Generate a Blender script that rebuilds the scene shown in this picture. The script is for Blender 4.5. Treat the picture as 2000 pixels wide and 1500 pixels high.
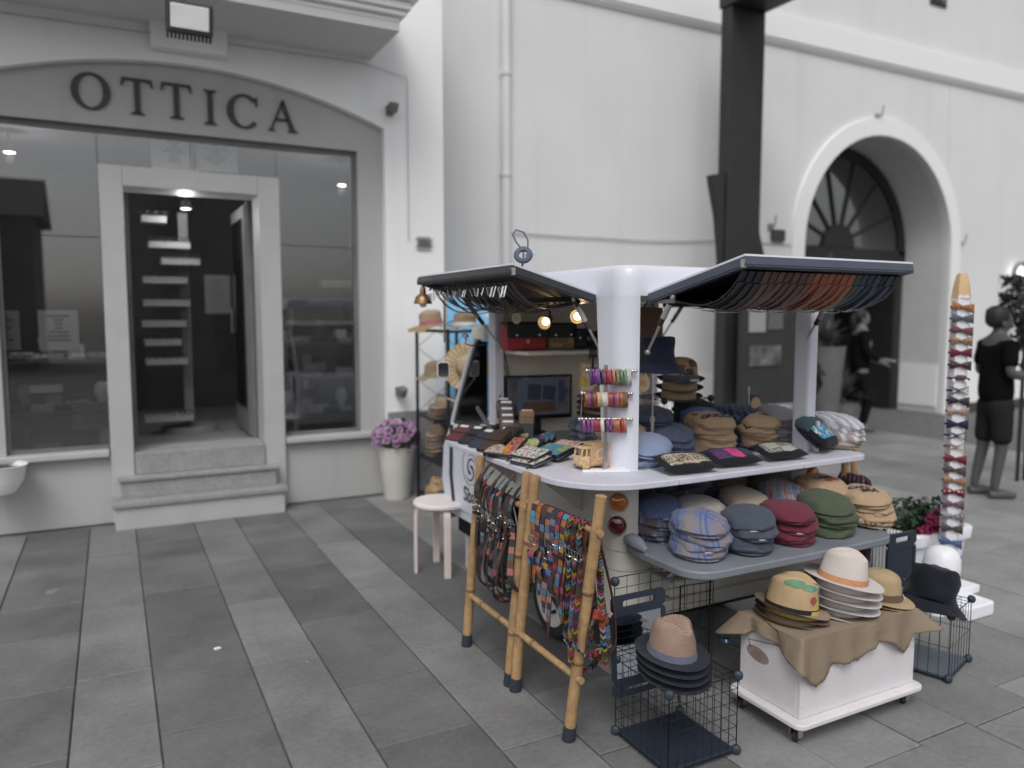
import bpy, bmesh, math, random
from mathutils import Vector, Matrix, noise

for _o in list(bpy.data.objects): bpy.data.objects.remove(_o)
R = math.radians
PI = math.pi
sc = bpy.context.scene
col = sc.collection

# ------------------------------------------------------------------ camera, light, exposure
CAM_H, YAW, PITCH, FPX = 1.6, R(27.5), R(5.0), 1500.0
cam = bpy.data.cameras.new('camera')
cam.sensor_width = 36.0
cam.lens = 27.0
cam.clip_start = 0.05
cam.clip_end = 400
cam.dof.use_dof = True
cam.dof.focus_distance = 2.85
cam.dof.aperture_fstop = 1.25
camo = bpy.data.objects.new('camera', cam)
camo.location = (0, 0, CAM_H)
camo.rotation_euler = (R(90) - PITCH, 0, -YAW)
col.objects.link(camo)
sc.camera = camo

world = bpy.data.worlds.new('World')
sc.world = world
world.use_nodes = True
wn = world.node_tree.nodes
wl = world.node_tree.links
wn.clear()
SUN_EL, SUN_AZ = R(52), R(215)
sky = wn.new('ShaderNodeTexSky')
sky.sky_type = 'NISHITA'
sky.sun_disc = False
sky.sun_elevation = SUN_EL
sky.sun_rotation = SUN_AZ
sky.dust_density = 3.0
hsv = wn.new('ShaderNodeHueSaturation')
hsv.inputs['Saturation'].default_value = 0.17
bgn = wn.new('ShaderNodeBackground')
bgn.inputs['Strength'].default_value = 0.13
wo = wn.new('ShaderNodeOutputWorld')
wl.new(sky.outputs[0], hsv.inputs['Color'])
wl.new(hsv.outputs[0], bgn.inputs['Color'])
wl.new(bgn.outputs[0], wo.inputs['Surface'])
sun = bpy.data.lights.new('sun', 'SUN')
sun.energy = 0.9
sun.angle = R(25)
sun.color = (1.0, 0.97, 0.93)
suno = bpy.data.objects.new('sun', sun)
sd = Vector((math.sin(SUN_AZ) * math.cos(SUN_EL), math.cos(SUN_AZ) * math.cos(SUN_EL), math.sin(SUN_EL)))
suno.rotation_euler = sd.to_track_quat('Z', 'Y').to_euler()
suno.location = (0, -4, 9)
col.objects.link(suno)
sc.view_settings.view_transform = 'Standard'
sc.view_settings.look = 'None'
sc.view_settings.gamma = 1.0
sc.view_settings.use_curve_mapping = False
sc.view_settings.exposure = 0.16
try:
    sc.cycles.max_bounces = 8
    sc.cycles.transparent_max_bounces = 12
except Exception:
    pass

# sight lines of the camera meeting a real plane (ground height z, or a wall x / y): used to survey where things stand
_fw = Vector((math.sin(YAW) * math.cos(PITCH), math.cos(YAW) * math.cos(PITCH), -math.sin(PITCH)))
_rt = Vector((math.cos(YAW), -math.sin(YAW), 0))
_up = _rt.cross(_fw)
def _ray(px, py): return _fw + _rt * ((px - 1000) / FPX) - _up * ((py - 750) / FPX)
def PZ(px, py, z):
    d = _ray(px, py); return Vector((0, 0, CAM_H)) + d * ((z - CAM_H) / d.z)
def PX(px, py, x):
    d = _ray(px, py); return Vector((0, 0, CAM_H)) + d * (x / d.x)
def PY(px, py, y):
    d = _ray(px, py); return Vector((0, 0, CAM_H)) + d * (y / d.y)

# ------------------------------------------------------------------ helpers
def lin(v):
    v /= 255.0
    return v / 12.92 if v <= 0.04045 else ((v + 0.055) / 1.055) ** 2.4
def A(r, g=None, b=None, k=1.0):
    """an 8-bit colour as a linear base colour"""
    if g is None: g = b = r
    return tuple(min(0.9, max(0.004, lin(c) * k)) for c in (r, g, b))

ORG = {}
def origin(o):
    v = Vector((0, 0, 0))
    while o is not None:
        v += o.location; o = o.parent
    return v

class MB:
    def __init__(s):
        s.bm = bmesh.new(); s.uv = s.bm.loops.layers.uv.new('UVMap')
    def add(s, vs, fs, uvs=None):
        bv = [s.bm.verts.new(v) for v in vs]
        for i, f in enumerate(fs):
            try:
                fc = s.bm.faces.new([bv[k] for k in f])
                if uvs:
                    for lp, k in zip(fc.loops, f): lp[s.uv].uv = uvs[k]
            except ValueError: pass
        return bv
    def box(s, x0, x1, y0, y1, z0, z1, m=None):
        vs = [Vector((x, y, z)) for x in (x0, x1) for y in (y0, y1) for z in (z0, z1)]
        if m is not None: vs = [m @ v for v in vs]
        s.add(vs, [(0,1,3,2),(4,6,7,5),(0,4,5,1),(2,3,7,6),(0,2,6,4),(1,5,7,3)]); return s
    def obox(s, c, size, rot=(0,0,0)):
        m = Matrix.Translation(c) @ (Matrix.Rotation(rot[2],4,'Z') @ Matrix.Rotation(rot[1],4,'Y') @ Matrix.Rotation(rot[0],4,'X'))
        a,b,d = [q/2 for q in size]
        return s.box(-a,a,-b,b,-d,d,m)
    def tube(s, pts, r, n=8, closed=False, caps=True, flat=1.0):
        pts = [Vector(p) for p in pts]; N = len(pts)
        rs = r if isinstance(r, (list, tuple)) else [r]*N
        rings=[]; ref=None
        for i,p in enumerate(pts):
            if closed: t = pts[(i+1)%N]-pts[i-1]
            else: t = pts[min(i+1,N-1)]-pts[max(i-1,0)]
            t = t.normalized() if t.length>1e-9 else Vector((0,0,1))
            if ref is None:
                ref = Vector((0,0,1)) if abs(t.z)<.9 else Vector((1,0,0))
            a = (ref - t*ref.dot(t))
            a = a.normalized() if a.length>1e-6 else t.orthogonal().normalized()
            b = t.cross(a); ref=a
            rings.append([p+(a*math.cos(2*PI*k/n)*flat+b*math.sin(2*PI*k/n))*rs[i] for k in range(n)])
        vs=[v for g in rings for v in g]; fs=[]
        for i in range(N if closed else N-1):
            j=(i+1)%N
            for k in range(n):
                fs.append((i*n+k,i*n+(k+1)%n,j*n+(k+1)%n,j*n+k))
        if caps and not closed:
            fs.append(tuple(range(n-1,-1,-1))); fs.append(tuple((N-1)*n+k for k in range(n)))
        s.add(vs,fs); return s
    def bar(s, p0, p1, r, n=8): return s.tube([p0,p1], r, n)
    def lathe(s, prof, n=24, m=None, sx=1, sy=1):
        vs=[];fs=[];rows=[]
        for r,z in prof:
            if r<1e-6: rows.append([len(vs)]); vs.append(Vector((0,0,z)))
            else:
                rows.append(list(range(len(vs),len(vs)+n)))
                vs+= [Vector((r*sx*math.cos(2*PI*k/n), r*sy*math.sin(2*PI*k/n), z)) for k in range(n)]
        for a,b in zip(rows,rows[1:]):
            for k in range(n):
                k2=(k+1)%n
                if len(a)==1 and len(b)==1: continue
                if len(a)==1: fs.append((a[0],b[k2],b[k]) [::-1])
                elif len(b)==1: fs.append((a[k],a[k2],b[0]))
                else: fs.append((a[k],a[k2],b[k2],b[k]))
        if m is not None: vs=[m@v for v in vs]
        s.add(vs,fs); return s
    def prism(s, poly, d0, d1, plane='xz', m=None):
        n=len(poly)
        def P(a,b,d):
            return Vector((a,d,b)) if plane=='xz' else Vector((d,a,b)) if plane=='yz' else Vector((a,b,d))
        vs=[P(a,b,d0) for a,b in poly]+[P(a,b,d1) for a,b in poly]
        if m is not None: vs=[m@v for v in vs]
        s.add(vs,[tuple(range(n)),tuple(range(2*n-1,n-1,-1))]+[(i,i+n,(i+1)%n+n,(i+1)%n) for i in range(n)])
        return s
    def grid(s, f, nu, nv, wrap=False):
        vs=[];uv=[];fs=[]
        for i in range(nu+(0 if wrap else 1)):
            for j in range(nv+1):
                vs.append(Vector(f(i/nu,j/nv))); uv.append((i/nu,j/nv))
        w=nv+1; M_=nu if wrap else nu+1
        for i in range(nu):
            for j in range(nv):
                i2=(i+1)%M_
                fs.append((i*w+j,i2*w+j,i2*w+j+1,i*w+j+1))
        s.add(vs,fs,uv); return s
    def ribbon(s, path, wdir, w, t=0.0025, w_end=None):
        """a strap: path is its centre line, wdir its width direction(s); u of the UV runs in metres along it"""
        pts=[Vector(p) for p in path]; N=len(pts); L=0; vs=[];uv=[];fs=[]
        for i,p in enumerate(pts):
            if i: L+=(p-pts[i-1]).length
            wd=Vector(wdir[i] if isinstance(wdir,list) else wdir).normalized()
            tn=(pts[min(i+1,N-1)]-pts[max(i-1,0)]).normalized()
            nr=tn.cross(wd).normalized()
            ww=w
            if w_end and i>=N-2: ww=w*(0.75 if i==N-2 else .3)
            for a,b in ((-1,-1),(1,-1),(1,1),(-1,1)):
                vs.append(p+wd*(a*ww/2)+nr*(b*t/2)); uv.append((L,(a+1)/2))
        for i in range(N-1):
            for k in range(4):
                fs.append((i*4+k,i*4+(k+1)%4,(i+1)*4+(k+1)%4,(i+1)*4+k))
        fs.append((3,2,1,0)); e=(N-1)*4; fs.append((e,e+1,e+2,e+3))
        s.add(vs,fs,uv); return s
    def displace(s, amp, freq, seed=0):
        for v in s.bm.verts:
            q=v.co*freq+Vector((seed*7.3,seed*3.1,seed*1.7))
            v.co += noise.noise_vector(q)*amp
        return s
    def build(s, name, mat=None, parent=None, smooth=35, world=True, bevel=0, seg=2, recalc=True, subsurf=0):
        if recalc: bmesh.ops.recalc_face_normals(s.bm, faces=s.bm.faces[:])
        if parent is not None and world:
            o_=origin(parent)
            for v in s.bm.verts: v.co -= o_
        me=bpy.data.meshes.new(name); s.bm.to_mesh(me); s.bm.free()
        if mat is not None: me.materials.append(mat)
        if smooth:
            me.polygons.foreach_set('use_smooth',[True]*len(me.polygons))
            me.set_sharp_from_angle(angle=R(smooth))
        o=bpy.data.objects.new(name,me); col.objects.link(o)
        if parent is not None: o.parent=parent
        if bevel:
            b=o.modifiers.new('bevel','BEVEL'); b.width=bevel; b.segments=seg; b.limit_method='ANGLE'; b.angle_limit=R(40)
            b.harden_normals=False
        if subsurf:
            q=o.modifiers.new('sub','SUBSURF'); q.levels=subsurf; q.render_levels=subsurf
        return o

def tag(o,label=None,cat=None,group=None,kind=None):
    if label: o['label']=label
    if cat: o['category']=cat
    if group: o['group']=group
    if kind: o['kind']=kind
    return o
def thing(name,label,cat,loc=(0,0,0),rotz=0,group=None):
    o=bpy.data.objects.new(name,None); o.empty_display_size=.05
    o.location=loc; o.rotation_euler=(0,0,rotz); col.objects.link(o)
    return tag(o,label,cat,group)
def dup(o,loc=None,rot=None,label=None,group=None,parent=None,mats=None,scale=None):
    c=o.copy(); col.objects.link(c); c.parent=parent
    if loc is not None: c.location=loc
    if rot is not None: c.rotation_euler=rot if isinstance(rot,tuple) else (0,0,rot)
    if scale is not None: c.scale=scale if isinstance(scale,tuple) else (scale,)*3
    if label: c['label']=label
    if group: c['group']=group
    nm=o.name.split('.')[0]
    if mats and nm in mats: setmat(c,mats[nm])
    for ch in list(o.children): dup(ch,parent=c,mats=mats)
    return c
def setmat(o,m):
    if o.type=='MESH' and o.material_slots:
        o.material_slots[0].link='OBJECT'; o.material_slots[0].material=m
ORDN=['first','second','third','fourth','fifth','sixth','seventh','eighth','ninth','tenth','eleventh','twelfth','thirteenth','fourteenth','fifteenth','sixteenth','seventeenth','eighteenth','nineteenth','twentieth','twenty-first','twenty-second','twenty-third','twenty-fourth']

# ------------------------------------------------------------------ materials
MATS={}
class NT:
    def __init__(s,name):
        s.m=bpy.data.materials.new(name); s.m.use_nodes=True; s.t=s.m.node_tree; s.n=s.t.nodes; s.l=s.t.links
        s.b=s.n['Principled BSDF']
        s.co=s.n.new('ShaderNodeTexCoord')
    def node(s,typ,**kw):
        n=s.n.new(typ)
        for k,v in kw.items(): setattr(n,k,v)
        return n
    def link(s,a,b): s.l.new(a,b)
    def val(s,sock,v):
        if hasattr(v,'is_linked') or isinstance(v,bpy.types.NodeSocket): s.l.new(v,sock)
        else: sock.default_value=v
    def math(s,op,a,b=0.0,c=0.0):
        n=s.n.new('ShaderNodeMath'); n.operation=op
        s.val(n.inputs[0],a); s.val(n.inputs[1],b); s.val(n.inputs[2],c); return n.outputs[0]
    def mix(s,f,a,b,mode='MIX'):
        n=s.n.new('ShaderNodeMix'); n.data_type='RGBA'; n.blend_type=mode
        s.val(n.inputs[0],f)
        for i,v in ((6,a),(7,b)):
            if isinstance(v,(tuple,list)): n.inputs[i].default_value=(v[0],v[1],v[2],1)
            else: s.l.new(v,n.inputs[i])
        return n.outputs[2]
    def noise(s,scale,detail=4,vec=None,rough=.55):
        n=s.n.new('ShaderNodeTexNoise'); n.inputs['Scale'].default_value=scale; n.inputs['Detail'].default_value=detail
        n.inputs['Roughness'].default_value=rough
        s.l.new(vec if vec is not None else s.co.outputs['Object'],n.inputs['Vector']); return n.outputs['Fac']
    def ramp(s,f,stops,interp='LINEAR'):
        n=s.n.new('ShaderNodeValToRGB'); n.color_ramp.interpolation=interp
        e=n.color_ramp.elements
        while len(e)<len(stops): e.new(.5)
        for q,(p,c) in zip(e,stops): q.position=p; q.color=(c[0],c[1],c[2],1)
        s.l.new(f,n.inputs[0]); return n.outputs[0]
    def sep(s,vec):
        n=s.n.new('ShaderNodeSeparateXYZ'); s.l.new(vec,n.inputs[0]); return n.outputs
    def map(s,loc=(0,0,0),rot=(0,0,0),scale=(1,1,1),vec=None):
        n=s.n.new('ShaderNodeMapping'); n.inputs[1].default_value=loc; n.inputs[2].default_value=rot; n.inputs[3].default_value=scale
        s.l.new(vec if vec is not None else s.co.outputs['Object'],n.inputs[0]); return n.outputs[0]
    def rnd(s): return s.n.new('ShaderNodeObjectInfo').outputs['Random']
    def color(s,v): s.val(s.b.inputs['Base Color'],v if not isinstance(v,tuple) else (v[0],v[1],v[2],1))
    def bump(s,h,strength=.3,dist=.01):
        n=s.n.new('ShaderNodeBump'); n.inputs['Strength'].default_value=strength; n.inputs['Distance'].default_value=dist
        s.l.new(h,n.inputs['Height']); s.l.new(n.outputs[0],s.b.inputs['Normal'])
    def set(s,rough=None,metal=None,spec=None,coat=None,sheen=None):
        if rough is not None: s.val(s.b.inputs['Roughness'],rough)
        if metal is not None: s.b.inputs['Metallic'].default_value=metal
        if spec is not None: s.b.inputs['Specular IOR Level'].default_value=spec
        if coat: s.b.inputs['Coat Weight'].default_value=coat; s.b.inputs['Coat Roughness'].default_value=.08
        if sheen: s.b.inputs['Sheen Weight'].default_value=sheen
        return s.m
def sc3(c,k): return tuple(min(.95,x*k) for x in c)
def M(name,c,rough=.6,metal=0,var=.12,scale=6,bump=0,bs=80,bd=.002,spec=None,coat=None,sheen=None,fine=0):
    if name in MATS: return MATS[name]
    t=NT(name)
    f=t.noise(scale,5)
    f=t.ramp(f,[(.3,(0,0,0)),(.7,(1,1,1))])
    cc=t.mix(f,sc3(c,1-var),sc3(c,1+var))
    if fine:
        g=t.noise(fine,2); cc=t.mix(.35,cc,t.ramp(g,[(.35,sc3(c,.55)),(.65,sc3(c,1.35))]))
    t.color(cc)
    rr=t.math('MULTIPLY_ADD',f,.12,rough-.06)
    if bump: t.bump(t.noise(bs,3),bump,bd)
    MATS[name]=t.set(rr,metal,spec,coat,sheen); return MATS[name]
def fabric(name,c,var=.18,grain=.3,sheen=.1):
    if name in MATS: return MATS[name]
    t=NT(name)
    f=t.noise(14,4); g=t.noise(420,2)
    cc=t.mix(f,sc3(c,1-var),sc3(c,1+var))
    cc=t.mix(grain,cc,t.ramp(g,[(.35,sc3(c,.5)),(.65,sc3(c,1.5))]))
    t.color(cc)
    wv=t.noise(900,1); wr=t.noise(26,3)
    h=t.math('MULTIPLY_ADD',wr,6.0,wv)
    t.bump(h,.55,.0018)
    MATS[name]=t.set(.92,0,.2,None,sheen); return MATS[name]
def plaid(name,base,stripes,rot=0,grain=.25,scale=1.0):
    """woven check: stripes = (axis, repeats per metre, offset, width share, colour, strength)"""
    if name in MATS: return MATS[name]
    t=NT(name)
    wob=t.node('ShaderNodeTexNoise'); wob.inputs['Scale'].default_value=9
    t.link(t.co.outputs['Object'],wob.inputs['Vector'])
    vv=t.node('ShaderNodeVectorMath',operation='SCALE'); t.link(wob.outputs['Color'],vv.inputs[0]); vv.inputs['Scale'].default_value=.02
    va=t.node('ShaderNodeVectorMath',operation='ADD'); t.link(t.co.outputs['Object'],va.inputs[0]); t.link(vv.outputs[0],va.inputs[1])
    vec=t.map(rot=(0,0,rot),vec=va.outputs[0])
    x,y,z=t.sep(vec)
    # the cloth bends down at the sides: follow it with the height
    u=t.math('ADD',x,t.math('MULTIPLY',z,.35)); v=t.math('SUBTRACT',y,t.math('MULTIPLY',z,.6))
    g=t.noise(380,2)
    cc=t.mix(g,sc3(base,.65),sc3(base,1.35))
    for ax,fr,of,w,c,st in stripes:
        q=t.math('FRACT',t.math('MULTIPLY_ADD',u if ax==0 else v,fr*scale,of+10))
        mk=t.math('LESS_THAN',q,w)
        cc=t.mix(t.math('MULTIPLY',mk,st),cc,c)
    cc=t.mix(grain,cc,t.ramp(g,[(.3,(.02,.02,.03)),(.7,(.75,.75,.78))]),'OVERLAY')
    t.color(cc)
    t.bump(t.math('MULTIPLY_ADD',t.noise(24,3),6.0,t.noise(900,1)),.55,.0018)
    MATS[name]=t.set(.93,0,.2,None,.1); return MATS[name]
def straw(name,c1,c2,scale=110,hole=0.0,dark=(.12,.07,.03)):
    if name in MATS: return MATS[name]
    t=NT(name)
    x,y,z=t.sep(t.co.outputs['Object'])
    ang=t.math('ARCTAN2',y,x)
    rad=t.math('ADD',t.math('SQRT',t.math('ADD',t.math('MULTIPLY',x,x),t.math('MULTIPLY',y,y))),t.math('MULTIPLY',z,-1.0))
    a=t.math('SINE',t.math('ADD',t.math('MULTIPLY',ang,scale*.22),t.math('MULTIPLY',rad,scale*3.2)))
    b=t.math('SINE',t.math('SUBTRACT',t.math('MULTIPLY',ang,scale*.22),t.math('MULTIPLY',rad,scale*3.2)))
    w=t.math('MULTIPLY',a,b)
    n=t.noise(55,3)
    cc=t.mix(n,c1,c2)
    f=t.ramp(w,[(0,(0,0,0)),(.55,(1,1,1))])
    cc=t.mix(f,t.mix(.38,cc,dark),cc)
    if hole: cc=t.mix(t.math('LESS_THAN',w,-hole),cc,dark)
    t.color(cc); t.bump(w,.5,.0015)
    MATS[name]=t.set(.75,0,.3); return MATS[name]
def palette(name,colors,step=.028,metal=0,rough=.5,edge=True):
    """leather sewn of patches along the strap (u in metres), every strap with its own order of colours"""
    if name in MATS: return MATS[name]
    t=NT(name)
    u=t.sep(t.co.outputs['UV'])
    cell=t.math('FLOOR',t.math('DIVIDE',u[0],step))
    wn_=t.node('ShaderNodeTexWhiteNoise',noise_dimensions='2D')
    cb=t.node('ShaderNodeCombineXYZ'); t.link(cell,cb.inputs[0]); t.link(t.math('MULTIPLY',t.rnd(),97.0),cb.inputs[1])
    t.link(cb.outputs[0],wn_.inputs['Vector'])
    n=len(colors)
    cc=t.ramp(wn_.outputs['Value'],[(i/n,c) for i,c in enumerate(colors)],'CONSTANT')
    cc=t.mix(.25,cc,t.mix(t.noise(60,3),(.1,.1,.1),(.7,.7,.7)),'OVERLAY')
    if edge:
        fr=t.math('FRACT',t.math('DIVIDE',u[0],step))
        seam=t.math('LESS_THAN',fr,.07)
        ed=t.math('GREATER_THAN',t.math('ABSOLUTE',t.math('SUBTRACT',u[1],.5)),.47)
        cc=t.mix(t.math('MAXIMUM',seam,ed),cc,(.02,.015,.012))
    t.color(cc); t.bump(t.noise(300,2),.2,.001)
    MATS[name]=t.set(rough,metal); return MATS[name]
def spots(name,base,cols,scale=90,thr=.35,rough=.6):
    """printed motif: scattered small marks"""
    if name in MATS: return MATS[name]
    t=NT(name)
    cc=base
    for i,c in enumerate(cols):
        v=t.node('ShaderNodeTexVoronoi'); v.inputs['Scale'].default_value=scale*(1+.4*i); v.inputs['Randomness'].default_value=.8
        t.link(t.map(loc=(i*.37,i*.21,i*.13)),v.inputs['Vector'])
        mk=t.math('LESS_THAN',v.outputs['Distance'],thr)
        cc=t.mix(mk,cc,c)
    t.color(cc); t.bump(t.noise(400,2),.2,.001)
    MATS[name]=t.set(rough,0,.3); return MATS[name]
def comic(name,paper,inks,cell=(.045,.035),print_scale=160,dens=.5):
    """printed panels: pale paper, framed boxes, blotted ink in each"""
    if name in MATS: return MATS[name]
    t=NT(name)
    x,y,z=t.sep(t.co.outputs['UV'])
    fx=t.math('FRACT',t.math('DIVIDE',x,cell[0])); fy=t.math('FRACT',t.math('DIVIDE',y,cell[1]))
    cx=t.math('FLOOR',t.math('DIVIDE',x,cell[0])); cy=t.math('FLOOR',t.math('DIVIDE',y,cell[1]))
    cb=t.node('ShaderNodeCombineXYZ'); t.link(cx,cb.inputs[0]); t.link(cy,cb.inputs[1])
    w=t.node('ShaderNodeTexWhiteNoise',noise_dimensions='2D'); t.link(cb.outputs[0],w.inputs['Vector'])
    n=len(inks)
    ink=t.ramp(w.outputs['Value'],[(i/n,c) for i,c in enumerate(inks)],'CONSTANT')
    nz=t.noise(print_scale,4,t.co.outputs['UV'])
    cc=t.mix(t.math('GREATER_THAN',nz,dens),paper,ink)
    nz2=t.noise(print_scale*2.2,2,t.map(loc=(3,2,1),vec=t.co.outputs['UV']))
    cc=t.mix(t.math('GREATER_THAN',nz2,.62),cc,(.015,.015,.018))
    fr=t.math('MAXIMUM',t.math('LESS_THAN',fx,.07),t.math('LESS_THAN',fy,.09))
    cc=t.mix(fr,cc,paper)
    t.color(cc); MATS[name]=t.set(.5,0,.4); return MATS[name]
def stucco(name,c,rough=.86,amt=.10):
    if name in MATS: return MATS[name]
    t=NT(name); p=t.node('ShaderNodeNewGeometry').outputs['Position']
    a=t.noise(.9,5,p); d=t.noise(1.0,4,t.map(scale=(5,5,.35),vec=p)); sp=t.noise(7,3,p)
    cc=t.mix(t.ramp(a,[(.3,(0,0,0)),(.75,(1,1,1))]),sc3(c,1-amt*.6),sc3(c,1.03))
    cc=t.mix(t.math('MULTIPLY',t.ramp(d,[(.52,(0,0,0)),(.75,(1,1,1))]),.55),cc,sc3(c,1-amt*1.5))
    cc=t.mix(t.math('MULTIPLY',t.ramp(sp,[(.66,(0,0,0)),(.74,(1,1,1))]),.35),cc,sc3(c,1-amt*1.2))
    t.color(cc); t.bump(t.noise(150,2,p),.1,.002); MATS[name]=t.set(rough,0,.3); return MATS[name]
def flat(name,c,rough=.6,metal=0,**k): return M(name,c,rough,metal,var=.05,**k)
def glow(name,c,strength):
    if name in MATS: return MATS[name]
    t=NT(name); t.color(c); t.b.inputs['Emission Color'].default_value=(*c,1); t.b.inputs['Emission Strength'].default_value=strength
    MATS[name]=t.m; return t.m
def glass(name,tint=(.9,.92,.92),refl=.12,rough=.0):
    if name in MATS: return MATS[name]
    t=NT(name); t.n.remove(t.b)
    tr=t.node('ShaderNodeBsdfTransparent'); tr.inputs[0].default_value=(*tint,1)
    gl=t.node('ShaderNodeBsdfGlossy'); gl.inputs['Roughness'].default_value=rough; gl.inputs['Color'].default_value=(1,1,1,1)
    fr=t.node('ShaderNodeFresnel'); fr.inputs[0].default_value=1.5
    f=t.math('MULTIPLY_ADD',fr.outputs[0],1.0,refl)
    mx=t.node('ShaderNodeMixShader'); t.link(f,mx.inputs[0]); t.link(tr.outputs[0],mx.inputs[1]); t.link(gl.outputs[0],mx.inputs[2])
    t.link(mx.outputs[0],t.n['Material Output'].inputs['Surface'])
    MATS[name]=t.m; return t.m

FONT=None
def text_mb(s,size,bold=0.0,depth=0.0,shear=0.0,space=1.0):
    """lettering as a mesh in its own x-y plane, centred"""
    cu=bpy.data.curves.new('lettering','FONT'); cu.body=s; cu.size=size; cu.align_x='CENTER'; cu.align_y='CENTER'
    cu.offset=bold; cu.extrude=depth; cu.shear=shear; cu.space_character=space; cu.resolution_u=3
    o=bpy.data.objects.new('lettering',cu); col.objects.link(o)
    dg=bpy.context.evaluated_depsgraph_get()
    me=bpy.data.meshes.new_from_object(o.evaluated_get(dg))
    b=MB(); b.bm.free(); b.bm=bmesh.new(); b.bm.from_mesh(me)
    bpy.data.objects.remove(o); bpy.data.curves.remove(cu); bpy.data.meshes.remove(me)
    b.uv=b.bm.loops.layers.uv.verify()
    return b
def subdivide(b,maxlen):
    bmesh.ops.triangulate(b.bm,faces=b.bm.faces[:])
    for _ in range(4):
        e=[x for x in b.bm.edges if x.calc_length()>maxlen]
        if not e: break
        bmesh.ops.subdivide_edges(b.bm,edges=e,cuts=1)
    bmesh.ops.triangulate(b.bm,faces=b.bm.faces[:])
def xform(b,m):
    for v in b.bm.verts: v.co=m@v.co
    return b

# common materials
m_black=flat('black_plastic',(.018,.018,.022),.5)
m_iron=flat('black_wire',(.02,.022,.028),.45,.3)
m_navyplastic=flat('dark_blue_plastic',(.022,.032,.05),.5)
m_chrome=flat('chrome',(.75,.75,.74),.18,1.0)
m_steel=flat('brushed_steel',(.55,.54,.52),.35,1.0)
m_brass=flat('aged_brass',(.32,.2,.11),.42,.9)
m_white=M('white_paint',A(235,236,242),.4,var=.05,scale=3)
m_whitew=M('worn_white_wood',A(200,201,213),.5,var=.08,scale=11,bump=.1,bs=60)  # bluish cast of the sky light painted into the counter white
m_paper=flat('white_card',A(232,232,232),.6)
m_cream=M('cream_enamel',A(226,222,212),.35,var=.05,scale=3,coat=.3)
m_ink=flat('black_print',(.02,.02,.022),.6)
# ================================================================== SETTING
rng=random.Random(4)
def stone(name,c,var=.25,big=2.2):
    if name in MATS: return MATS[name]
    t=NT(name)
    gv=t.node('ShaderNodeNewGeometry')
    p=gv.outputs['Position']
    a=t.noise(big,6,p,.6); b=t.noise(38,4,p); c3=t.noise(.8,3,p)
    cc=t.mix(t.ramp(a,[(.3,(0,0,0)),(.72,(1,1,1))]),sc3(c,1-var),sc3(c,1+var))
    cc=t.mix(.22,cc,t.ramp(b,[(.35,sc3(c,.6)),(.7,sc3(c,1.45))]))
    rm=t.math('MULTIPLY_ADD',t.rnd(),.34,.83)
    m=t.node('ShaderNodeVectorMath',operation='SCALE'); t.link(cc,m.inputs[0]); t.link(rm,m.inputs['Scale'])
    cc=m.outputs[0]
    cc=t.mix(t.math('GREATER_THAN',t.noise(3.1,2,t.map(loc=(4,7,0),vec=p)),.74),cc,sc3(c,1.5))
    t.color(cc)
    t.bump(t.math('MULTIPLY_ADD',a,3.0,b),.3,.004)
    MATS[name]=t.set(t.math('MULTIPLY_ADD',a,.3,.5),0,.35); return MATS[name]
g_dark=stone('dark_paving_stone',(.140,.140,.140),.34)
g_light=stone('pale_paving_stone',(.205,.205,.205),.30)
g_right=stone('lit_paving_stone',(.225,.225,.225),.28)  # right side: light and gloss on the paving put into a paler colour
g_joint=M('paving_joint',(.13,.13,.13),.9,var=.3,scale=9)
ground=MB().box(-60,60,-60,60,-.4,-.012).build('pavement',g_joint,smooth=0); tag(ground,kind='structure')
slab_mesh={}
def slab(x0,x1,y0,y1,mt):
    h=rng.uniform(-.0015,.0015); g=.0035
    b=MB(); a0,a1,c0,c1=x0+g,x1-g,y0+g,y1-g; q=.004
    vs=[(a0,c0,-.03),(a1,c0,-.03),(a1,c1,-.03),(a0,c1,-.03),(a0,c0,h-q),(a1,c0,h-q),(a1,c1,h-q),(a0,c1,h-q),
        (a0+q,c0+q,h),(a1-q,c0+q,h),(a1-q,c1-q,h),(a0+q,c1-q,h)]
    f=[(0,1,5,4),(1,2,6,5),(2,3,7,6),(3,0,4,7),(4,5,9,8),(5,6,10,9),(6,7,11,10),(7,4,8,11),(8,9,10,11)]
    b.add([Vector(v) for v in vs],f)
    b.build('paving_slab',mt,ground,smooth=0,recalc=False)
def run(x0,x1,ya,yb,lo,hi,mt):
    y=ya-rng.uniform(0,lo)
    while y<yb:
        y2=min(yb,y+rng.uniform(lo,hi))
        if yb-y2<.15: y2=yb
        slab(x0,x1,y,y2,mt); y=y2
x=-.2-.71*2
while x<3.25:
    yb=6.56 if x<2.65 else 7.88
    lt=g_light if x<1.9 else g_right
    run(x,x+.305,2.6 if x<-.3 else (1.5 if x<2 else 1.1),yb,.75,1.25,lt)
    run(x+.305,x+.71,2.6 if x<-.3 else (1.5 if x<2 else 1.1),yb,.42,.8,g_dark if x<1.5 else g_right)
    x+=.71
while x<9.2:
    run(x,x+.62,1.4 if x<5 else 2.6,7.88,.6,1.15,g_right); x+=.62

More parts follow.
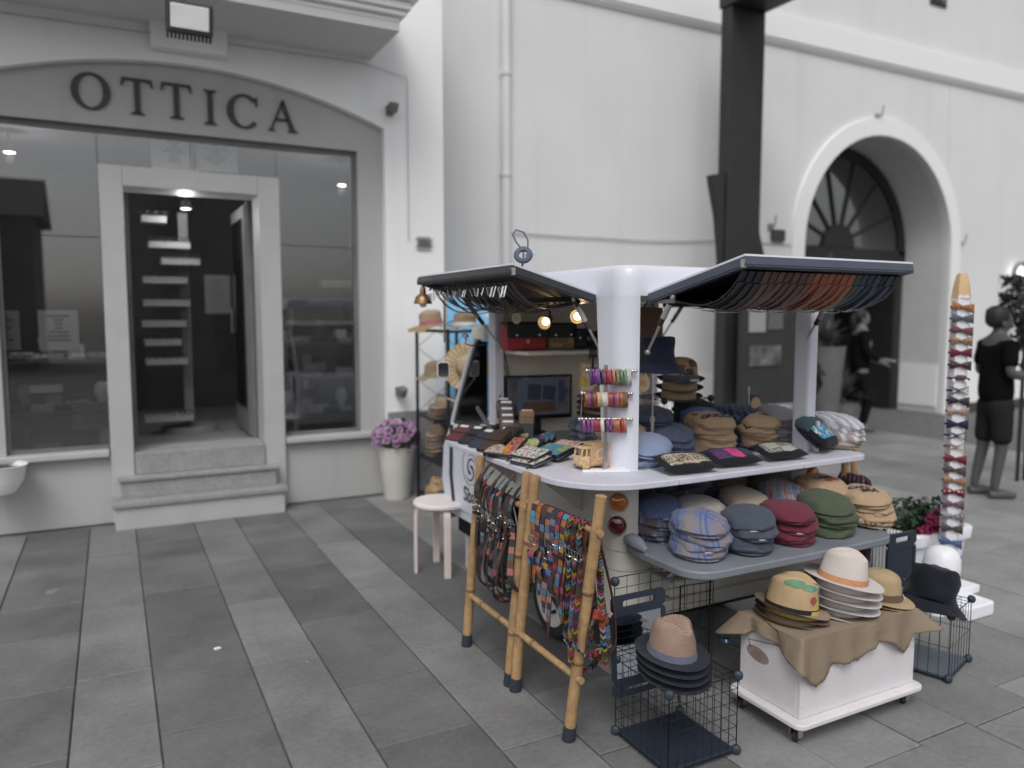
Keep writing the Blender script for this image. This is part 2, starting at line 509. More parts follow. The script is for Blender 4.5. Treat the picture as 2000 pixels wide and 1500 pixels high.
# ------------------------------------------------------------------ optician's shop
w_white=stucco('white_stucco',A(245),amt=.06)
w_grey=stucco('grey_stucco',A(181),amt=.11)
w_low=M('grey_plinth_stucco',A(140),.85,var=.06,scale=1.5)
w_step=M('speckled_step_stone',A(150),.7,var=.16,scale=9,fine=70)
w_frame=M('grey_frame_paint',A(182),.5,var=.04)
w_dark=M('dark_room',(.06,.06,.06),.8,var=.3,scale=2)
w_mid=M('room_grey',(.17,.17,.17),.8,var=.2,scale=3)
w_letter=flat('charcoal_letter',(.035,.035,.035),.5)
pane_m=glass('shop_glass',(.85,.85,.85),.07)
YF=6.65
shop=thing('optician_shop','white and grey arched optician shopfront with OTTICA letters and an open door','shop',(.6,YF,0))
def P(b,name,mt,parent=None,**k): return b.build(name,mt,parent,**k)
def arc(x): # top edge of the grey niche
    return 3.535-.308*((x-.61)/1.56)**2
def arcpts(n=28): return [(2.17-(2.17+.95)*i/n, arc(2.17-(2.17+.95)*i/n)) for i in range(n+1)]
ap=arcpts()
P(MB().prism([(-.95,0),(-2.6,0),(-2.6,5.4),(2.72,5.4),(2.72,0),(2.17,0)]+ap,6.57,6.66),'facade',w_white,shop,smooth=25)
P(MB().prism([(-.96,3.03),(2.18,3.03)]+[(a,c+.004) for a,c in ap],YF,6.9),'arched_fascia',w_grey,shop,smooth=25)
for q_ in ((-.96,-.04,YF,6.9,0,.53),(1.27,2.18,YF,6.9,0,.53),(1.95,2.18,YF,6.9,.53,3.03),(-.96,-.72,YF,6.9,.53,3.03)): P(MB().box(*q_),'wall',w_grey,shop,smooth=0)
P(MB().box(2.165,2.735,6.545,6.567,0,.75),'plinth',w_low,shop,smooth=0,bevel=.006)
for x0,x1 in ((-.95,-.05),(1.28,2.06)):
    P(MB().box(x0,x1,6.58,6.80,.53,.578),'window_sill',w_frame,shop,smooth=0,bevel=.008)
b=MB(); b.box(-.041,.12,6.59,6.92,.0,2.735); b.box(1.105,1.272,6.59,6.92,.0,2.735); b.box(.12,1.105,6.592,6.918,2.585,2.735)
P(b,'door_frame',w_frame,shop,smooth=0,bevel=.006)
b=MB(); b.box(.13,.16,6.93,7.0,.55,2.58); b.box(1.06,1.1,6.93,7.0,.55,2.58)
P(b,'door_jamb',w_mid,shop,smooth=0)
b=MB(); b.box(-.72,1.95,6.70,6.74,2.985,3.028); b.box(1.915,1.948,6.70,6.74,.58,2.985); b.box(-.72,-.69,6.70,6.74,.58,2.985); b.box(-.69,-.045,6.70,6.74,.58,.61); b.box(1.275,1.915,6.70,6.74,.58,.61)
P(b,'window_frame',w_mid,shop,smooth=0)
for x0,x1,z0,z1 in ((-.69,-.045,.61,2.2),(1.275,1.915,.61,2.2),(-.69,-.045,2.206,2.985),(1.275,1.915,2.206,2.985),(-.04,.61,2.74,2.985),(.616,1.27,2.74,2.985)):
    P(MB().box(x0,x1,6.715,6.723,z0,z1),'window_pane',pane_m,shop,smooth=0)
# inward opened door leaf
dl=P(MB().box(1.045,1.085,6.98,7.78,.56,2.56),'door',w_mid,shop,smooth=0,bevel=.004)
P(MB().box(1.03,1.045,7.08,7.66,.8,2.45),'door_pane',glass('door_glass',(.5,.5,.5),.08),dl,smooth=0)
P(MB().bar((1.02,7.7,1.45),(1.02,7.7,1.68),.012),'handle',m_steel,dl)
# the room behind
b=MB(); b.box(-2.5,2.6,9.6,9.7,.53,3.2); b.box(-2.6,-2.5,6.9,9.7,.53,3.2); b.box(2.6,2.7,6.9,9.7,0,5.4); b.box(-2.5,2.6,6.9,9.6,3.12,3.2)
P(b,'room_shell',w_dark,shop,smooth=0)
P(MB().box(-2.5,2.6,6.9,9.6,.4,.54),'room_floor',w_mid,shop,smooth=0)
P(MB().box(-2.6,2.7,6.66,9.7,5.3,5.4),'roof',w_white,shop,smooth=0)
# steps
stp=P(MB().box(-.03,1.21,6.36,6.65,0,.172),'doorstep',w_frame,shop,smooth=0,bevel=.004)
P(MB().box(-.05,1.235,6.335,6.65,.174,.212),'step_slab',w_step,stp,smooth=0,bevel=.006)
st2=P(MB().box(.02,1.17,6.49,6.65,.213,.34),'doorstep',w_step,shop,smooth=0,bevel=.004)
P(MB().box(.0,1.19,6.47,6.65,.342,.372),'step_slab',w_step,st2,smooth=0,bevel=.006)
P(MB().box(.125,1.1,6.575,6.98,.373,.545),'threshold',w_step,shop,smooth=0,bevel=.006)
# balcony over the shop
b=MB(); b.box(-3.2,2.06,5.83,6.57,3.79,3.85)
P(b,'balcony_soffit',M('soffit_paint',A(208),.9,var=.03),shop,smooth=0)
for k,(o_,z0,z1) in enumerate(((.0,3.852,3.89),(.045,3.892,3.93),(.075,3.932,3.99),(.12,3.992,4.05),(.17,4.052,4.2))):
    P(MB().box(-3.2,2.06+o_,5.83-o_,6.568,z0,z1),'cornice_moulding',w_white,shop,smooth=0,bevel=.012)
# OTTICA in serif capitals, each letter its own
def ring_letter(a0,a1,rx,rz,tk,n=40):
    out=[];inn=[]
    for i in range(n+1):
        a=a0+(a1-a0)*i/n
        th=tk*(.55+.75*abs(math.cos(a)))
        out.append((rx*math.cos(a),rz*math.sin(a))); inn.append(((rx-th)*math.cos(a),(rz-th*.62)*math.sin(a)))
    return out,inn
def letter(ch,x,z,h,k):
    b=MB(); Y0,Y1=YF-.022,YF-.002
    def pr(p): b.prism([(x+a*h,z+c*h) for a,c in p],Y0,Y1)
    if ch=='O':
        o,i=ring_letter(0,2*PI,.5,.51,.15); n=len(o)-1
        for j in range(n): pr([o[j],o[j+1],i[j+1],i[j]])
    elif ch=='C':
        o,i=ring_letter(R(48),R(318),.5,.51,.15); n=len(o)-1
        for j in range(n): pr([o[j],o[j+1],i[j+1],i[j]])
        pr([(.30,.40),(.40,.46),(.40,.18),(.36,.18)])
    elif ch=='T':
        pr([(-.075,-.47),(.075,-.47),(.075,.44),(-.075,.44)]); pr([(-.4,.44),(.4,.44),(.4,.5),(-.4,.5)])
        pr([(-.4,.44),(-.3,.44),(-.40,.27),(-.42,.27)]); pr([(.4,.44),(.3,.44),(.40,.27),(.42,.27)]); pr([(-.2,-.5),(.2,-.5),(.08,-.44),(-.08,-.44)])
    elif ch=='I':
        pr([(-.075,-.45),(.075,-.45),(.075,.45),(-.075,.45)]); pr([(-.19,-.5),(.19,-.5),(.08,-.43),(-.08,-.43)]); pr([(-.19,.5),(.19,.5),(.08,.43),(-.08,.43)])
    elif ch=='A':
        pr([(-.40,-.46),(-.33,-.46),(.03,.42),(0,.52)]); pr([(.24,-.46),(.40,-.46),(.04,.52),(-.06,.40)]); pr([(-.22,-.16),(.2,-.16),(.18,-.10),(-.2,-.10)])
        pr([(-.48,-.5),(-.24,-.5),(-.32,-.45),(-.42,-.45)]); pr([(.16,-.5),(.5,-.5),(.42,-.45),(.22,-.45)])
    o=P(b,'letter',w_letter,shop,smooth=0); o['label']='dark serif capital letter '+ch
for ch,px,py in (('O',177,177),('T',268,188),('T',345,197),('I',411,209),('C',477,217),('A',552,226)):
    q=PY(px,py,YF-.02); letter(ch,q.x,q.z,.262 if ch!='A' else .25,0)

# lamps and small fittings on the shopfront
fl=PY(370,36,5.55)
f=thing('floodlight','square black floodlight with a pale lens under the white balcony','floodlight',fl)
mm=Matrix.Translation(fl)@Matrix.Rotation(R(14),4,'X')@Matrix.Scale(.80,4)
P(MB().box(-.18,.18,-.03,.05,-.125,.125,mm),'housing',flat('floodlight_black',(.05,.05,.05),.5),f,smooth=0,bevel=.015)
P(MB().box(-.145,.145,-.042,-.031,-.085,.095,mm),'lens',flat('frosted_lens',A(235),.3),f,smooth=0,bevel=.02)
b=MB()
for k in range(12): b.box(-.17+k*.0295,-.158+k*.0295,-.02,.06,-.165,-.124,mm)
P(b,'cooling_fins',m_black,f,smooth=0)
P(MB().tube([fl+Vector((0,.04,.02)),fl+Vector((0,.2,.1)),Vector((fl.x,5.95,3.785))],.02),'bracket',w_mid,f)
q=PY(368,82,6.55)
tag(P(MB().box(q.x-.27,q.x+.27,6.46,6.566,q.z-.09,q.z+.1),'wall_plate',w_white,None,smooth=0,bevel=.01),'white backing plate on the wall below the floodlight','plate')
for (px,py,lb) in ((765,213,'small grey wall spotlight high on the white pilaster'),(783,765,'small grey wall spotlight low on the pilaster above the plinth')):
    q=PY(px,py,6.5); t_=thing('wall_spotlight',lb,'wall light',q)
    P(MB().box(q.x-.03,q.x+.03,6.52,6.568,q.z-.04,q.z+.04),'wall_mount',w_mid,t_,smooth=0,bevel=.004)
    P(MB().lathe([(0,0),(.038,0),(.045,.07),(.04,.075),(0,.05)],16,Matrix.Translation(q+Vector((0,-.03,-.03)))@Matrix.Rotation(R(25),4,'X')),'lamp_head',w_mid,t_)
q=PY(828,475,6.56)
t_=thing('wall_vent','small square grille on the white pilaster','vent',q)
P(MB().box(q.x-.06,q.x+.06,6.552,6.568,q.z-.06,q.z+.06),'vent_plate',w_grey,t_,smooth=0)
b=MB()
for k in range(5): b.obox(q+Vector((-.044+k*.022,-.012,0)),(.006,.008,.11),(0,R(45),0)); b.obox(q+Vector((-.044+k*.022,-.013,0)),(.006,.008,.11),(0,R(-45),0))
P(b,'vent_bars',w_mid,t_,smooth=0)
q=PY(-2,935,6.45)
t_=thing('wall_planter','white half round planter fixed under the left shop window','planter',q)
P(MB().lathe([(0,-.14),(.12,-.13),(.19,-.02),(.21,.1),(.225,.12),(.2,.12),(.18,.05),(0,.04)],28,Matrix.Translation(q)@Matrix.Scale(.8,4)),'bowl',w_white,t_)
P(MB().lathe([(.0,.08),(.18,.085)],20,Matrix.Translation(q)@Matrix.Scale(.8,4)),'soil',w_dark,t_)
# thin conduit line round the upper facade
tag(P(MB().tube([PY(0,18,6.55)+Vector((0,0,-.02)),PY(705,122,6.55),PY(795,152,6.55),PY(797,300,6.55),PY(798,470,6.55)],.004,6),'facade_cable',w_grey),'thin pale cable along the top of the white shopfront','cable')

# things in and behind the shop windows
tower=thing('display_tower','dark display tower with stepped trays of glasses inside the doorway','display stand',(.62,7.75,.54))
P(MB().box(.58,.66,7.73,7.79,.54,2.55),'post',w_mid,tower,smooth=0)
P(MB().lathe([(0,0),(.26,0),(.24,.05),(0,.06)],24,Matrix.Translation((.62,7.76,.541))),'base',w_mid,tower)
rg=random.Random(3)
tray_m=flat('tray_grey',A(150),.5)
for (px,py,w_) in ((300,430,.2),(330,480,.34),(352,512,.32),(322,548,.36),(325,592,.38),(320,632,.36),(318,668,.3),(325,705,.34),(330,815,.4)):
    q=PY(px,py,7.6)
    tr=P(MB().box(q.x-w_/2,q.x+w_/2,7.5,7.72,q.z-.03,q.z+.03),'tray',tray_m,tower,smooth=0,bevel=.005)
    b=MB()
    for k in range(3):
        xx=q.x-w_/3+w_/3*k
        for s_ in (-.028,.028): b.tube([Vector((xx+s_+.022*math.cos(a*PI/5),7.49,q.z+.05+.018*math.sin(a*PI/5))) for a in range(10)],.004,5,True)
    P(b,'spectacles',m_black,tr)
def framed(px,py,y,w_,h_,lb,c,marks=True,tilt=0):
    q=PY(px,py,y); t_=thing('framed_card',lb,'card',q)
    P(MB().box(q.x-w_/2,q.x+w_/2,y,y+.02,q.z-h_/2,q.z+h_/2),'card',flat('card_%d'%c,A(c),.6),t_,smooth=0)
    if marks:
        b=MB()
        r_=random.Random(int(px))
        for k in range(7):
            z_=q.z+h_*(.36-.1*k); ww=w_*r_.uniform(.15,.6)
            b.box(q.x-ww/2,q.x+ww/2,y-.004,y-.001,z_-h_*.03,z_+h_*.02)
        P(b,'printed_motif',w_mid,t_,smooth=0)
framed(115,645,6.95,.27,.31,'white picture card standing in the left shop window',212)
framed(8,645,6.95,.2,.3,'white picture card cut off at the far left of the window',180)
framed(425,575,8.6,.25,.4,'pale notice on the wall behind the left window',120)
framed(340,300,7.0,.34,.26,'pale poster above the doorway behind the glass, by its left half',205)
framed(420,305,7.0,.36,.24,'pale poster above the doorway behind the glass, by its right half',190)
framed(178,812,6.9,.26,.22,'pale leaflet holder at the foot of the left window',135)
framed(560,620,6.98,.12,.16,'small pale card at the left side of the right window',140)
framed(605,735,6.98,.1,.22,'narrow pale card low in the right window',165)
framed(690,480,6.78,.06,.16,'small sticker high on the right window edge',150)
for i,(px,py,y,w_,c) in enumerate(((90,760,6.95,.22,190),(30,855,6.95,.2,150),(660,555,7.1,.3,170),(650,590,7.2,.5,110))):
    q=PY(px,py,y)
    tag(P(MB().box(q.x-w_/2,q.x+w_/2,y,y+.12,q.z-.03,q.z+.03),'display_box',flat('display_%d'%c,A(c),.6),None,smooth=0,bevel=.008),['white box on the left window shelf','pale box at the bottom left of the window','white eyewear box high in the right window','long grey shelf front in the right window'][i],'box')
for k,(x0,x1,z_) in enumerate(((-.7,-.06,1.25),(-.7,-.06,.85),(1.28,1.94,1.35),(1.28,1.94,1.05),(1.28,1.94,.72))):
    t_=tag(P(MB().box(x0,x1,6.85,7.25,z_,z_+.015),'window_shelf',w_mid,None,smooth=0),['upper','lower','top','middle','bottom'][k]+' display shelf in the '+('left' if k<2 else 'right')+' shop window','shelf')
    for j in range(5):
        xx=x0+.06+j*(x1-x0-.1)/4+rg.uniform(-.02,.02); s_=rg.uniform(.7,1.25); v=rg.choice((60,90,120,150,185,215))
        b=MB()
        for dx in (-.03,.03): b.tube([Vector((xx+dx*s_+.025*s_*math.cos(a*PI/5),6.9,z_+.05+.02*s_*math.sin(a*PI/5))) for a in range(10)],.004,5,True)
        b.bar((xx-.05*s_,6.9,z_+.055),(xx-.05*s_,7.02,z_+.055),.003,5); b.bar((xx+.05*s_,6.9,z_+.055),(xx+.05*s_,7.02,z_+.055),.003,5)
        b.obox((xx,6.98,z_+.03),(.13*s_,.09,.03*s_),(R(20),0,0))
        tag(P(b,'spectacle_display',flat('disp_%d'%v,A(v),.5)),'spectacles '+ORDN[j]+' from the left on the '+['upper','lower','top','middle','bottom'][k]+' shelf of the '+('left' if k<2 else 'right')+' shop window','glasses',group='glasses displayed in the shop windows')
for px,py,yy,lb in ((363,408,7.25,'small lit ceiling spot just inside the shop door'),(18,298,7.6,'small lit ceiling spot at the top of the left shop window'),(668,362,7.5,'small lit ceiling spot at the top of the right shop window')):
    q=PY(px,py,yy); o=thing('ceiling_spot',lb,'ceiling light',q)
    P(MB().lathe([(.02,.02),(.03,.0),(.042,.0),(.035,.07),(0,.075),(0,.02)],16,Matrix.Translation(q)),'lamp_housing',w_mid,o)
    P(MB().lathe([(0,.012),(.012,.006),(.022,.012),(.02,.02),(0,.022)],14,Matrix.Translation(q)),'bulb',glow('shop_bulb',(1,1,1),5),o)
    P(MB().bar(q+Vector((0,0,.07)),(q.x,q.y,3.12),.008,6),'rod',w_mid,o)
    L=bpy.data.lights.new('ceiling_spot_light','POINT'); L.energy=8 if px==363 else 13; L.shadow_soft_size=.03
    lo=bpy.data.objects.new('lamp_light',L); lo.location=(0,0,-.05); col.objects.link(lo); lo.parent=o
q=PZ(425,1268,.0); tag(P(MB().obox(q+Vector((0,0,.004)),(.03,.02,.006),(.1,.1,.4)),'paper_scrap',m_paper,None,smooth=0),'tiny white scrap lying on the dark paving slab','litter')

rk2=random.Random(21)
SHN=('upper','lower','top','middle','bottom')
for k,(x0,x1,z_) in enumerate(((-.7,-.06,1.25),(-.7,-.06,.85),(1.28,1.94,1.35),(1.28,1.94,1.05),(1.28,1.94,.72))):
    for j in range(4):
        xx=x0+.09+j*(x1-x0-.14)/3+rk2.uniform(-.03,.03); v=rk2.choice((110,150,180,215,235)); kind=(j+k)%3; nm=('glasses_case','display_bust','price_block')[kind]
        lb=('%s glasses case'%('pale' if v>160 else 'grey'),'%s moulded display bust'%('pale' if v>160 else 'grey'),'%s price block'%('white' if v>160 else 'grey'))[kind]+', '+ORDN[j]+' from left behind the '+SHN[k]+(' left' if k<2 else ' right')+' window shelf'
        m_=flat('shop_item_%d'%v,A(v),.5)
        if kind==0: b=MB().obox((xx,7.1,z_+.04),(.16,.07,.05),(rk2.uniform(-.2,.4),0,rk2.uniform(-.5,.5)))
        elif kind==1: b=MB().lathe([(0,0),(.05,0),(.03,.04),(.05,.10),(.06,.15),(.04,.2),(0,.21)],14,Matrix.Translation((xx,7.1,z_+.016)))
        else: b=MB().obox((xx,7.08,z_+.07),(.10,.05,.12),(R(-15),0,rk2.uniform(-.5,.5)))
        tag(b.build(nm,m_,smooth=40),lb,('case','bust','price block')[kind])
# ------------------------------------------------------------------ building with the arch
YW=7.9
w_wall=stucco('pale_grey_stucco',A(225),amt=.07)
w_trim=M('white_trim_stucco',A(240,k=1.0),.85,var=.02,scale=1)
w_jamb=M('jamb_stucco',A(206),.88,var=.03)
w_gate=M('dark_gate_wood',(.02,.02,.02),.6,var=.3,scale=5)
w_base=M('dark_skirting',(.06,.06,.06),.8,var=.3,scale=4)
ab=thing('arched_building','long pale building with a tall white arched gateway and a white string course','building',(10.4,YW,0))
cx,rad,zs=10.435,1.665,2.64
def half(r,n=30): return [(cx+r*math.cos(PI*i/n),zs+r*math.sin(PI*i/n)) for i in range(n+1)]
P(MB().prism([(cx+rad,0),(34,0),(34,11),(2.6,11),(2.6,0),(cx-rad,0)]+half(rad)[::-1],YW,8.0),'wall',w_wall,ab,smooth=25)
r2=rad+.245
P(MB().prism([(cx+rad-.003,0),(cx+r2,0)]+half(r2)+[(cx-r2,0),(cx-rad+.003,0)]+half(rad-.003)[::-1],YW-.045,YW+.02),'arch_surround',w_trim,ab,smooth=25)
b=MB(); n=30
hp=[(cx+rad,0)]+half(rad)+[(cx-rad,0)]
b.grid(lambda u,v:(hp[min(int(round(u*(len(hp)-1))),len(hp)-1)][0],8.0+v*.7,hp[min(int(round(u*(len(hp)-1))),len(hp)-1)][1]),len(hp)-1,1)
P(b,'arch_reveal',w_jamb,ab,smooth=30)
P(MB().box(cx+rad-.02,cx+rad-.004,8.0,8.68,.11,.80),'reveal_dado',w_trim,ab,smooth=0)
P(MB().box(cx-rad+.004,cx-rad+.02,8.0,8.68,.11,.80),'reveal_dado',w_trim,ab,smooth=0)
# gate: fanlight over two leaves, the right one open on a dark passage
YG=8.66
P(MB().box(cx-rad,cx+rad,YG,YG+.1,2.50,2.72),'gate_transom',w_gate,ab,smooth=0,bevel=.01)
b=MB(); ho,hi_=half(rad*.99),half(rad*.9)
for i in range(30): b.prism([ho[i],ho[i+1],hi_[i+1],hi_[i]],YG,YG+.08)
fan=P(b,'fanlight_frame',w_gate,ab,smooth=25)
for i in range(1,7):
    a=PI*i/7
    P(MB().bar((cx+.3*math.cos(a),YG+.03,2.74+.3*math.sin(a)),(cx+1.52*math.cos(a),YG+.03,2.68+1.5*math.sin(a)),.035,6),'fanlight_spoke',w_gate,fan)
P(MB().prism([(cx+.36*math.cos(PI*i/16),2.72+.36*math.sin(PI*i/16)) for i in range(17)],YG-.01,YG+.07),'fanlight_hub',w_gate,fan,smooth=25)
gp=glass('gate_glass',(.6,.6,.6),.16)
for i in range(7):
    a0,a1=PI*i/7+.01,PI*(i+1)/7-.01
    P(MB().prism([(cx+.36*math.cos(a0),2.73+.36*math.sin(a0)),(cx+1.5*math.cos(a0),2.68+1.5*math.sin(a0)),(cx+1.5*math.cos((a0+a1)/2),2.68+1.5*math.sin((a0+a1)/2)),(cx+1.5*math.cos(a1),2.68+1.5*math.sin(a1)),(cx+.36*math.cos(a1),2.73+.36*math.sin(a1))],YG+.035,YG+.042),'fanlight_pane',gp,fan,smooth=0)
for x0,x1 in ((cx-rad+.02,cx-.02),):
    g=P(MB().box(x0,x1,YG+.02,YG+.08,.0,2.5),'gate_leaf',w_gate,ab,smooth=0)
    for k in range(2):
        for j in range(3): P(MB().box(x0+.1+k*.78,x0+.78+k*.78,YG-.0,YG+.02,.2+j*.78,.85+j*.78),'panel',M('gate_panel',(.035,.035,.035),.55,var=.25),g,smooth=0,bevel=.015)
g=P(MB().box(cx+1.55,cx+1.62,YG+.1,YG+1.6,0,2.5),'gate_leaf',w_gate,ab,smooth=0,bevel=.01); g['label']='open right gate leaf'
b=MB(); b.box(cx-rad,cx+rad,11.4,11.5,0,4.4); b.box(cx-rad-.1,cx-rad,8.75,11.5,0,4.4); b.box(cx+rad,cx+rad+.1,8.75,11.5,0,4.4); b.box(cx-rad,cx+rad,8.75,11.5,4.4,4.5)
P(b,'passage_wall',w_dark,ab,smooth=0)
# string course, lower white dado, skirting, upper window
for z0,z1,o_ in ((5.27,5.30,.03),(5.302,5.335,.055),(5.337,5.66,.075)): P(MB().box(2.75,34,YW-o_,YW+.02,z0,z1),'string_course',w_trim,ab,smooth=0)
for x0,x1 in ((2.75,cx-r2-.004),(cx+r2+.004,34)):
    P(MB().box(x0,x1,YW-.014,YW+.01,.155,.84),'dado',w_trim,ab,smooth=0)
    P(MB().box(x0,x1,YW-.03,YW+.01,0,.155),'skirting',w_base,ab,smooth=0)
wf=P(MB().box(11.33,11.72,YW-.02,YW+.03,6.38,7.6),'upper_window',w_gate,ab,smooth=0)
P(MB().box(11.38,11.67,YW-.026,YW-.021,6.44,7.5),'window_pane',pane_m,wf,smooth=0)
dp=P(MB().bar((4.0,YW-.07,0),(4.0,YW-.07,9),.052,14),'drainpipe',w_wall,ab)
for z_ in (1.2,3.2,4.3): P(MB().lathe([(.055,-.03),(.064,-.03),(.064,.03),(.055,.03)],14,Matrix.Translation((4.0,YW-.07,z_))),'pipe_clip',w_wall,dp)
tag(P(MB().tube([PY(1000,455,YW-.02),PY(1100,462,YW-.02),PY(1180,466,YW-.02),PY(1250,471,YW-.02),PY(1330,472,YW-.02),PY(1410,470,YW-.02),PY(1545,478,YW-.02)],.006,6),'wall_cable',w_low),'thin cable sagging across the pale building wall','cable')
tag(P(MB().bar(PY(1856,150,YW-.01),PY(1853,330,YW-.01),.006,6),'lightning_wire',w_wall),'thin vertical wire on the wall right of the arch','cable')
for px,py,lb in ((1512,430,'small grey hook lamp on the wall left of the arch'),(1722,215,'small grey hook lamp above the crown of the arch'),(1884,465,'small grey hook lamp on the wall right of the arch')):
    q=PY(px,py,YW-.08)
    t_=thing('hook_lamp',lb,'wall light',q)
    P(MB().tube([q+Vector((0,.08,-.08)),q+Vector((0,.0,-.09)),q+Vector((0,-.03,.0)),q+Vector((0,-.03,.06))],.012,6),'arm',w_low,t_)
    P(MB().box(q.x-.04,q.x+.04,q.y+.055,q.y+.078,q.z-.13,q.z-.04),'wall_mount',w_low,t_,smooth=0)
q=PY(1519,460,YW-.02)
tag(P(MB().box(q.x-.12,q.x+.12,YW-.05,YW-.002,q.z-.08,q.z+.08),'wall_box',w_base,None,smooth=0,bevel=.008),'small dark box on the wall between the post and the arch','box')
q=PY(1990,538,YW-.1)
t_=thing('round_wall_lamp','round glowing white lamp on the wall at the right edge','wall light',q)
P(MB().lathe([(.16,0),(.23,0),(.24,.06),(.2,.08),(.17,.06)],30,Matrix.Translation(q)@Matrix.Rotation(R(90),4,'X')),'lamp_ring',w_low,t_)
P(MB().lathe([(0,.07),(.1,.055),(.168,.02)],30,Matrix.Translation(q)@Matrix.Rotation(R(90),4,'X')),'lamp_globe',glow('lamp_white',(1,1,1),1.4),t_)

# ------------------------------------------------------------------ pergola post
m_post=M('dark_post_paint',(.024,.024,.024),.55,var=.25,scale=3)
pg=thing('pergola_post','tall black pergola post with brackets and a beam reaching forward','post',(6.7,7.1,0))
P(MB().box(6.44,6.97,6.93,7.10,0,5.16),'post',m_post,pg,smooth=0,bevel=.012)
P(MB().box(6.42,6.99,4.0,7.12,5.162,5.7),'beam',m_post,pg,smooth=0,bevel=.01)
P(MB().prism([(6.43,3.27),(6.24,3.24),(6.26,3.14),(6.35,2.8),(6.40,2.45),(6.43,2.2)],6.96,7.07),'bracket',m_post,pg,smooth=0)
P(MB().prism([(6.98,2.75),(7.0,2.6),(7.05,2.45),(7.10,2.3),(6.98,2.3)],6.96,7.07),'bracket',m_post,pg,smooth=0)
P(MB().box(6.40,7.01,6.89,7.14,0,.3),'plinth',m_post,pg,smooth=0,bevel=.02)
mb=thing('menu_board','dark menu board with two pale sheets beside the black post','menu board',(7.0,6.72,0))
P(MB().box(6.50,7.62,6.70,6.76,.55,2.0),'board',M('board_black',(.03,.03,.03),.6,var=.2),mb,smooth=0)
for x0,x1 in ((6.52,6.57),(7.55,7.60)): P(MB().box(x0,x1,6.70,6.76,0,.55),'leg',m_post,mb,smooth=0)
P(MB().box(6.60,6.86,6.685,6.698,1.42,1.72),'menu_sheet',flat('sheet_a',A(150),.6),mb,smooth=0)
P(MB().box(6.90,7.14,6.685,6.698,1.45,1.72),'menu_sheet',M('sheet_b',A(95),.6,var=.5,scale=30),mb,smooth=0)
P(MB().box(6.62,7.12,6.68,6.698,1.02,1.26),'smudged_sheet',M('smudge',(.10,.10,.10),.7,var=.8,scale=7),mb,smooth=0)
# low building across the square (seen only as reflection)
ob=thing('building_opposite','low dark building across the square mirrored in the shop windows','building',(2,-14,0))
P(MB().box(-26,-2,-18,-14,0,4.6),'wall',M('opposite_wall',(.10,.10,.10),.85,var=.2,scale=1),ob,smooth=0)
P(MB().prism([(-18.2,4.6),(-13.8,4.6),(-16,6.0)],-26.3,-1.7,'yz'),'roof',w_base,ob,smooth=0)
# ================================================================== THE VAN
m_van=M('van_white_enamel',A(216,218,229),.38,var=.03,scale=2.5,coat=.2)  # white tinted blue: the cool sky light is put into the colour
m_vanlow=M('van_cream_enamel',A(205,202,194),.36,var=.07,scale=4,coat=.25,bump=.05,bs=20)
m_bulk=M('van_inner_beige',A(226,218,202),.6,var=.05,scale=3)
m_flap=M('flap_charcoal',(.045,.046,.052),.5,var=.15,scale=5)
m_flapr=M('flap_blue_grey',(.075,.085,.12),.5,var=.12,scale=5)
m_tail=M('tailgate_grey',A(120,125,133),.5,var=.08,scale=5,bump=.05,bs=50)
m_bump=M('bumper_beige',A(196,192,184),.45,var=.06)
m_rubber=M('tyre_rubber',(.02,.02,.021),.8,var=.2,scale=30)
m_rim=M('rim_white',A(205,203,198),.45,var=.06,scale=8)
m_dark=M('underbody',(.012,.012,.013),.85)
m_trim=flat('window_rubber',(.05,.05,.05),.5)
m_strut=flat('strut_grey',(.16,.16,.17),.4,.4)
van=thing('vending_van','small white three wheeled vending van opened into a hat and leather stall','van',(2.4,3.3,0))
def V(b,name,mt,parent=None,**k): return b.build(name,mt,parent or van,**k)
def rrect(x0,x1,y0,y1,r,n=7):
    out=[]
    for cx_,cy_,a0 in ((x1-r,y1-r,0),(x0+r,y1-r,90),(x0+r,y0+r,180),(x1-r,y0+r,270)):
        for i in range(n+1):
            a=R(a0+90*i/n); out.append((cx_+r*math.cos(a),cy_+r*math.sin(a)))
    return out
def loft(sections):
    b=MB(); vs=[];fs=[];n=len(sections[0])
    for s_ in sections: vs+= [Vector(p) for p in s_]
    for i in range(len(sections)-1):
        for k in range(n): fs.append((i*n+k,i*n+(k+1)%n,(i+1)*n+(k+1)%n,(i+1)*n+k))
    fs.append(tuple(range(n-1,-1,-1))); fs.append(tuple((len(sections)-1)*n+k for k in range(n)))
    b.add(vs,fs); return b
X0,X1,Y0,Y1=1.87,3.02,2.60,3.92
# roof shell
secs=[]
for z,i in ((1.688,0),(1.76,.004),(1.795,.009),(1.808,.016),(1.815,.028),(1.8175,.045),(1.819,.12)):
    secs.append([(x,y,z) for x,y in rrect(X0+i,X1-i,Y0+i,Y1-i,max(.045,.085-i*.3))])
V(loft(secs),'roof',m_van,smooth=40)
def shell(path,z0,z1,t,name,mt,top=None):
    pts=[Vector((a,c)) for a,c in path]; inn=[]
    for i,p in enumerate(pts):
        d=(pts[min(i+1,len(pts)-1)]-pts[max(i-1,0)]).normalized()
        inn.append(p+Vector((-d.y,d.x))*t)
    b=MB(); b.prism([tuple(p) for p in pts]+[tuple(p) for p in inn[::-1]],z0,z1,'xy')
    if top:
        for v in b.bm.verts:
            if v.co.z>z1-.01: top(v.co)
    return V(b,name,mt,smooth=40)
def corner(r=.085,n=9,xe=1.956,ye=2.74): # rear left rounded corner in plan, from the side towards the rear face
    return [(X0,ye)]+[(X0+r-r*math.cos(PI/2*i/n),Y0+r-r*math.sin(PI/2*i/n)) for i in range(n+1)]+([(xe,Y0)] if xe>X0+r+.001 else [])
def widen(c):
    if c.y>2.7: c.y+=.06
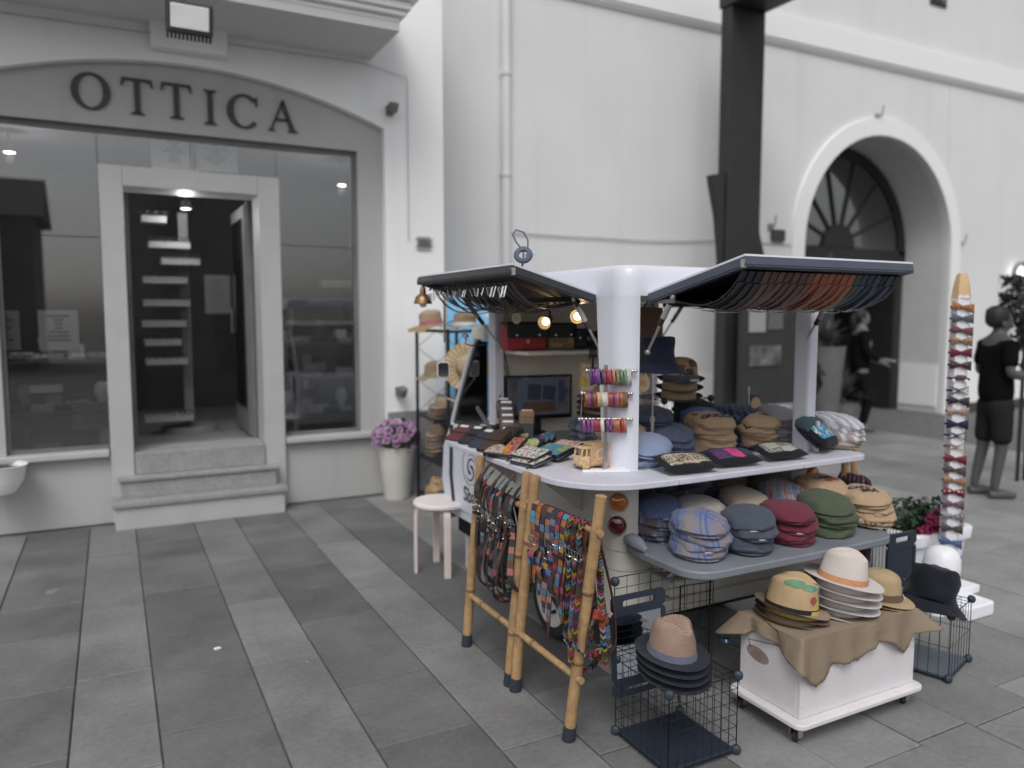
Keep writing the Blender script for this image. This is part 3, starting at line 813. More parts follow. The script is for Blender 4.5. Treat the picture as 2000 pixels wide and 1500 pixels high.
shell(corner(),.951,1.6879,.05,'corner_post',m_van,widen)
shell(corner(xe=1.96,ye=2.80),.60,.924,.05,'corner_panel',m_vanlow)
shell(corner(xe=X1,ye=2.80),.515,.597,.05,'rear_lower_panel',m_vanlow)
pth=[(x-.004 if x<1.9 else x,y-.004) for x,y in corner(xe=X1,ye=2.80)]
shell(pth,.30,.512,.05,'rear_skirt',m_vanlow)
V(MB().box(X1-.06,X1,Y0,Y0+.1,.60,1.687),'corner_post',m_van,smooth=0,bevel=.015)
V(MB().box(X1-.05,X1,3.82,3.9,.6,1.687),'corner_post',m_van,smooth=0,bevel=.01)
V(MB().box(X0,X0+.06,3.80,3.88,.951,1.687),'corner_post',m_van,smooth=0,bevel=.008)
ach=[(3.2+.255*math.cos(PI*i/16),.21+.255*math.sin(PI*i/16)) for i in range(17)]
ach=[p for p in ach if p[1]>.40]
sp=[(2.80,.40)]+[( y,z) for y,z in ach[::-1]]+[(3.90,.40),(3.90,.924),(2.80,.924)]
V(MB().prism(sp,X0,X0+.03,'yz'),'side_panel',m_vanlow,smooth=20)
V(MB().box(X1-.03,X1,2.72,3.90,.40,.924),'side_panel',m_vanlow,smooth=0)
V(MB().box(X0+.04,X1-.04,3.86,3.90,.42,1.686),'bulkhead',m_bulk,smooth=0)
V(MB().box(X0+.031,X1-.031,2.74,3.858,.90,.93),'inner_deck',M('deck_grey',A(150,150,156),.6),smooth=0)
V(MB().box(X0+.052,X1-.032,2.655,3.3,.60,.628),'cargo_floor',m_tail,smooth=0)
V(MB().box(X0+.052,X1-.032,3.3,3.34,.60,.898),'cargo_wall',m_bulk,smooth=0)
V(MB().box(1.94,X1-.1,3.55,3.858,1.395,1.415),'wall_shelf',m_bulk,smooth=0,bevel=.003)
V(MB().box(X0+.08,X1-.08,2.72,4.5,.22,.395),'underbody',m_dark,smooth=0)
# counter: an L with a rounded outer corner, in three boards
m_ctr=m_whitew
def rounded(cx_,cy_,r,a0,a1,n=10): return [(cx_+r*math.cos(R(a0+(a1-a0)*i/n)),cy_+r*math.sin(R(a0+(a1-a0)*i/n))) for i in range(n+1)]
V(MB().prism([(1.925,3.70),(1.54,3.70),(1.54,3.02),(1.925,3.02)],.925,.951,'xy'),'counter_board',m_ctr,smooth=0,bevel=.005)
V(MB().prism([(1.868,3.017),(1.54,3.017)]+rounded(1.84,2.69,.30,180,268,14)+[(1.93,2.385),(2.0,2.385),(2.0,2.598),(1.868,2.735)],.925,.951,'xy'),'counter_board',m_ctr,smooth=40,bevel=.004)
V(MB().prism([(2.003,2.385),(2.72,2.395),(2.72,2.70),(2.003,2.70)],.925,.951,'xy'),'counter_board',m_ctr,smooth=0,bevel=.005)
V(MB().prism([(2.723,2.395),(3.05,2.405)]+rounded(3.10,2.48,.075,-90,0,6)+[(3.175,2.70),(2.723,2.70)],.925,.951,'xy'),'counter_board',m_ctr,smooth=40,bevel=.004)
for y in (2.9,3.55): V(MB().prism([(X0-.002,.924),(1.6,.924),(X0-.002,.72)],y,y+.02,'xz'),'counter_bracket',m_bump,smooth=0)
# tailgate let down as a shelf
V(MB().prism([(1.89,2.59),(1.875,2.45),(1.88,2.30)]+rounded(2.0,2.26,.12,180,270,8)+[(2.55,2.135),(2.92,2.14)]+rounded(2.93,2.25,.11,-90,0,8)+[(3.04,2.45),(3.03,2.59)],.612,.645,'xy'),'tailgate',m_tail,smooth=40,bevel=.006)
V(MB().tube([(1.905,2.60,.66),(1.895,2.55,.672),(1.89,2.50,.668),(1.885,2.44,.655)],[.02,.03,.028,.012],10),'tailgate_hinge',m_tail)
for x in (2.06,2.9): V(MB().obox((x,2.47,.535),(.022,.014,.26),(R(48),0,0)),'tailgate_stay',m_van,smooth=0,bevel=.003)
for z0,z1,o_ in ((.525,.585,.10),(.43,.50,.15),(.335,.405,.09)):
    V(MB().box(2.02,3.0,Y0-.004-o_,Y0-.006,z0,z1),'bumper_bar',m_bump,smooth=0,bevel=.015,seg=3)
# lamps on both rear corners
amber=M('amber_lens',(.45,.13,.01),.15,var=.2,scale=60,coat=1.0); redl=M('red_lens',(.09,.008,.01),.15,var=.2,scale=60,coat=1.0)
def rear_lamp(c,d,m_,nm,lb):
    d=Vector(d).normalized(); mt=Matrix.Translation(c)@d.to_track_quat('Z','Y').to_matrix().to_4x4()
    h=V(MB().lathe([(.055,-.05),(.05,.0),(.045,.018),(.04,.02),(.0,.018)],24,mt),'lamp_housing',m_vanlow)
    o=V(MB().lathe([(.041,.019),(.042,.03),(.034,.045),(.018,.053),(0,.055)],24,mt),nm,m_,h); o['label']=lb
rear_lamp((1.903,2.655,.815),(-.72,-.7,0),amber,'indicator_lens','amber indicator lens on the near corner')
rear_lamp((1.896,2.655,.715),(-.72,-.7,0),redl,'tail_light_lens','dark red tail lamp lens on the near corner')
rear_lamp((2.99,2.62,.84),(.2,-1,0),amber,'indicator_lens','amber indicator lens on the far corner')
# wheels
def wheel(c,s,steer=0):
    mt=Matrix.Translation(c)@Matrix.Rotation(R(-90)*s,4,'Y')
    w=V(MB().lathe([(.125,-.05),(.15,-.062),(.18,-.058),(.197,-.04),(.202,0),(.197,.04),(.18,.058),(.15,.062),(.125,.05)],36,mt),'wheel',m_rubber)
    V(MB().lathe([(.06,-.03),(.118,-.03),(.124,.05),(.134,.055),(.134,.062),(.122,.06),(.112,.045),(.105,.02),(.07,.012),(.062,.0),(.06,-.03)],36,mt),'rim',m_rim,w)
    V(MB().lathe([(0,.035),(.03,.035),(.045,.02),(.062,.012),(.062,-.03),(0,-.03)],24,mt),'hub',m_black,w)
    for k in range(5):
        a=2*PI*k/5+.3
        V(MB().lathe([(0,.04),(.009,.036),(.012,.01)],8,mt@Matrix.Translation((.085*math.cos(a),.085*math.sin(a),0))),'wheel_nut',m_black,w)
wheel((1.94,3.2,.202),1); wheel((2.95,3.2,.202),-1)
wheel((2.445,4.35,.202),1)
# flaps raised on gas struts
def flap(name,hinge0,hinge1,out,th,mt,skin,lb):
    """panel between the hinge line and the outer edge"""
    h0,h1,o0=Vector(hinge0),Vector(hinge1),Vector(out)
    e=(h1-h0); a=(o0-h0); n=e.cross(a).normalized()
    if n.z<0: n=-n
    def P4(u,v,w): return h0+e*u+a*v+n*w
    def slabb(u0,u1,v0,v1,w0,w1):
        b=MB(); b.add([P4(u,v,w) for u in (u0,u1) for v in (v0,v1) for w in (w0,w1)],[(0,1,3,2),(4,6,7,5),(0,4,5,1),(2,3,7,6),(0,2,6,4),(1,5,7,3)]); return b
    root=V(slabb(0,1,0,1,.004,.012),name,skin,smooth=0); root['label']=lb
    lw=.035/e.length; lv=.035/a.length
    for q in ((0,lw,0,1),(1-lw,1,0,1),(lw,1-lw,1-lv,1),(lw,1-lw,0,lv)):
        V(slabb(*q,-.028,.0035),'frame_profile',mt,root,smooth=0,bevel=.003)
        V(slabb(q[0]+.002,q[1]-.002,q[2]+.002,q[3]-.002,-.034,-.0285),'frame_lip',mt,root,smooth=0,bevel=.002)
    V(slabb(lw,1-lw,lv,1-lv,-.012,.0035),'lining',M('flap_lining',(.018,.018,.024),.7),root,smooth=0)
    for u in (.002,.998):
        b=MB(); c=P4(u,.975,-.02); b.obox(c,(.016,.016,.03),(0,0,0)); V(b,'corner_cap',m_steel,root,smooth=0)
    return root
flap('side_flap',(1.868,2.80,1.690),(1.868,3.88,1.690),(1.45,2.785,1.806),.045,m_flap,m_van,'raised side flap with charcoal frame')
flap('rear_flap',(1.99,2.598,1.690),(2.925,2.598,1.690),(2.035,2.09,1.815),.045,m_flapr,m_van,'raised rear flap with blue grey frame')
flap('far_flap',(X1+.002,2.80,1.690),(X1+.002,3.8,1.690),(X1+.42,2.80,1.74),.045,m_flap,m_van,'raised flap on the far side')
def strut(p0,p1,rod=.4):
    p0,p1=Vector(p0),Vector(p1); m_=p0.lerp(p1,1-rod)
    s_=V(MB().bar(p0,m_,.011,12),'gas_strut',m_black)
    V(MB().bar(m_,p1,.006,10),'strut_rod',m_steel,s_)
    V(MB().bar(p0.lerp(m_,.25),p0.lerp(m_,.75),.0125,12),'strut_sleeve',flat('strut_label',A(150),.4),s_)
    for p in (p0,p1): V(MB().lathe([(0,-.012),(.011,-.009),(.013,0),(.011,.009),(0,.012)],12,Matrix.Translation(p)),'ball_joint',m_steel,s_)
strut((1.80,2.87,1.675),(1.90,2.80,1.44),.45)
strut((1.70,3.83,1.70),(1.90,3.76,1.42),.5)
strut((2.02,2.47,1.68),(2.01,2.62,1.45),.5)
strut((2.93,2.47,1.68),(2.975,2.66,1.45),.5)
strut((3.15,3.75,1.68),(3.01,3.80,1.45),.5)
V(MB().box(2.006,2.016,2.45,2.60,1.655,1.67),'hinge_plate',m_strut,smooth=0)
# folding stay at the near end of the rear counter and a bracket at its far end
V(MB().obox((2.055,2.50,.985),(.012,.004,.20),(R(55),0,0)),'folding_stay',m_steel,smooth=0)
V(MB().box(2.985,3.0,2.56,2.585,.952,1.10),'stay_bracket',m_van,smooth=0,bevel=.002)
V(MB().obox((1.72,3.56,1.03),(.012,.35,.02),(R(30),0,0)),'folding_stay',m_strut,smooth=0)
# cab
side=[(3.925,.36),(4.50,.36),(4.58,.55),(4.55,.78),(4.43,.935),(3.925,.935)]
for x0,x1 in ((X0,X0+.03),(X1-.03,X1)):
    V(MB().prism(side,x0,x1,'yz'),'cab_side',m_van,smooth=0,bevel=.006)
V(loft([[(x,y,z) for x,y,z in ((xx,4.50,.36),(xx,4.60,.45),(xx,4.63,.60),(xx,4.60,.78),(xx,4.46,.95),(xx,4.40,.94),(xx,4.50,.75),(xx,4.52,.42))] for xx in (X0+.031,X0+.25,X1-.25,X1-.031)]),'nose',m_van,smooth=50)
def pillar(x): return [(x,4.43,.935),(x,4.36,1.06),(x,4.24,1.25),(x,4.10,1.45),(x,4.06,1.49)]
for x in (X0+.018,X1-.018):
    V(MB().tube(pillar(x),.019,8),'windscreen_pillar',m_van)
    V(MB().tube([(q[0],q[1]-.034,q[2]-.006) for q in pillar(x)],.012,6),'window_seal',m_trim)
    V(MB().tube([(x,3.94,.95),(x,4.38,.95)],.012,6),'window_seal',m_trim)
V(loft([[(xx,3.925,1.47),(xx,4.06,1.47),(xx,4.10,1.50),(xx,4.07,1.535),(xx,3.925,1.56)] for xx in (X0-.01,X0+.3,X1-.3,X1+.01)]),'cab_roof',m_cream,smooth=50,bevel=.006)
cg=glass('cab_glass',(.30,.32,.34),.07)
V(MB().prism([(3.93,.96),(4.385,.96),(4.33,1.05),(4.06,1.46),(3.93,1.46)],X0+.014,X0+.018,'yz'),'side_window',cg,smooth=0)
V(MB().prism([(3.93,.96),(4.385,.96),(4.33,1.05),(4.06,1.46),(3.93,1.46)],X1-.018,X1-.014,'yz'),'side_window',cg,smooth=0)
b=MB(); b.add([Vector(p) for p in ((X0+.04,4.43,.95),(X1-.04,4.43,.95),(X1-.04,4.07,1.48),(X0+.04,4.07,1.48))],[(0,1,2,3)])
V(b,'windscreen',glass('screen_glass',(.45,.5,.52),.08),smooth=0)
V(MB().box(X0+.04,X1-.04,3.92,4.49,.38,.42),'cab_floor',m_dark,smooth=0)
V(MB().box(X0+.1,X1-.1,3.95,4.10,.5,1.1),'cab_seat',M('seat_fabric',(.05,.055,.06),.9,var=.3,fine=200),smooth=0,bevel=.03)
V(MB().box(X0+.06,X1-.06,4.25,4.42,.78,.92),'dashboard',m_dark,smooth=0,bevel=.03)
dr=V(MB().prism([(3.955,.42),(4.33,.42),(4.37,.60),(4.36,.93),(3.955,.93)],X0-.012,X0-.002,'yz'),'door',m_van,smooth=0,bevel=.005); dr['label']='door with a black spiral logo and lettering'
V(MB().tube([(X0-.014,4.385,.93),(X0-.014,4.40,.62),(X0-.014,4.35,.42)],.011,6),'door_seal',m_trim,dr)
lp=PX(919,918,X0-.0135)
def spiral(cy,cz,s,x,mirror=1):
    """two black commas wound round each other inside a broken ring, on a plane that faces -x"""
    b=MB()
    def rib(fn,wf,n):
        L=[];Rr=[]
        for i in range(n+1):
            t=i/n; p=Vector(fn(t)); q=Vector(fn(min(1,t+.002)))-Vector(fn(max(0,t-.002))); q.normalize(); nn=Vector((-q.y,q.x))*wf(t)
            L.append(p+nn); Rr.append(p-nn)
        for i in range(n):
            b.add([Vector((x,cy-mirror*a.x*s,cz+a.y*s)) for a in (L[i],L[i+1],Rr[i+1],Rr[i])],[(0,1,2,3)])
    for k in (0,PI):
        rib(lambda t:((.10+.50*t)*math.cos(k+PI*.5-t*PI*1.35),(.10+.50*t)*math.sin(k+PI*.5-t*PI*1.35)),lambda t:.085*(1-t)**.7+.006,30)
    for k in (0.3,PI+.3):
        rib(lambda t:((.62+.40*t)*math.cos(k+PI*.55-t*PI*1.15),(.62+.40*t)*math.sin(k+PI*.55-t*PI*1.15)),lambda t:.022*math.sin(PI*min(1,t*1.0+.02))+.003,36)
    return b
V(spiral(lp.y,lp.z,.135,X0-.0135),'spiral_logo',m_ink,dr,smooth=0,recalc=False)
q=PX(914,968,X0-.0135)
tb=text_mb('Sba',.125,.003)
xform(tb,Matrix.Translation((X0-.0135,q.y-.02,q.z))@Matrix(((0,0,-1,0),(-1,0,0,0),(0,1,0,0),(0,0,0,1))))
V(tb,'lettering',m_ink,dr,smooth=0)
V(MB().box(X0-.03,X0-.014,3.99,4.05,.86,.885),'handle',m_steel,dr,smooth=0,bevel=.004)
# mirror on its stalk, small head lamp
mp=PX(866,722,1.78)
mr=V(MB().tube([(X0+.0,4.36,1.08),(1.83,4.42,1.10),mp+Vector((.01,-.02,-.06))],.006,8),'mirror_arm',m_steel)
def rb(w,h,r,n=5):
    w,h,r=w*.58,h*.66,r*.6
    return rrect(-w/2,w/2,-h/2,h/2,r,n)
mq=Matrix.Translation(mp)@Matrix.Rotation(R(-18),4,'Z')
V(MB().prism(rb(.13,.15,.03),0,.022,'xz',mq),'wing_mirror',m_cream,mr,smooth=30)
V(MB().prism(rb(.11,.13,.025),-.003,-.0005,'xz',mq),'mirror_glass',flat('mirror_silver',(.7,.72,.74),.04,1.0),mr,smooth=0)
hl=V(MB().lathe([(.0,.0),(.05,.02),(.075,.08),(.078,.1),(.06,.105),(0,.11)],24,Matrix.Translation((2.02,4.56,.84))@Matrix.Rotation(R(-100),4,'X')@Matrix.Scale(.8,4)),'headlight',m_van)
# ================================================================== GOODS: builders
from mathutils.bvhtree import BVHTree
rg=random.Random(11)
f_navy=fabric('wool_navy',(.035,.045,.085)); f_slate=fabric('wool_slate_blue',(.075,.09,.15),.2); f_maroon=fabric('felt_maroon',(.14,.028,.048),.12,.15)
f_green=fabric('felt_olive_green',(.075,.095,.06),.15,.2); f_burlap=fabric('coffee_sack',(.42,.30,.19),.14,.35); f_beige=fabric('linen_beige',(.40,.33,.27),.12,.3)
f_grey=fabric('linen_grey',(.34,.31,.30),.1,.3); f_char=fabric('linen_charcoal',(.062,.078,.105),.5,.7); f_dkgreen=fabric('tartan_dark',(.02,.035,.035)); f_blue=fabric('denim_blue',(.07,.12,.30),.2)
f_tan=fabric('tan_cloth',(.28,.21,.15)); f_brown=fabric('brown_cloth',(.13,.085,.055)); f_black=fabric('black_cotton',(.012,.014,.022),.2,.2); f_speck=fabric('speckled_wool',(.26,.25,.28),.1,.8); f_ltblue=fabric('chambray',(.22,.27,.40),.15,.4)
f_olive=fabric('dark_olive',(.06,.058,.045))
p_navy=plaid('check_navy',(.10,.13,.24),[(0,13,.1,.42,(.035,.045,.10),.8),(1,13,.3,.42,(.04,.05,.11),.7),(0,13,.55,.16,(.34,.36,.42),.55),(1,13,.8,.16,(.13,.08,.07),.8)],.5)
p_lblue=plaid('check_pale_blue',(.155,.195,.33),[(0,9,.15,.30,(.26,.22,.20),.75),(1,9,.2,.30,(.24,.21,.20),.6),(0,9,.5,.10,(.08,.12,.34),.8),(1,9,.55,.10,(.09,.13,.34),.7),(0,9,.66,.03,(.05,.06,.15),.8),(1,9,.70,.03,(.05,.06,.15),.8)],.45)
p_red=plaid('check_red_blue',(.36,.34,.40),[(0,14,.1,.4,(.16,.26,.40),.75),(1,14,.2,.4,(.17,.25,.38),.65),(0,14,.6,.14,(.42,.10,.09),.8),(1,14,.65,.14,(.42,.10,.09),.8),(0,28,.2,.1,(.6,.58,.6),.6),(1,28,.3,.1,(.6,.58,.6),.6)],.6)
p_dark=plaid('check_dark_navy',(.028,.04,.085),[(0,16,.1,.3,(.015,.02,.04),.8),(1,16,.1,.3,(.015,.02,.04),.8),(0,32,.4,.08,(.13,.17,.28),.8),(1,32,.4,.08,(.13,.17,.28),.8)],.3)
p_grey=plaid('check_grey',(.17,.19,.25),[(0,16,.1,.3,(.06,.07,.10),.7),(1,16,.1,.3,(.07,.08,.11),.7),(0,16,.55,.07,(.4,.42,.47),.7),(1,16,.6,.07,(.4,.42,.47),.7)],.2)
p_window=plaid('windowpane_navy',(.05,.062,.105),[(0,24,.4,.05,(.015,.02,.04),.9),(1,24,.4,.05,(.015,.02,.04),.9)],0)
p_brown=plaid('check_brown_navy',(.09,.075,.08),[(0,14,.1,.45,(.03,.04,.09),.85),(0,14,.62,.12,(.34,.33,.36),.6),(1,14,.3,.35,(.05,.05,.09),.6)],.4)
p_stripe=plaid('striped_beige',(.40,.34,.31),[(0,17,.1,.34,(.66,.66,.72),.9),(0,17,.52,.12,(.30,.29,.36),.8)],.9)
p_stripew=plaid('striped_pale',(.66,.66,.74),[(0,22,.1,.38,(.30,.29,.38),.75),(0,22,.62,.1,(.42,.36,.34),.7)],.6)
p_scarf=plaid('striped_wine',(.10,.03,.05),[(0,34,.1,.4,(.02,.02,.05),.9),(0,34,.6,.1,(.30,.26,.30),.8)],1.2)
m_lab=flat('cap_label',A(190,184,172),.6)

CAPMESH={}
def cap_mb(seed,a=.106,b=.128,h=.073,peak=.014,wr=.0105):
    prof=[(.90,.0),(.965,.010),(1.0,.026),(.995,.044),(.945,.060),(.83,.073),(.64,.0815),(.40,.0868),(.15,.0885)]
    m=MB(); nu=44
    vs=[];fs=[]
    for r,z in prof:
        for k in range(nu):
            t=2*PI*k/nu; c,s_=math.cos(t),math.sin(t)
            x=a*r*math.copysign(abs(c)**.86,c); y=b*r*math.copysign(abs(s_)**.9,s_)
            fr=max(0,-y/b); bk=max(0,y/b)
            zz=z/.0885*h*(1-.34*fr*fr*min(1,z/.03))+bk*peak*(z/.0885)*(1-bk*.8)
            p=Vector((x,y-(.010*math.sin(PI*min(1,z/.06)) if y<0 else 0)*fr,zz))
            amp=wr*min(1,z/.02)*(1 if r>.5 else .5)
            q=Vector((x*22,y*22,zz*75+seed*9.7))
            p+=Vector((noise.noise(q),noise.noise(q+Vector((9,3,1))),.5*noise.noise(q+Vector((1,7,5)))))*amp
            q2=Vector((x*60,y*30,zz*130+seed*3.1)); p+=Vector((x,y,0)).normalized()*noise.noise(q2)*amp*.6
            vs.append(p)
    top=len(vs); vs.append(Vector((0,.01,h+peak*.3)))
    n=len(prof)
    for i in range(n-1):
        for k in range(nu): fs.append((i*nu+k,i*nu+(k+1)%nu,(i+1)*nu+(k+1)%nu,(i+1)*nu+k))
    for k in range(nu): fs.append(((n-1)*nu+k,(n-1)*nu+(k+1)%nu,top))
    fs.append(tuple(range(nu-1,-1,-1)))
    m.add(vs,fs); return m
def visor_mb(a=.106,b=.128):
    m=MB()
    def f(u,v):
        t=R(-90)+R(64)*(2*u-1); w=v*2 if v<.5 else 2-v*2
        rr=.90+.185*w*math.cos((2*u-1)*PI/2*.98)
        return (a*rr*math.cos(t),b*rr*math.sin(t),.012-.010*w+.004*(2*u-1)**2+(0 if v<.5 else -.004*math.sin(PI*min(1,w+.1))))
    return m.grid(f,18,8)
def make_cap(name,mt,seed,lab,parent_label,visor=True,**k):
    o=thing(name,parent_label,'cap')
    c=cap_mb(seed,**k).build('crown',mt,o,world=False,smooth=60)
    if visor: visor_mb().build('visor',mt,o,world=False,smooth=50)
    if lab:
        b=MB(); b.grid(lambda u,v:((u-.42)*.040,-.1295-.006*v+.02*(u-.42)**2,.0115-.003*v),6,1)
        b.build('label_tag',m_lab,o,world=False,smooth=0)
    return o
CAPS=[]
def proto_caps():
    for s_ in range(5):
        o=make_cap('flat_cap',f_navy,s_,s_ in(0,2),'x'); o.location=(0,0,-50); CAPS.append(o)
proto_caps()
USED=set()
def cap(x,y,z,rz,mt,label,group=None,k=None,scale=1.0,flat_=1.0,tilt=(0,0)):
    k=rg.randrange(4) if k is None else k
    src=CAPS[k]
    o=dup(src,(x,y,z),(tilt[0],tilt[1],R(rz)),label,group,mats={'crown':mt,'visor':mt},scale=(scale,scale,scale*flat_))
    return o
def cap_stack(px,py,z,n,mts,what,where,rz=-20,dz=.028,y=None,scale=1.0,group=None,flat_=1.0):
    """n caps nested in one another; the lowest first"""
    p=PZ(px,py,z) if y is None else Vector((PY(px,py,y).x,y,z))
    out=[]
    words={1:[''],2:['lower','upper'],3:['bottom','middle','top'],4:['bottom','second','third','top'],5:['bottom','second','middle','fourth','top']}[n]
    for i in range(n):
        mt=mts[i] if isinstance(mts,list) else mts
        lb=(words[i]+' cap of the '+what+' stack '+where).strip() if n>1 else what+' '+where
        out.append(cap(p.x+rg.uniform(-.011,.011),p.y+rg.uniform(-.010,.010),z+i*dz,rz+rg.uniform(-13,13),mt,lb,group,scale=scale,flat_=flat_,tilt=(rg.uniform(-.04,.09),rg.uniform(-.08,.08))))
    return out
def stack_top(px,py,n,mts,what,where,z=None,dz=.031,rz=-15,group=None,scale=1.0):
    z=TG if z is None else z
    p=PZ(px,py,z+(n-1)*dz+.036)
    words={3:['bottom','middle','top'],4:['bottom','second','third','top'],5:['bottom','second','middle','fourth','top']}[n]
    out=[]
    for i in range(n):
        mt=mts[i] if isinstance(mts,list) else mts
        out.append(cap(p.x+rg.uniform(-.008,.008),p.y+rg.uniform(-.008,.008),z+i*dz,rz+rg.uniform(-9,9),mt,words[i]+' cap of the '+what+' stack '+where,group,scale=scale,tilt=(rg.uniform(-.03,.06),rg.uniform(-.05,.05))))
    return out
def bvh_of(o): return BVHTree.FromPolygons([v.co.copy() for v in o.data.vertices],[tuple(p.vertices) for p in o.data.polygons])
def printed(capobj,txt,size,loc,rz,mt,bold=.0018,off=.003,side=False):
    """lettering printed on a cap crown or round a hat crown"""
    cr=[c for c in capobj.children if c.name.startswith('crown')][0]
    t=text_mb(txt,size,bold); subdivide(t,.007)
    bv=bvh_of(cr)
    m_=Matrix.Translation((loc[0],loc[1],0))@Matrix.Rotation(R(rz),4,'Z')
    for v in t.bm.verts:
        if side:
            an=loc[0]+v.co.x/.088; z=loc[1]+v.co.y
            d=Vector((math.cos(an),math.sin(an),0))
            h=bv.ray_cast(Vector((0,0,z))+d*.4,-d)
            v.co=h[0]+h[1]*off if h[0] is not None else Vector((0,0,z))+d*.1
        else:
            q=m_@v.co
            h=bv.ray_cast(Vector((q.x,q.y,.3)),Vector((0,0,-1)))
            v.co=h[0]+Vector((0,0,off)) if h[0] is not None else Vector((q.x,q.y,.03))
    t.build('lettering',mt,capobj,world=False,smooth=0,recalc=False)
def blot(capobj,loc,rx,ry,mt,seed=0,off=.0018,side=False):
    cr=[c for c in capobj.children if c.name.startswith('crown')][0]; bv=bvh_of(cr); b=MB()
    n=20;K=6; vs=[]
    for i in range(K+1):
        for k in range(n):
            a=2*PI*k/n; w=1+.22*noise.noise(Vector((math.cos(a)*1.6+seed,math.sin(a)*1.6,seed)))
            dx,dy=rx*w*i/K*math.cos(a),ry*w*i/K*math.sin(a)
            if side:
                an=loc[0]+dx/.088; z=loc[1]+dy; d=Vector((math.cos(an),math.sin(an),0)); h=bv.ray_cast(Vector((0,0,z))+d*.4,-d)
                vs.append(h[0]+h[1]*off if h[0] is not None else Vector((0,0,z))+d*.09)
            else:
                h=bv.ray_cast(Vector((loc[0]+dx,loc[1]+dy,.3)),Vector((0,0,-1)))
                vs.append(h[0]+Vector((0,0,off)) if h[0] is not None else Vector((loc[0]+dx,loc[1]+dy,.03)))
    b.add(vs,[(i*n+k,i*n+(k+1)%n,(i+1)*n+(k+1)%n,(i+1)*n+k) for i in range(K) for k in range(n)])
    b.build('printed_patch',mt,capobj,world=False,smooth=40,recalc=False)

def hat(name,label,cat,loc,rz,crown_m,brim_m,band_m=None,ca=.078,cb=.096,ch=.115,bw=.05,dip=.012,curl=.012,style='fedora',taper=.86,bandh=.03,tilt=(0,0),group=None,sub=(0,0),wob=0,scale=1.0,seed=0):
    o=thing(name,label,cat,loc,0,group); o.rotation_euler=(tilt[0],tilt[1],R(rz)); o.scale=(scale,)*3
    nu=48
    def S(k,x,y): return x
    vs=[];rows=[]
    def ring(r,z,e=1.0):
        row=[]
        for k in range(nu):
            t=2*PI*k/nu; x=ca*r*math.cos(t); y=cb*r*math.sin(t); row.append((x,y,z))
        rows.append(row)
    if style in('fedora','trilby'):
        for i in range(8): v=i/7; ring(1-(1-taper)*v,ch*.74*v)
        for i in range(1,8): a=PI/2*i/8; ring(taper*(.52+.48*math.cos(a)),ch*(.74+.26*math.sin(a)))
        for r,z in ((.48,1.0),(.34,.995),(.2,.99),(.08,.988)): ring(taper*r,ch*z)
    elif style=='round':
        for i in range(6): v=i/5; ring(1-(1-taper)*v,ch*.6*v)
        for i in range(1,9): a=PI/2*i/9; ring(taper*math.cos(a)**.8,ch*(.6+.4*math.sin(a)))
    else: # bucket: straight sides, flat top
        for i in range(7): v=i/6; ring(1-(1-taper)*v,ch*.94*v)
        for r,z in ((taper*.97,.985),(taper*.9,1.0),(taper*.6,1.01),(taper*.2,1.012)): ring(r,ch*z)
    def shape(p):
        x,y,z=p
        if style=='fedora' or style=='trilby':
            hz=max(0,(z/ch-.35)/.65)
            front=max(0,-y/cb)
            # the front is pinched and higher, the ridge runs back
            x*=1-.22*hz*front**1.2
            z+=ch*.05*hz*front-ch*.10*hz*max(0,y/cb)
            d=math.exp(-(x/(ca*.26))**2)*max(0,min(1,(hz-.55)/.4))
            z-=ch*.17*d*(1-max(0,(y/cb-.35))*1.2)
            pin=math.exp(-((y+cb*.58)/(cb*.26))**2)*math.exp(-((hz-.78)/.32)**2)
            x*=1-.24*pin; z-=ch*.05*pin
        if wob:
            q=Vector((x*14+seed*5,y*14,z*16)); x+=noise.noise(q)*wob; y+=noise.noise(q+Vector((5,1,3)))*wob; z+=noise.noise(q+Vector((2,8,1)))*wob*.7
        return Vector((x,y,z))
    b=MB(); vs=[shape(p) for row in rows for p in row]; n=len(rows); fs=[]
    for i in range(n-1):
        for k in range(nu): fs.append((i*nu+k,i*nu+(k+1)%nu,(i+1)*nu+(k+1)%nu,(i+1)*nu+k))
    fs.append(tuple((n-1)*nu+k for k in range(nu)))
    b.add(vs,fs); b.build('crown',crown_m,o,world=False,smooth=60)
    def br(u,v):
        t=2*PI*u; c,s_=math.cos(t),math.sin(t)
        w=v*2 if v<.5 else 2-2*v
        th=-.0035*math.sin(PI*min(1,w*.5+.5)) if v<.5 else 0
        x=(ca*.985+bw*w)*c; y=(cb*.985+bw*w)*s_
        fr=max(0,-s_)
        z=w*w*(curl*(abs(c)**1.5*.9+max(0,s_)*1.0)-dip*fr**1.5)
        if style=='bucket': z=-dip*w
        if wob:
            q=Vector((x*11+seed*3,y*11,seed)); z+=noise.noise(q)*wob*1.6*w
        return (x,y,z+th)
    b=MB(); b.grid(br,nu,14,wrap=True); b.build('brim',brim_m,o,world=False,smooth=60)
    if band_m:
        def bd(u,v):
            t=2*PI*u; q=v*bandh; r=1-(1-taper)*q/(ch*.86)
            p=shape((ca*r*math.cos(t),cb*r*math.sin(t),q+.001)); d=Vector((p.x,p.y,0)).normalized()
            return p+d*.0022
        b=MB(); b.grid(bd,nu,3,wrap=True); b.build('hat_band',band_m,o,world=False,smooth=60)
    return o

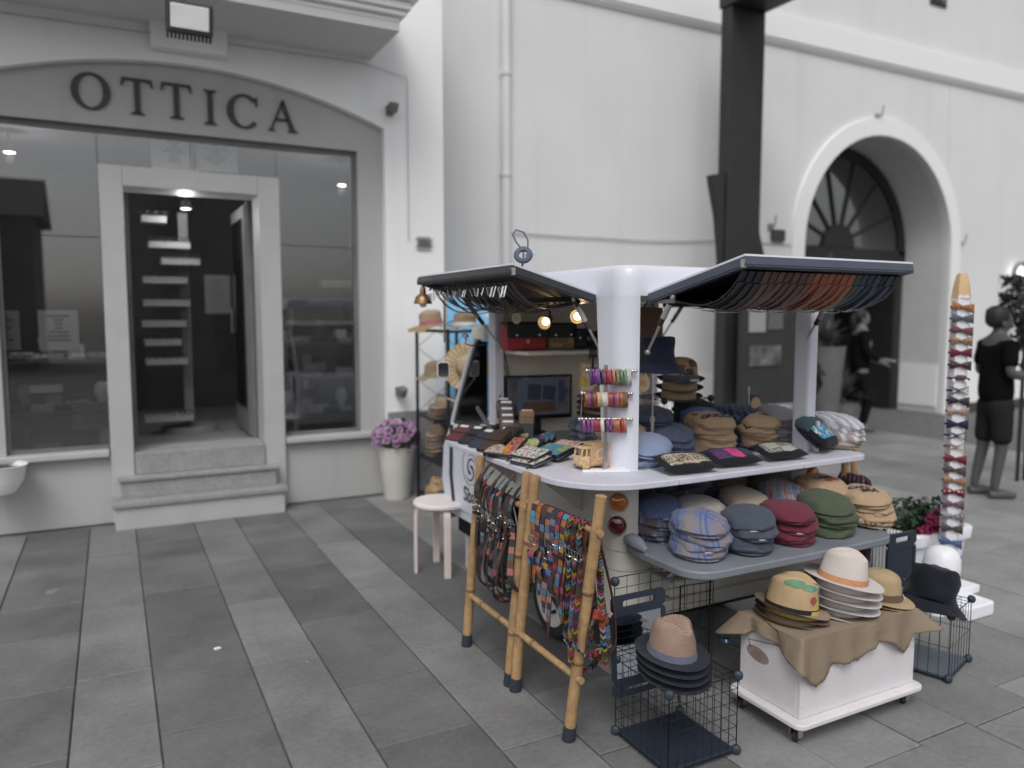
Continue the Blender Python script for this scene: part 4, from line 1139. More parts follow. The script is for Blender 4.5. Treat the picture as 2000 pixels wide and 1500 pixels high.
# ---- straps and belts
buckle_cache={}
def buckle_mb(w,l,t=.0022):
    b=MB(); b.tube([(-w/2,0,0),(-w/2,0,l),(w/2,0,l),(w/2,0,0)],t,6,True); b.bar((0,-t,0),(0,-t,l*.95),t*.7,5); return b
PAL_BRIGHT=[sc3(c_,.72) for c_ in [(.05,.05,.12),(.42,.05,.07),(.10,.22,.45),(.55,.20,.05),(.10,.04,.03),(.45,.09,.16),(.20,.24,.38),(.60,.42,.06),(.12,.035,.03),(.34,.16,.10),(.10,.36,.55),(.05,.06,.05),(.45,.28,.22),(.15,.03,.05)]]
PAL_DARK=[(.02,.018,.022),(.03,.03,.06),(.10,.035,.025),(.02,.015,.015),(.20,.04,.05),(.03,.025,.02),(.05,.09,.07),(.15,.18,.25),(.025,.02,.02),(.08,.05,.035),(.34,.12,.10),(.04,.035,.05)]
PAL_CHAIN=[sc3(c_,.5) for c_ in [(.30,.03,.05),(.02,.02,.02),(.10,.30,.50),(.55,.42,.05),(.5,.5,.5),(.55,.10,.22),(.10,.05,.03),(.04,.06,.16),(.05,.12,.05),(.5,.12,.04)]]
m_patch=palette('patch_bright',PAL_BRIGHT,.026); m_patchd=palette('patch_dark',PAL_DARK,.03); m_links=palette('link_leather',PAL_CHAIN,.02,rough=.4,edge=False)
def leather(name,c): return M(name,c,.45,var=.25,scale=40,bump=.2,bs=300,bd=.001)
l_brown=leather('leather_dark_brown',(.055,.03,.024)); l_tan=leather('leather_tan',(.19,.07,.04)); l_navy=leather('leather_navy',(.022,.032,.055)); l_black=leather('leather_black',(.014,.014,.016)); l_maroon=leather('leather_maroon',(.10,.022,.028)); l_edge=leather('leather_chestnut',(.12,.045,.025))
def loop_path(xr,y,zr,zb,rr=.022,fw=.05,bw=.05,drift=0.0,n=10,gap=.11):
    """closed hanging loop over a rung at (xr,zr), begun and ended at the buckle in front"""
    P_=[]
    zt=zr-gap
    for i in range(n): # front rise from the buckle to the rung
        t=i/(n-1); P_.append((xr-rr-.012*math.sin(PI*t),zt+(zr-zt)*t))
    for i in range(1,8): a=PI-PI*i/8; P_.append((xr+rr*math.cos(a),zr+rr*math.sin(a)))
    H=zr-zb-.06
    for i in range(n+4): # down behind
        t=i/(n+3); P_.append((xr+rr+(bw-rr)*math.sin(PI*.5*t)**1.2,zr-H*t))
    c0,c1=xr-fw,xr+bw; cx_=(c0+c1)/2; rw=(c1-c0)/2
    for i in range(1,10): a=-PI*i/10; P_.append((cx_+rw*math.cos(a),zr-H+.06*math.sin(a)))
    for i in range(n+2): # up in front to the buckle
        t=i/(n+1); P_.append((xr-fw+(fw-rr-.004)*math.sin(PI*.5*t)**2,zr-H+(zt-(zr-H)-.004)*t))
    out=[]
    for x,z in P_:
        k=(zr-z)/max(.05,zr-zb)
        out.append(Vector((x,y+drift*max(0,k)**1.4,z)))
    return out
def ladder_belt(xr,y,zr,zb,w,mt,label,group,twist=0.0,drift=0.0,tail=.12,fw=.05,bw=.05,chain=False,gap=.11,tailup=False):
    o=thing('belt',label,'belt',(xr,y,zr),0,group)
    pth=loop_path(xr,y,zr,zb,fw=fw,bw=bw,drift=drift,gap=gap)
    if not chain:
        wd=[Vector((math.sin(twist*(0.4+.8*(zr-p.z)/max(.05,zr-zb))),math.cos(twist*(0.4+.8*(zr-p.z)/max(.05,zr-zb))),0)) for p in pth]
        b=MB(); b.ribbon(pth,wd,w,.0032)
        x0=xr-.027; z0=zr-gap
        if tailup: b.ribbon([(x0,y,z0),(x0-.008,y-.004,z0+.06),(x0-.004,y-.01,z0+.10),(x0+.02,y-.02,z0+.15),(x0+.05,y-.035,z0+.19)],(0,1,0),w,.003,True)
        else: b.ribbon([(x0-.002,y,z0+.03),(x0-.008,y,z0),(x0-.012,y,z0-tail*.4),(x0-.016,y+.004,z0-tail*.8),(x0-.014,y+.006,z0-tail)],(math.sin(twist*.4),math.cos(twist*.4),0),w,.003,True)
        b.build('strap',mt,o,smooth=40)
        bk=buckle_mb(w*1.25,.028)
        bk=xform(bk,Matrix.Translation((x0-.009,y,z0-.008))@Matrix.Rotation(R(-90),4,'Z'))
        bk.build('buckle',m_chrome,o,smooth=40)
        kp=MB(); kp.obox((x0-.012,y,z0-.042),(.010,w*1.08,.010)); kp.build('keeper',mt,o,smooth=0)
    else:
        b=MB(); L=0; step=.0115; i=0; acc=0
        P2=[pth[0]]
        for p in pth[1:]:
            while (p-P2[-1]).length>step: P2.append(P2[-1]+(p-P2[-1]).normalized()*step)
        uvl=b.uv
        for j,p in enumerate(P2[:-1]):
            d=(P2[j+1]-p).normalized(); s_=Vector((0,1,0)); nr=d.cross(s_).normalized()
            for sg in (-1,1):
                # each link is a folded leather V, its two legs open along the belt
                a=p+d*.000; e=p+s_*sg*w*.46+d*step*1.15
                q=[a+nr*.0024+s_*sg*.001,a-nr*.0024,e-nr*.0022,e+nr*.0026,a+nr*.0024+d*.009,e+nr*.0026+d*.007]
                vs=[a-nr*.002,a+nr*.004,a+nr*.004+d*.0085,a-nr*.002+d*.0085,e-nr*.002,e+nr*.003,e+nr*.003+d*.0085,e-nr*.002+d*.0085]
                b.add(vs,[(0,1,2,3),(7,6,5,4),(0,4,5,1),(1,5,6,2),(2,6,7,3),(3,7,4,0)],[((j+.5)*.02,.5)]*8)
        b.build('link_strap',mt,o,smooth=0)
        bk=buckle_mb(w*1.2,.03); xform(bk,Matrix.Translation((xr-.036,y,zr-gap-.01))@Matrix.Rotation(R(-90),4,'Z')); bk.build('buckle',m_chrome,o,smooth=40)
    return o
# ---- padded things
def pillow_mb(w,d,h,n=14,pw=3.0,sag=0):
    """a soft filled rectangle lying flat, UV in metres on its upper side"""
    m=MB(); 
    def f(u,v,s_):
        a,c=2*u-1,2*v-1
        k=max(0,(1-abs(a)**pw)*(1-abs(c)**pw))**.5
        q=Vector((a*2,c*2,h*40)); 
        return Vector((a*w/2*(1-.03*c*c),c*d/2*(1-.03*a*a),s_*h/2*k+h/2+noise.noise(q)*h*.10-sag*c))
    for s_ in (1,-1):
        vs=[];uv=[];fs=[]
        for i in range(n+1):
            for j in range(n+1): vs.append(f(i/n,j/n,s_)); uv.append((i/n*w+.2,j/n*d+.2))
        for i in range(n):
            for j in range(n): fs.append((i*(n+1)+j,(i+1)*(n+1)+j,(i+1)*(n+1)+j+1,i*(n+1)+j+1))
        m.add(vs,fs,uv)
    bmesh.ops.remove_doubles(m.bm,verts=m.bm.verts[:],dist=.0004)
    return m
def lift(p,d,t): return Vector(p)+Vector((0,0,d/2*abs(math.sin(R(t)))))
def slip(name,label,cat,p,rz,w,d,h,mt,panel=None,panel_s=.9,group=None,tilt=(0,0),flapm=None,zipc=None,parts=True,round_=.006):
    """a flat leather or zipped article lying on the counter"""
    o=thing(name,label,cat,lift(p,d,tilt[0]),0,group); o.rotation_euler=(R(tilt[0]),R(tilt[1]),R(rz))
    MB().box(-w/2,w/2,-d/2,d/2,0,h).build('body',mt,o,world=False,smooth=40,bevel=min(round_,h*.45),seg=3)
    if panel is not None:
        b=MB(); n=6
        pw,pd=w*panel_s,d*panel_s
        b.grid(lambda u,v:((u-.5)*pw,(v-.5)*pd,h+.0008+.0012*math.sin(PI*u)*math.sin(PI*v)),n,n)
        for f_ in b.bm.faces:
            for lp in f_.loops: lp[b.uv].uv=(lp.vert.co.x+.3,lp.vert.co.y+.3)
        b.build('printed_cover',panel,o,world=False,smooth=40,recalc=False)
    if zipc:
        MB().box(-w/2-.0008,w/2+.0008,-d/2-.0008,d/2+.0008,h*.45,h*.55).build('zip',zipc,o,world=False,smooth=0)
        MB().obox((w*.38,-d/2-.012,h*.5),(.008,.024,.003)).build('zip_pull',m_black,o,world=False,smooth=0)
    if flapm:
        MB().box(-w/2*.98,w/2*.98,-d/2*.0,d/2*1.0,h+.0005,h+.004).build('flap',flapm,o,world=False,smooth=0,bevel=.001)
    return o
# ---- wire cubes
def wire_panel(origin_,eu,ev,nu,nv,t=.0013):
    o=Vector(origin_); eu=Vector(eu); ev=Vector(ev); b=MB()
    for i in range(nu+1): b.tube([o+eu*i/nu,o+eu*i/nu+ev],t if 0<i<nu else t*1.6,5)
    for j in range(nv+1): b.tube([o+ev*j/nv,o+ev*j/nv+eu],t if 0<j<nv else t*1.6,5)
    return b
def knob_mb(c,r=.0185):
    c=Vector(c); d=(Vector((0,0,CAM_H))-c); d=Vector((-1,-1,.4)).normalized()
    return MB().lathe([(0,-.010),(r*.7,-.010),(r,-.004),(r,.004),(r*.8,.010),(r*.4,.013),(0,.013)],10,Matrix.Translation(c)@d.to_track_quat('Z','Y').to_matrix().to_4x4())
# ================================================================== GOODS: where they stand
CT=.951; TG=.646; DK=.931
# ---- caps on the tailgate
G='caps stacked on the tailgate'
def ts(px,py,n,m_,what,where,**k): return cap_stack(px,py,TG,n,m_,what,where,group=G,**k)
ts(1283,1045,4,[p_navy,p_navy,p_navy,plaid('patch_navy',(.09,.12,.24),[(0,60,.1,.4,(.14,.18,.32),.7),(1,5,.3,.5,(.045,.06,.15),.6)],.2)],'navy check','at the corner by the red tail lamp',rz=-25,dz=.031)
ts(1363,1078,4,p_lblue,'pale blue plaid','on the front edge of the tailgate',rz=-18,dz=.031,scale=1.05)
ts(1457,1068,4,f_char,'charcoal linen','beside the pale blue plaid stack',rz=-22,dz=.030)
s4=ts(1535,1052,4,f_maroon,'maroon felt','on the tailgate between charcoal and green',rz=-20,dz=.031,scale=.98)
ts(1612,1035,4,f_green,'olive green felt','next to the maroon stack',rz=-20,dz=.031,scale=1.02)
s6=ts(1688,1020,4,[spots('floral_cloth',(.36,.31,.22),[(.32,.05,.05),(.06,.09,.05),(.10,.07,.05)],30,.28),f_burlap,f_burlap,f_burlap],'coffee sack','at the far end of the tailgate',rz=-15,dz=.030,scale=1.02)
printed(s6[3],'CAFE',.040,(-.02,-.005),-8,m_ink); printed(s6[3],'BRA',.040,(.005,-.050),-8,m_ink)
stack_top(1370,990,4,[f_grey]*4,'plain pale grey','in the row behind pale blue plaid',group=G)
stack_top(1452,973,4,[f_grey,f_beige,f_grey,f_beige],'plain light beige','in the second row behind charcoal',group=G)
stack_top(1531,958,4,p_red,'red and blue check','behind the maroon stack',group=G)
s7=stack_top(1604,946,5,[f_beige,f_beige,f_beige,f_beige,f_burlap],'sackcloth','behind the green stack',group=G)
printed(s7[4],'CAFE',.042,(-.01,-.02),-4,m_ink); blot(s7[4],(.0,-.05),.02,.014,M('print_red',(.30,.06,.05),.8),1); blot(s7[4],(.04,-.045),.018,.014,M('print_red',(.30,.06,.05),.8),4)
G='caps in the cargo bay'
def bs(x,y,n,m_,what,where,**k):
    out=[]
    for i in range(n):
        m2=m_[i] if isinstance(m_,list) else m_
        out.append(cap(x,y,.629+i*.034,rg.uniform(-25,5),m2,({2:['lower ','upper '],3:['bottom ','middle ','top '],1:['']}.get(n) or ['bottom ','second ','third ','fourth ','top '])[i]+what+' '+where,G,flat_=1.0))
bs(2.13,2.90,5,f_olive,'dark olive cap','deep in the cargo bay beside the near corner')
bs(2.34,2.98,5,[p_brown,p_brown,p_brown,p_brown,f_slate],'dark check cap','in the cargo bay behind the pale grey caps')
bs(2.56,2.98,5,[p_navy,p_navy,p_navy,p_lblue,p_lblue],'blue plaid cap','in the cargo bay behind the beige caps')
bs(2.79,2.98,5,[f_brown,f_brown,f_tan,f_tan,f_tan],'tan cap','in the cargo bay under the far counter board')
bs(2.38,2.78,3,[p_brown,p_brown,p_brown],'brown and navy check cap','at the mouth of the cargo bay')
bs(2.62,2.76,3,[f_slate,f_slate,f_navy],'dark blue cap','at the mouth of the cargo bay behind beige')
# ---- rear counter
G='caps on the rear counter'
def cs(px,py,n,m_,what,where,z=CT,**k): return cap_stack(px,py,z,n,m_,what,where,group=G,**k)
cs(1262,905,3,f_ltblue,'chambray','tucked behind the corner post',rz=-40,dz=.026)
cs(1305,884,3,f_slate,'large slate blue','before the wire cube',rz=-28,scale=1.12)
s_=cs(1387,872,4,f_burlap,'GODO printed sackcloth','on the rear counter',rz=-20,dz=.031,scale=1.06)
printed(s_[3],'GODO',.05,(.0,-.06),-2,m_ink); blot(s_[3],(-.075,.01),.016,.02,M('print_red',(.30,.06,.05),.8),2)
s_=cs(1470,866,4,f_burlap,'SIL printed sackcloth','on the rear counter',rz=-18,dz=.029,scale=1.05)
printed(s_[3],'SIL',.05,(.02,-.055),-4,m_ink); printed(s_[2],'O',.05,(-.05,-.10),0,m_ink); blot(s_[3],(-.03,.04),.018,.016,M('print_red',(.30,.06,.05),.8),7)
cs(1516,862,5,f_speck,'grey speckled wool','near the stay bracket',rz=-12,dz=.028)
ds=lambda x,y,n,m_,what,where,**k: [cap(x,y,DK+i*k.get('dz',.04),k.get('rz',-20)+rg.uniform(-6,6),(m_[i] if isinstance(m_,list) else m_),(({2:['lower ','upper '],3:['bottom ','middle ','top '],1:['']}.get(n) or ['bottom ','second ','third ','fourth ','top '])[i]+what+' '+where).strip(),'caps on the inner deck',scale=k.get('s',1.05)) for i in range(n)]
ds(2.30,2.98,5,p_window,'windowpane check cap','behind the wire grid')
ds(2.79,3.22,5,f_dkgreen,'dark tartan cap','right of the wire cube',dz=.036)
ds(2.86,2.98,5,p_dark,'navy tartan cap','beside the thin silver stand',dz=.034)
ds(2.70,3.05,4,f_blue,'bright blue cap','between the sackcloth stacks')
ds(2.55,2.95,1,f_tan,'pale tan cap','inside the wire cube')
ds(2.10,2.93,3,[f_brown,f_tan,f_tan],'brown felt cap','in the shade behind the corner post',dz=.05)
s_=cs(1628,872,4,[f_beige,p_stripe,p_stripe,p_stripew],'striped pale','at the rounded end of the counter',rz=20,dz=.031,scale=1.0)
# caps seen through the side opening
ds(2.26,3.42,3,p_grey,'grey plaid cap','on the deck below the television',dz=.034,rz=-50)
o=cap(2.24,3.05,CT+.0,-60,f_black,'large black cap lying on its side by the corner post','caps on the inner deck',scale=1.3,flat_=1.5)
o=cap(2.07,2.86,CT-.01,-40,plaid('patch_ochre',(.09,.11,.18),[(0,9,.2,.5,(.28,.19,.07),.9),(1,9,.3,.45,(.12,.13,.20),.7)],.5),'ochre and blue patchwork cap beside the wooden toy van','caps on the inner deck')
# ---- printed pouches and bags on the rear counter
cream=(.55,.47,.36)
c_cream=comic('print_cream',cream,[(.03,.03,.03),(.05,.04,.03),cream,(.03,.03,.03)],(.085,.075),120,.50)
c_multi=comic('print_multi',(.03,.05,.10),[(.10,.42,.58),(.60,.06,.22),(.55,.12,.05),(.03,.05,.09),(.12,.05,.16)],(.07,.10),30,.38)
c_grey=comic('print_grey',(.50,.48,.42),[(.03,.03,.03),(.5,.48,.42),(.04,.04,.04)],(.06,.05),150,.5)
c_flor=comic('print_blue_flower',(.05,.28,.45),[(.65,.68,.66),(.06,.30,.48),(.6,.62,.6)],(.4,.4),42,.55)
def pouch(px,py,z,w,d,h,rz,tilt,pan,lb,base=None):
    p=PZ(px,py,z); o=thing('pouch',lb,'pouch',lift(p,d,tilt)); o.rotation_euler=(R(tilt),0,R(rz))
    base=base or fabric('pouch_black',(.012,.013,.018),.2,.2)
    pillow_mb(w,d,h).build('body',base,o,world=False,smooth=60)
    b=pillow_mb(w*.94,d*.86,h*.98)
    bmesh.ops.delete(b.bm,geom=[f for f in b.bm.faces if f.calc_center_median().z<h*.5],context='FACES')
    for v in b.bm.verts: v.co.z+=h*.06
    b.build('printed_cover',pan,o,world=False,smooth=60)
    return o
pouch(1336,921,CT,.25,.15,.045,-4,15,c_cream,'black pouch with cream comic print next to the folding stay')
pouch(1427,908,CT,.24,.145,.045,-6,14,c_multi,'pouch with turquoise pink and violet print in the middle of three')
pouch(1520,896,CT,.235,.145,.045,-4,14,c_grey,'black pouch with grey and white comic print by the stay bracket')
o=pouch(1585,880,CT,.20,.19,.08,22,34,c_flor,'shoulder bag with blue and white flower print and dark flap')
b=pillow_mb(.205,.085,.085); xform(b,Matrix.Translation((0,.058,.012))); b.build('flap',fabric('flap_teal',(.05,.085,.105)),o,world=False,smooth=60)
MB().tube([(-.08,.06,.04),(-.12,.0,.03),(-.11,-.06,.02),(-.075,-.07,.02)],.005,6).build('strap',f_black,o,world=False)
# ---- wire cube with trilbies inside the van
ORG3=(2.49,3.10,DK)
t_=thing('wire_cube','black wire cube on the inner deck carrying three trilbies','wire cube',ORG3,0)
for nm,a,u,v,n1,n2 in (('w',(2.49,3.10,DK),(.31,0,0),(0,0,.24),6,5),('w',(2.49,3.40,DK),(.31,0,0),(0,0,.24),6,5),('w',(2.49,3.10,DK),(0,.30,0),(0,0,.24),6,5),('w',(2.80,3.10,DK),(0,.30,0),(0,0,.24),6,5),('w',(2.49,3.10,DK+.24),(.31,0,0),(0,.30,0),6,6)):
    wire_panel(a,u,v,n1,n2).build('wire_panel',m_iron,t_)
for x in (2.49,2.80):
    for y in (3.10,3.40): knob_mb((x,y,DK+.24)).build('connector',m_iron,t_,smooth=30)
st_sack=M('sack_print',(.36,.25,.14),.85,var=.25,scale=18,fine=400,bump=.2,bs=500)
st_band=fabric('rib_tan',(.34,.23,.15)); n_brim=fabric('brim_dark_navy',(.035,.04,.06))
hp=Vector((2.64,3.17,DK+.243))
for i in range(3):
    h=hat('trilby',['bottom dark brimmed trilby under the printed one on the wire cube','middle dark brimmed trilby under the printed one on the wire cube','trilby of printed coffee sacking with dark brim on the wire cube'][i],'hat',hp+Vector((.004*i,-.003*i,.046*i)),-35+4*i,st_sack,n_brim,st_band if i<2 else fabric('band_grey_blue',(.10,.11,.15)),ca=.090,cb=.100,ch=.125,bw=.036,dip=.008,curl=.018,style='round',taper=.93,bandh=.032,group='trilbies on the wire cube')
    last=h
printed(last,'DO',.042,(R(-52),.090),0,m_ink,side=True); printed(last,'ASIL',.042,(R(-80),.050),0,m_ink,side=True); blot(last,(R(-100),.078),.018,.012,M('print_red',(.30,.06,.05),.8),3,side=True)
MB().box(.02,.065,-.135,-.13,.005,.018).build('label_tag',m_lab,last,world=False,smooth=0)
# bucket hat on a stand, tag, other stands
bh=PY(1283,705,2.80)
hat('bucket_hat','navy bucket hat on a silver stand beside the corner post','hat',bh,-35,fabric('navy_canvas',(.022,.028,.055)),fabric('navy_canvas',(.022,.028,.055)),None,ca=.082,cb=.088,ch=.105,bw=.042,dip=.048,style='bucket',taper=.88,wob=.008,scale=1.05)
p=PZ(1262,905,CT); sx,sy=bh.x-.02,bh.y-.0
t_=thing('hat_stand','silver telescopic stand under the navy bucket hat','stand',(sx,sy,DK))
MB().lathe([(0,0),(.05,0),(.05,.006),(.006,.012)],20,Matrix.Translation((sx,sy,DK))).build('foot',m_steel,t_)
MB().bar((sx,sy,DK+.01),(sx,sy,DK+.20),.008,10).build('lower_pole',m_chrome,t_)
MB().bar((sx,sy,DK+.20),(sx,sy,bh.z+.02),.0045,8).build('upper_pole',m_chrome,t_)
MB().lathe([(0,-.012),(.012,-.01),(.012,.012),(0,.016)],12,Matrix.Translation((sx,sy,DK+.20))).build('clamp',m_steel,t_)
kraft=M('kraft_card',A(172,148,118),.75,var=.1,fine=200)
def hangtag(c,r,lb,el=1.25,m_=None,face=(-.7,-.7,0)):
    c=Vector(c); t=thing('hang_tag',lb,'tag',c); q=Matrix.Translation(c)@Vector(face).to_track_quat('Z','Y').to_matrix().to_4x4()
    MB().prism([(r*math.cos(2*PI*k/24),r*el*math.sin(2*PI*k/24)) for k in range(24)],0,.0015,'xy',q).build('card',m_ or kraft,t,smooth=0)
    MB().tube([q@Vector((0,r*el*.8,.002)),q@Vector((.002,r*el*1.3,.004)),q@Vector((-.002,r*el*1.9,.002))],.0012,5).build('string',m_black,t)
    b=MB()
    for k in range(5): b.add([q@Vector(v) for v in ((-r*.5,r*(.3-.18*k),.0022),(r*(.5-.1*(k%2)),r*(.3-.18*k),.0022),(r*(.5-.1*(k%2)),r*(.24-.18*k),.0022),(-r*.5,r*(.24-.18*k),.0022))],[(0,1,2,3)])
    b.build('fine_print',M('faint_print',A(130,108,82),.8),t,smooth=0)
hangtag(PY(1257,748,2.74),.028,'oval kraft tag hanging below the navy bucket hat',1.45)
t_=thing('thin_stand','thin silver pole standing behind the sackcloth caps','stand',(2.93,2.96,DK))
MB().bar((2.93,2.96,DK),(2.93,2.96,1.24),.0055,10).build('pole',m_chrome,t_); MB().lathe([(0,0),(.045,0),(.045,.006),(0,.009)],18,Matrix.Translation((2.93,2.96,DK))).build('foot',m_steel,t_)
q=PY(1474,800,3.14)
t_=thing('brown_bottle_board','brown upright card with a round tag behind the navy tartan caps','card',(q.x,q.y,DK))
MB().box(q.x-.03,q.x+.035,q.y,q.y+.02,DK,1.17).build('card',M('brown_card',(.075,.042,.04),.7),t_,smooth=0,bevel=.003)
MB().lathe([(0,0),(.036,.0),(.036,.002),(0,.002)],24,Matrix.Translation((q.x,q.y-.004,1.12))@Matrix.Rotation(R(90),4,'X')).build('round_tag',kraft,t_,smooth=0)
# brown cloth bag hung behind the bucket hat, stack of hats further in
q=PY(1272,632,3.4)
o=thing('cloth_bag','brown cloth bag hanging from the roof behind the bucket hat','bag',q)
b=pillow_mb(.16,.30,.06); xform(b,Matrix.Translation(q+Vector((-.02,0,-.06)))@Matrix.Rotation(R(-40),4,'Z')@Matrix.Rotation(R(90),4,'X')); b.build('body',fabric('sand_cloth',(.20,.13,.085)),o)
MB().tube([q+Vector((-.06,0,.08)),q+Vector((-.02,0,.13)),q+Vector((.03,0,.08))],.005,6).build('strap',l_brown,o)
for i in range(4):
    hat('straw_boater',['lowest','second lowest','second highest','topmost'][i]+' tan felt hat of the stack half hidden behind the silver stand','hat',Vector((2.30,3.40,DK+.145+.03*i)),-30,f_tan,f_tan if i%2 else f_olive,f_brown,ch=.09,bw=.05,style='round',dip=.01,group='felt hats behind the stand')
# ---- bags on the wall shelf, television, spot lamps
def satchel(px0,px1,pyb,pyt,y,lb,body,flapm,print_=None):
    a=PY(px0,pyb,y); c=PY(px1,pyb,y); z1=PY(px0,pyt,y).z; w=c.x-a.x; h=z1-a.z
    o=thing('satchel',lb,'bag',(a.x+w/2,y,a.z))
    MB().box(a.x,c.x,y-.05,y+.03,a.z,z1-.02).build('body',body,o,smooth=40,bevel=.012,seg=3)
    f=MB().box(a.x-.002,c.x+.002,y-.058,y-.05,a.z+h*.42,z1-.005).box(a.x-.002,c.x+.002,y-.058,y+.03,z1-.018,z1-.004).build('flap',flapm,o,smooth=40,bevel=.004)
    for u in (.22,.78): MB().lathe([(.006,0),(.006,.003),(0,.004)],10,Matrix.Translation((a.x+w*u,y-.0585,a.z+h*.52))@Matrix.Rotation(R(90),4,'X')).build('stud',m_chrome,f)
    if print_:
        b=MB(); b.grid(lambda u,v:(a.x+.012+u*(w-.024),y-.0512,a.z+.008+v*(h*.40)),2,2)
        for fc in b.bm.faces:
            for lp_ in fc.loops: lp_[b.uv].uv=(lp_.vert.co.x,lp_.vert.co.z)
        b.build('printed_panel',print_,o,smooth=0)
    return o
red_l=M('red_leather',(.36,.03,.04),.5,var=.15,scale=20)
c_bag=comic('print_ochre',(.45,.33,.16),[(.06,.045,.03),(.5,.38,.2),(.08,.06,.04)],(.035,.05),150,.5)
sat=satchel(982,1060,684,627,3.72,'red and black satchel on the inner wall shelf',red_l,l_black)
q=sat.location; MB().prism([(q.x-.0,q.z+.035),(q.x+.012,q.z+.035),(q.x+.012,q.z+.060),(q.x+.006,q.z+.058),(q.x-.012,q.z+.05)],3.668,3.6695).build('emblem',flat('print_pale',A(190,170,165)),sat,smooth=0)
satchel(1063,1116,681,629,3.74,'ochre comic printed bag with black flap behind the spot lamp',M('ochre',(.38,.27,.12),.6),l_black,c_bag)
o=satchel(1116,1143,681,640,3.72,'plain black bag standing at the end of the wall shelf',l_black,l_black)
o=satchel(1142,1166,680,645,3.70,'bag with white triangles on black at the shelf end',spots('triangles',(.02,.02,.02),[(.55,.5,.45)],45,.32),spots('triangles',(.02,.02,.02),[(.55,.5,.45)],45,.32))
hangtag(PY(1009,621,3.55),.026,'pale hanging tag above the red satchel',1.2,flat('tag_pale',A(190,180,160)))
tv=thing('television','small flat black television standing against the beige inner wall','television',(2.14,3.82,1.02))
mt=Matrix.Translation((2.145,3.80,1.145))@Matrix.Rotation(R(-8),4,'Z')
MB().box(-.205,.205,-.018,.018,-.125,.125,mt).build('casing',flat('tv_black',(.012,.012,.014),.3),tv,smooth=0,bevel=.004)
t=NT('tv_screen'); x,y_,z=t.sep(t.co.outputs['Object'])
im=t.mix(t.ramp(t.noise(9,3),[(.45,(0,0,0)),(.55,(1,1,1))]),(.014,.018,.030),(.040,.036,.036))
t.color(im); t.set(.06,0,.6); t.b.inputs['Emission Strength'].default_value=.6; t.link(im,t.b.inputs['Emission Color']); MATS['tv_screen']=t.m
scn=MB().box(-.19,.19,-.0195,-.0185,-.100,.112,mt).build('screen',t.m,tv,smooth=0)
b=MB().box(-.13,.12,-.0205,-.0198,-.085,.10,mt); b.build('picture',glow('picture_dim',(.06,.075,.11),.16),tv,smooth=0)
b=MB().obox(mt@Vector((-.03,-.0212,.03)),(.08,.001,.09),(0,R(4),R(-8))).obox(mt@Vector((.06,-.0212,.025)),(.075,.001,.08),(0,R(8),R(-8))); b.build('pictured_boxes',glow('picture_dark',(.02,.025,.04),.2),tv,smooth=0)
b=MB().obox(mt@Vector((-.0,-.0214,-.055)),(.2,.001,.055),(0,0,R(-8))); b.build('pictured_table',glow('picture_brown',(.06,.035,.025),.2),tv,smooth=0)
MB().box(-.05,.05,-.05,.05,-.21,-.2,mt).box(-.02,.02,-.0,.02,-.21,-.12,mt).build('stand',m_black,tv,smooth=0)
for pts_ in ([PY(985,690,3.84),PY(990,712,3.83),PY(995,736,3.80)],[PY(984,690,3.84),PY(984,712,3.83),PY(992,736,3.80)]): MB().tube(pts_,.003,6).build('cable',m_black,tv)
MB().tube([PY(978,770,3.80),PY(970,790,3.79),PY(972,815,3.78),PY(985,825,3.77)],.003,6).build('cable',m_black,tv)
wl_=glow('warm_bulb',(1.0,.64,.28),9)
for i,(px,py,y,d) in enumerate(((1066,628,3.25,(-.75,-.55,-.30)),(1128,618,3.05,(-.62,-.78,-.06)))):
    c=PY(px,py,y); d=Vector(d).normalized(); mt=Matrix.Translation(c)@d.to_track_quat('Z','Y').to_matrix().to_4x4()
    o=thing('spot_lamp',['lit black spot lamp tilted over the red satchel','lit black spot lamp next to the white corner post'][i],'lamp',c)
    MB().lathe([(.004,-.055),(.018,-.05),(.022,-.02),(.030,.0),(.034,.022),(.032,.022),(.026,.0),(.012,-.012),(0,-.014)],22,mt).build('shade',M('lamp_shade_black',(.03,.022,.016),.35,.3),o)
    MB().lathe([(0,.018),(.010,.016),(.017,.006),(.018,-.004),(.010,-.014),(0,-.016)],16,mt).build('bulb',wl_,o)
    MB().tube([c-d*.05,c-d*.05+Vector((0,0,.03)),Vector((c.x,c.y,1.69))],.006,6).build('arm',m_black,o)
    L=bpy.data.lights.new('spot_lamp_light','POINT'); L.energy=0.4; L.color=(1,.72,.42); L.shadow_soft_size=.02
    lo=bpy.data.objects.new('lamp_light',L); lo.location=c+d*.045-c; col.objects.link(lo); lo.parent=o
# small clip lamp on the cab
c=PY(910,656,3.95); o=thing('clip_lamp','small black clip lamp above the cab side window','lamp',c)
MB().lathe([(0,-.02),(.010,-.02),(.014,.015),(0,.015)],14,Matrix.Translation(c)@Vector((-.7,-.7,0)).to_track_quat('Z','Y').to_matrix().to_4x4()).build('lamp_head',m_black,o)
MB().lathe([(0,.0155),(.010,.0155)],14,Matrix.Translation(c)@Vector((-.7,-.7,0)).to_track_quat('Z','Y').to_matrix().to_4x4()).build('lens',flat('lens_pale',A(220,205,205),.3),o)
MB().tube([c,c+Vector((0,.0,-.045)),c+Vector((.03,0,-.055)),c+Vector((.09,0,-.052)),Vector((1.875,3.90,c.z-.045))],.004,6).build('flex_arm',m_black,o)
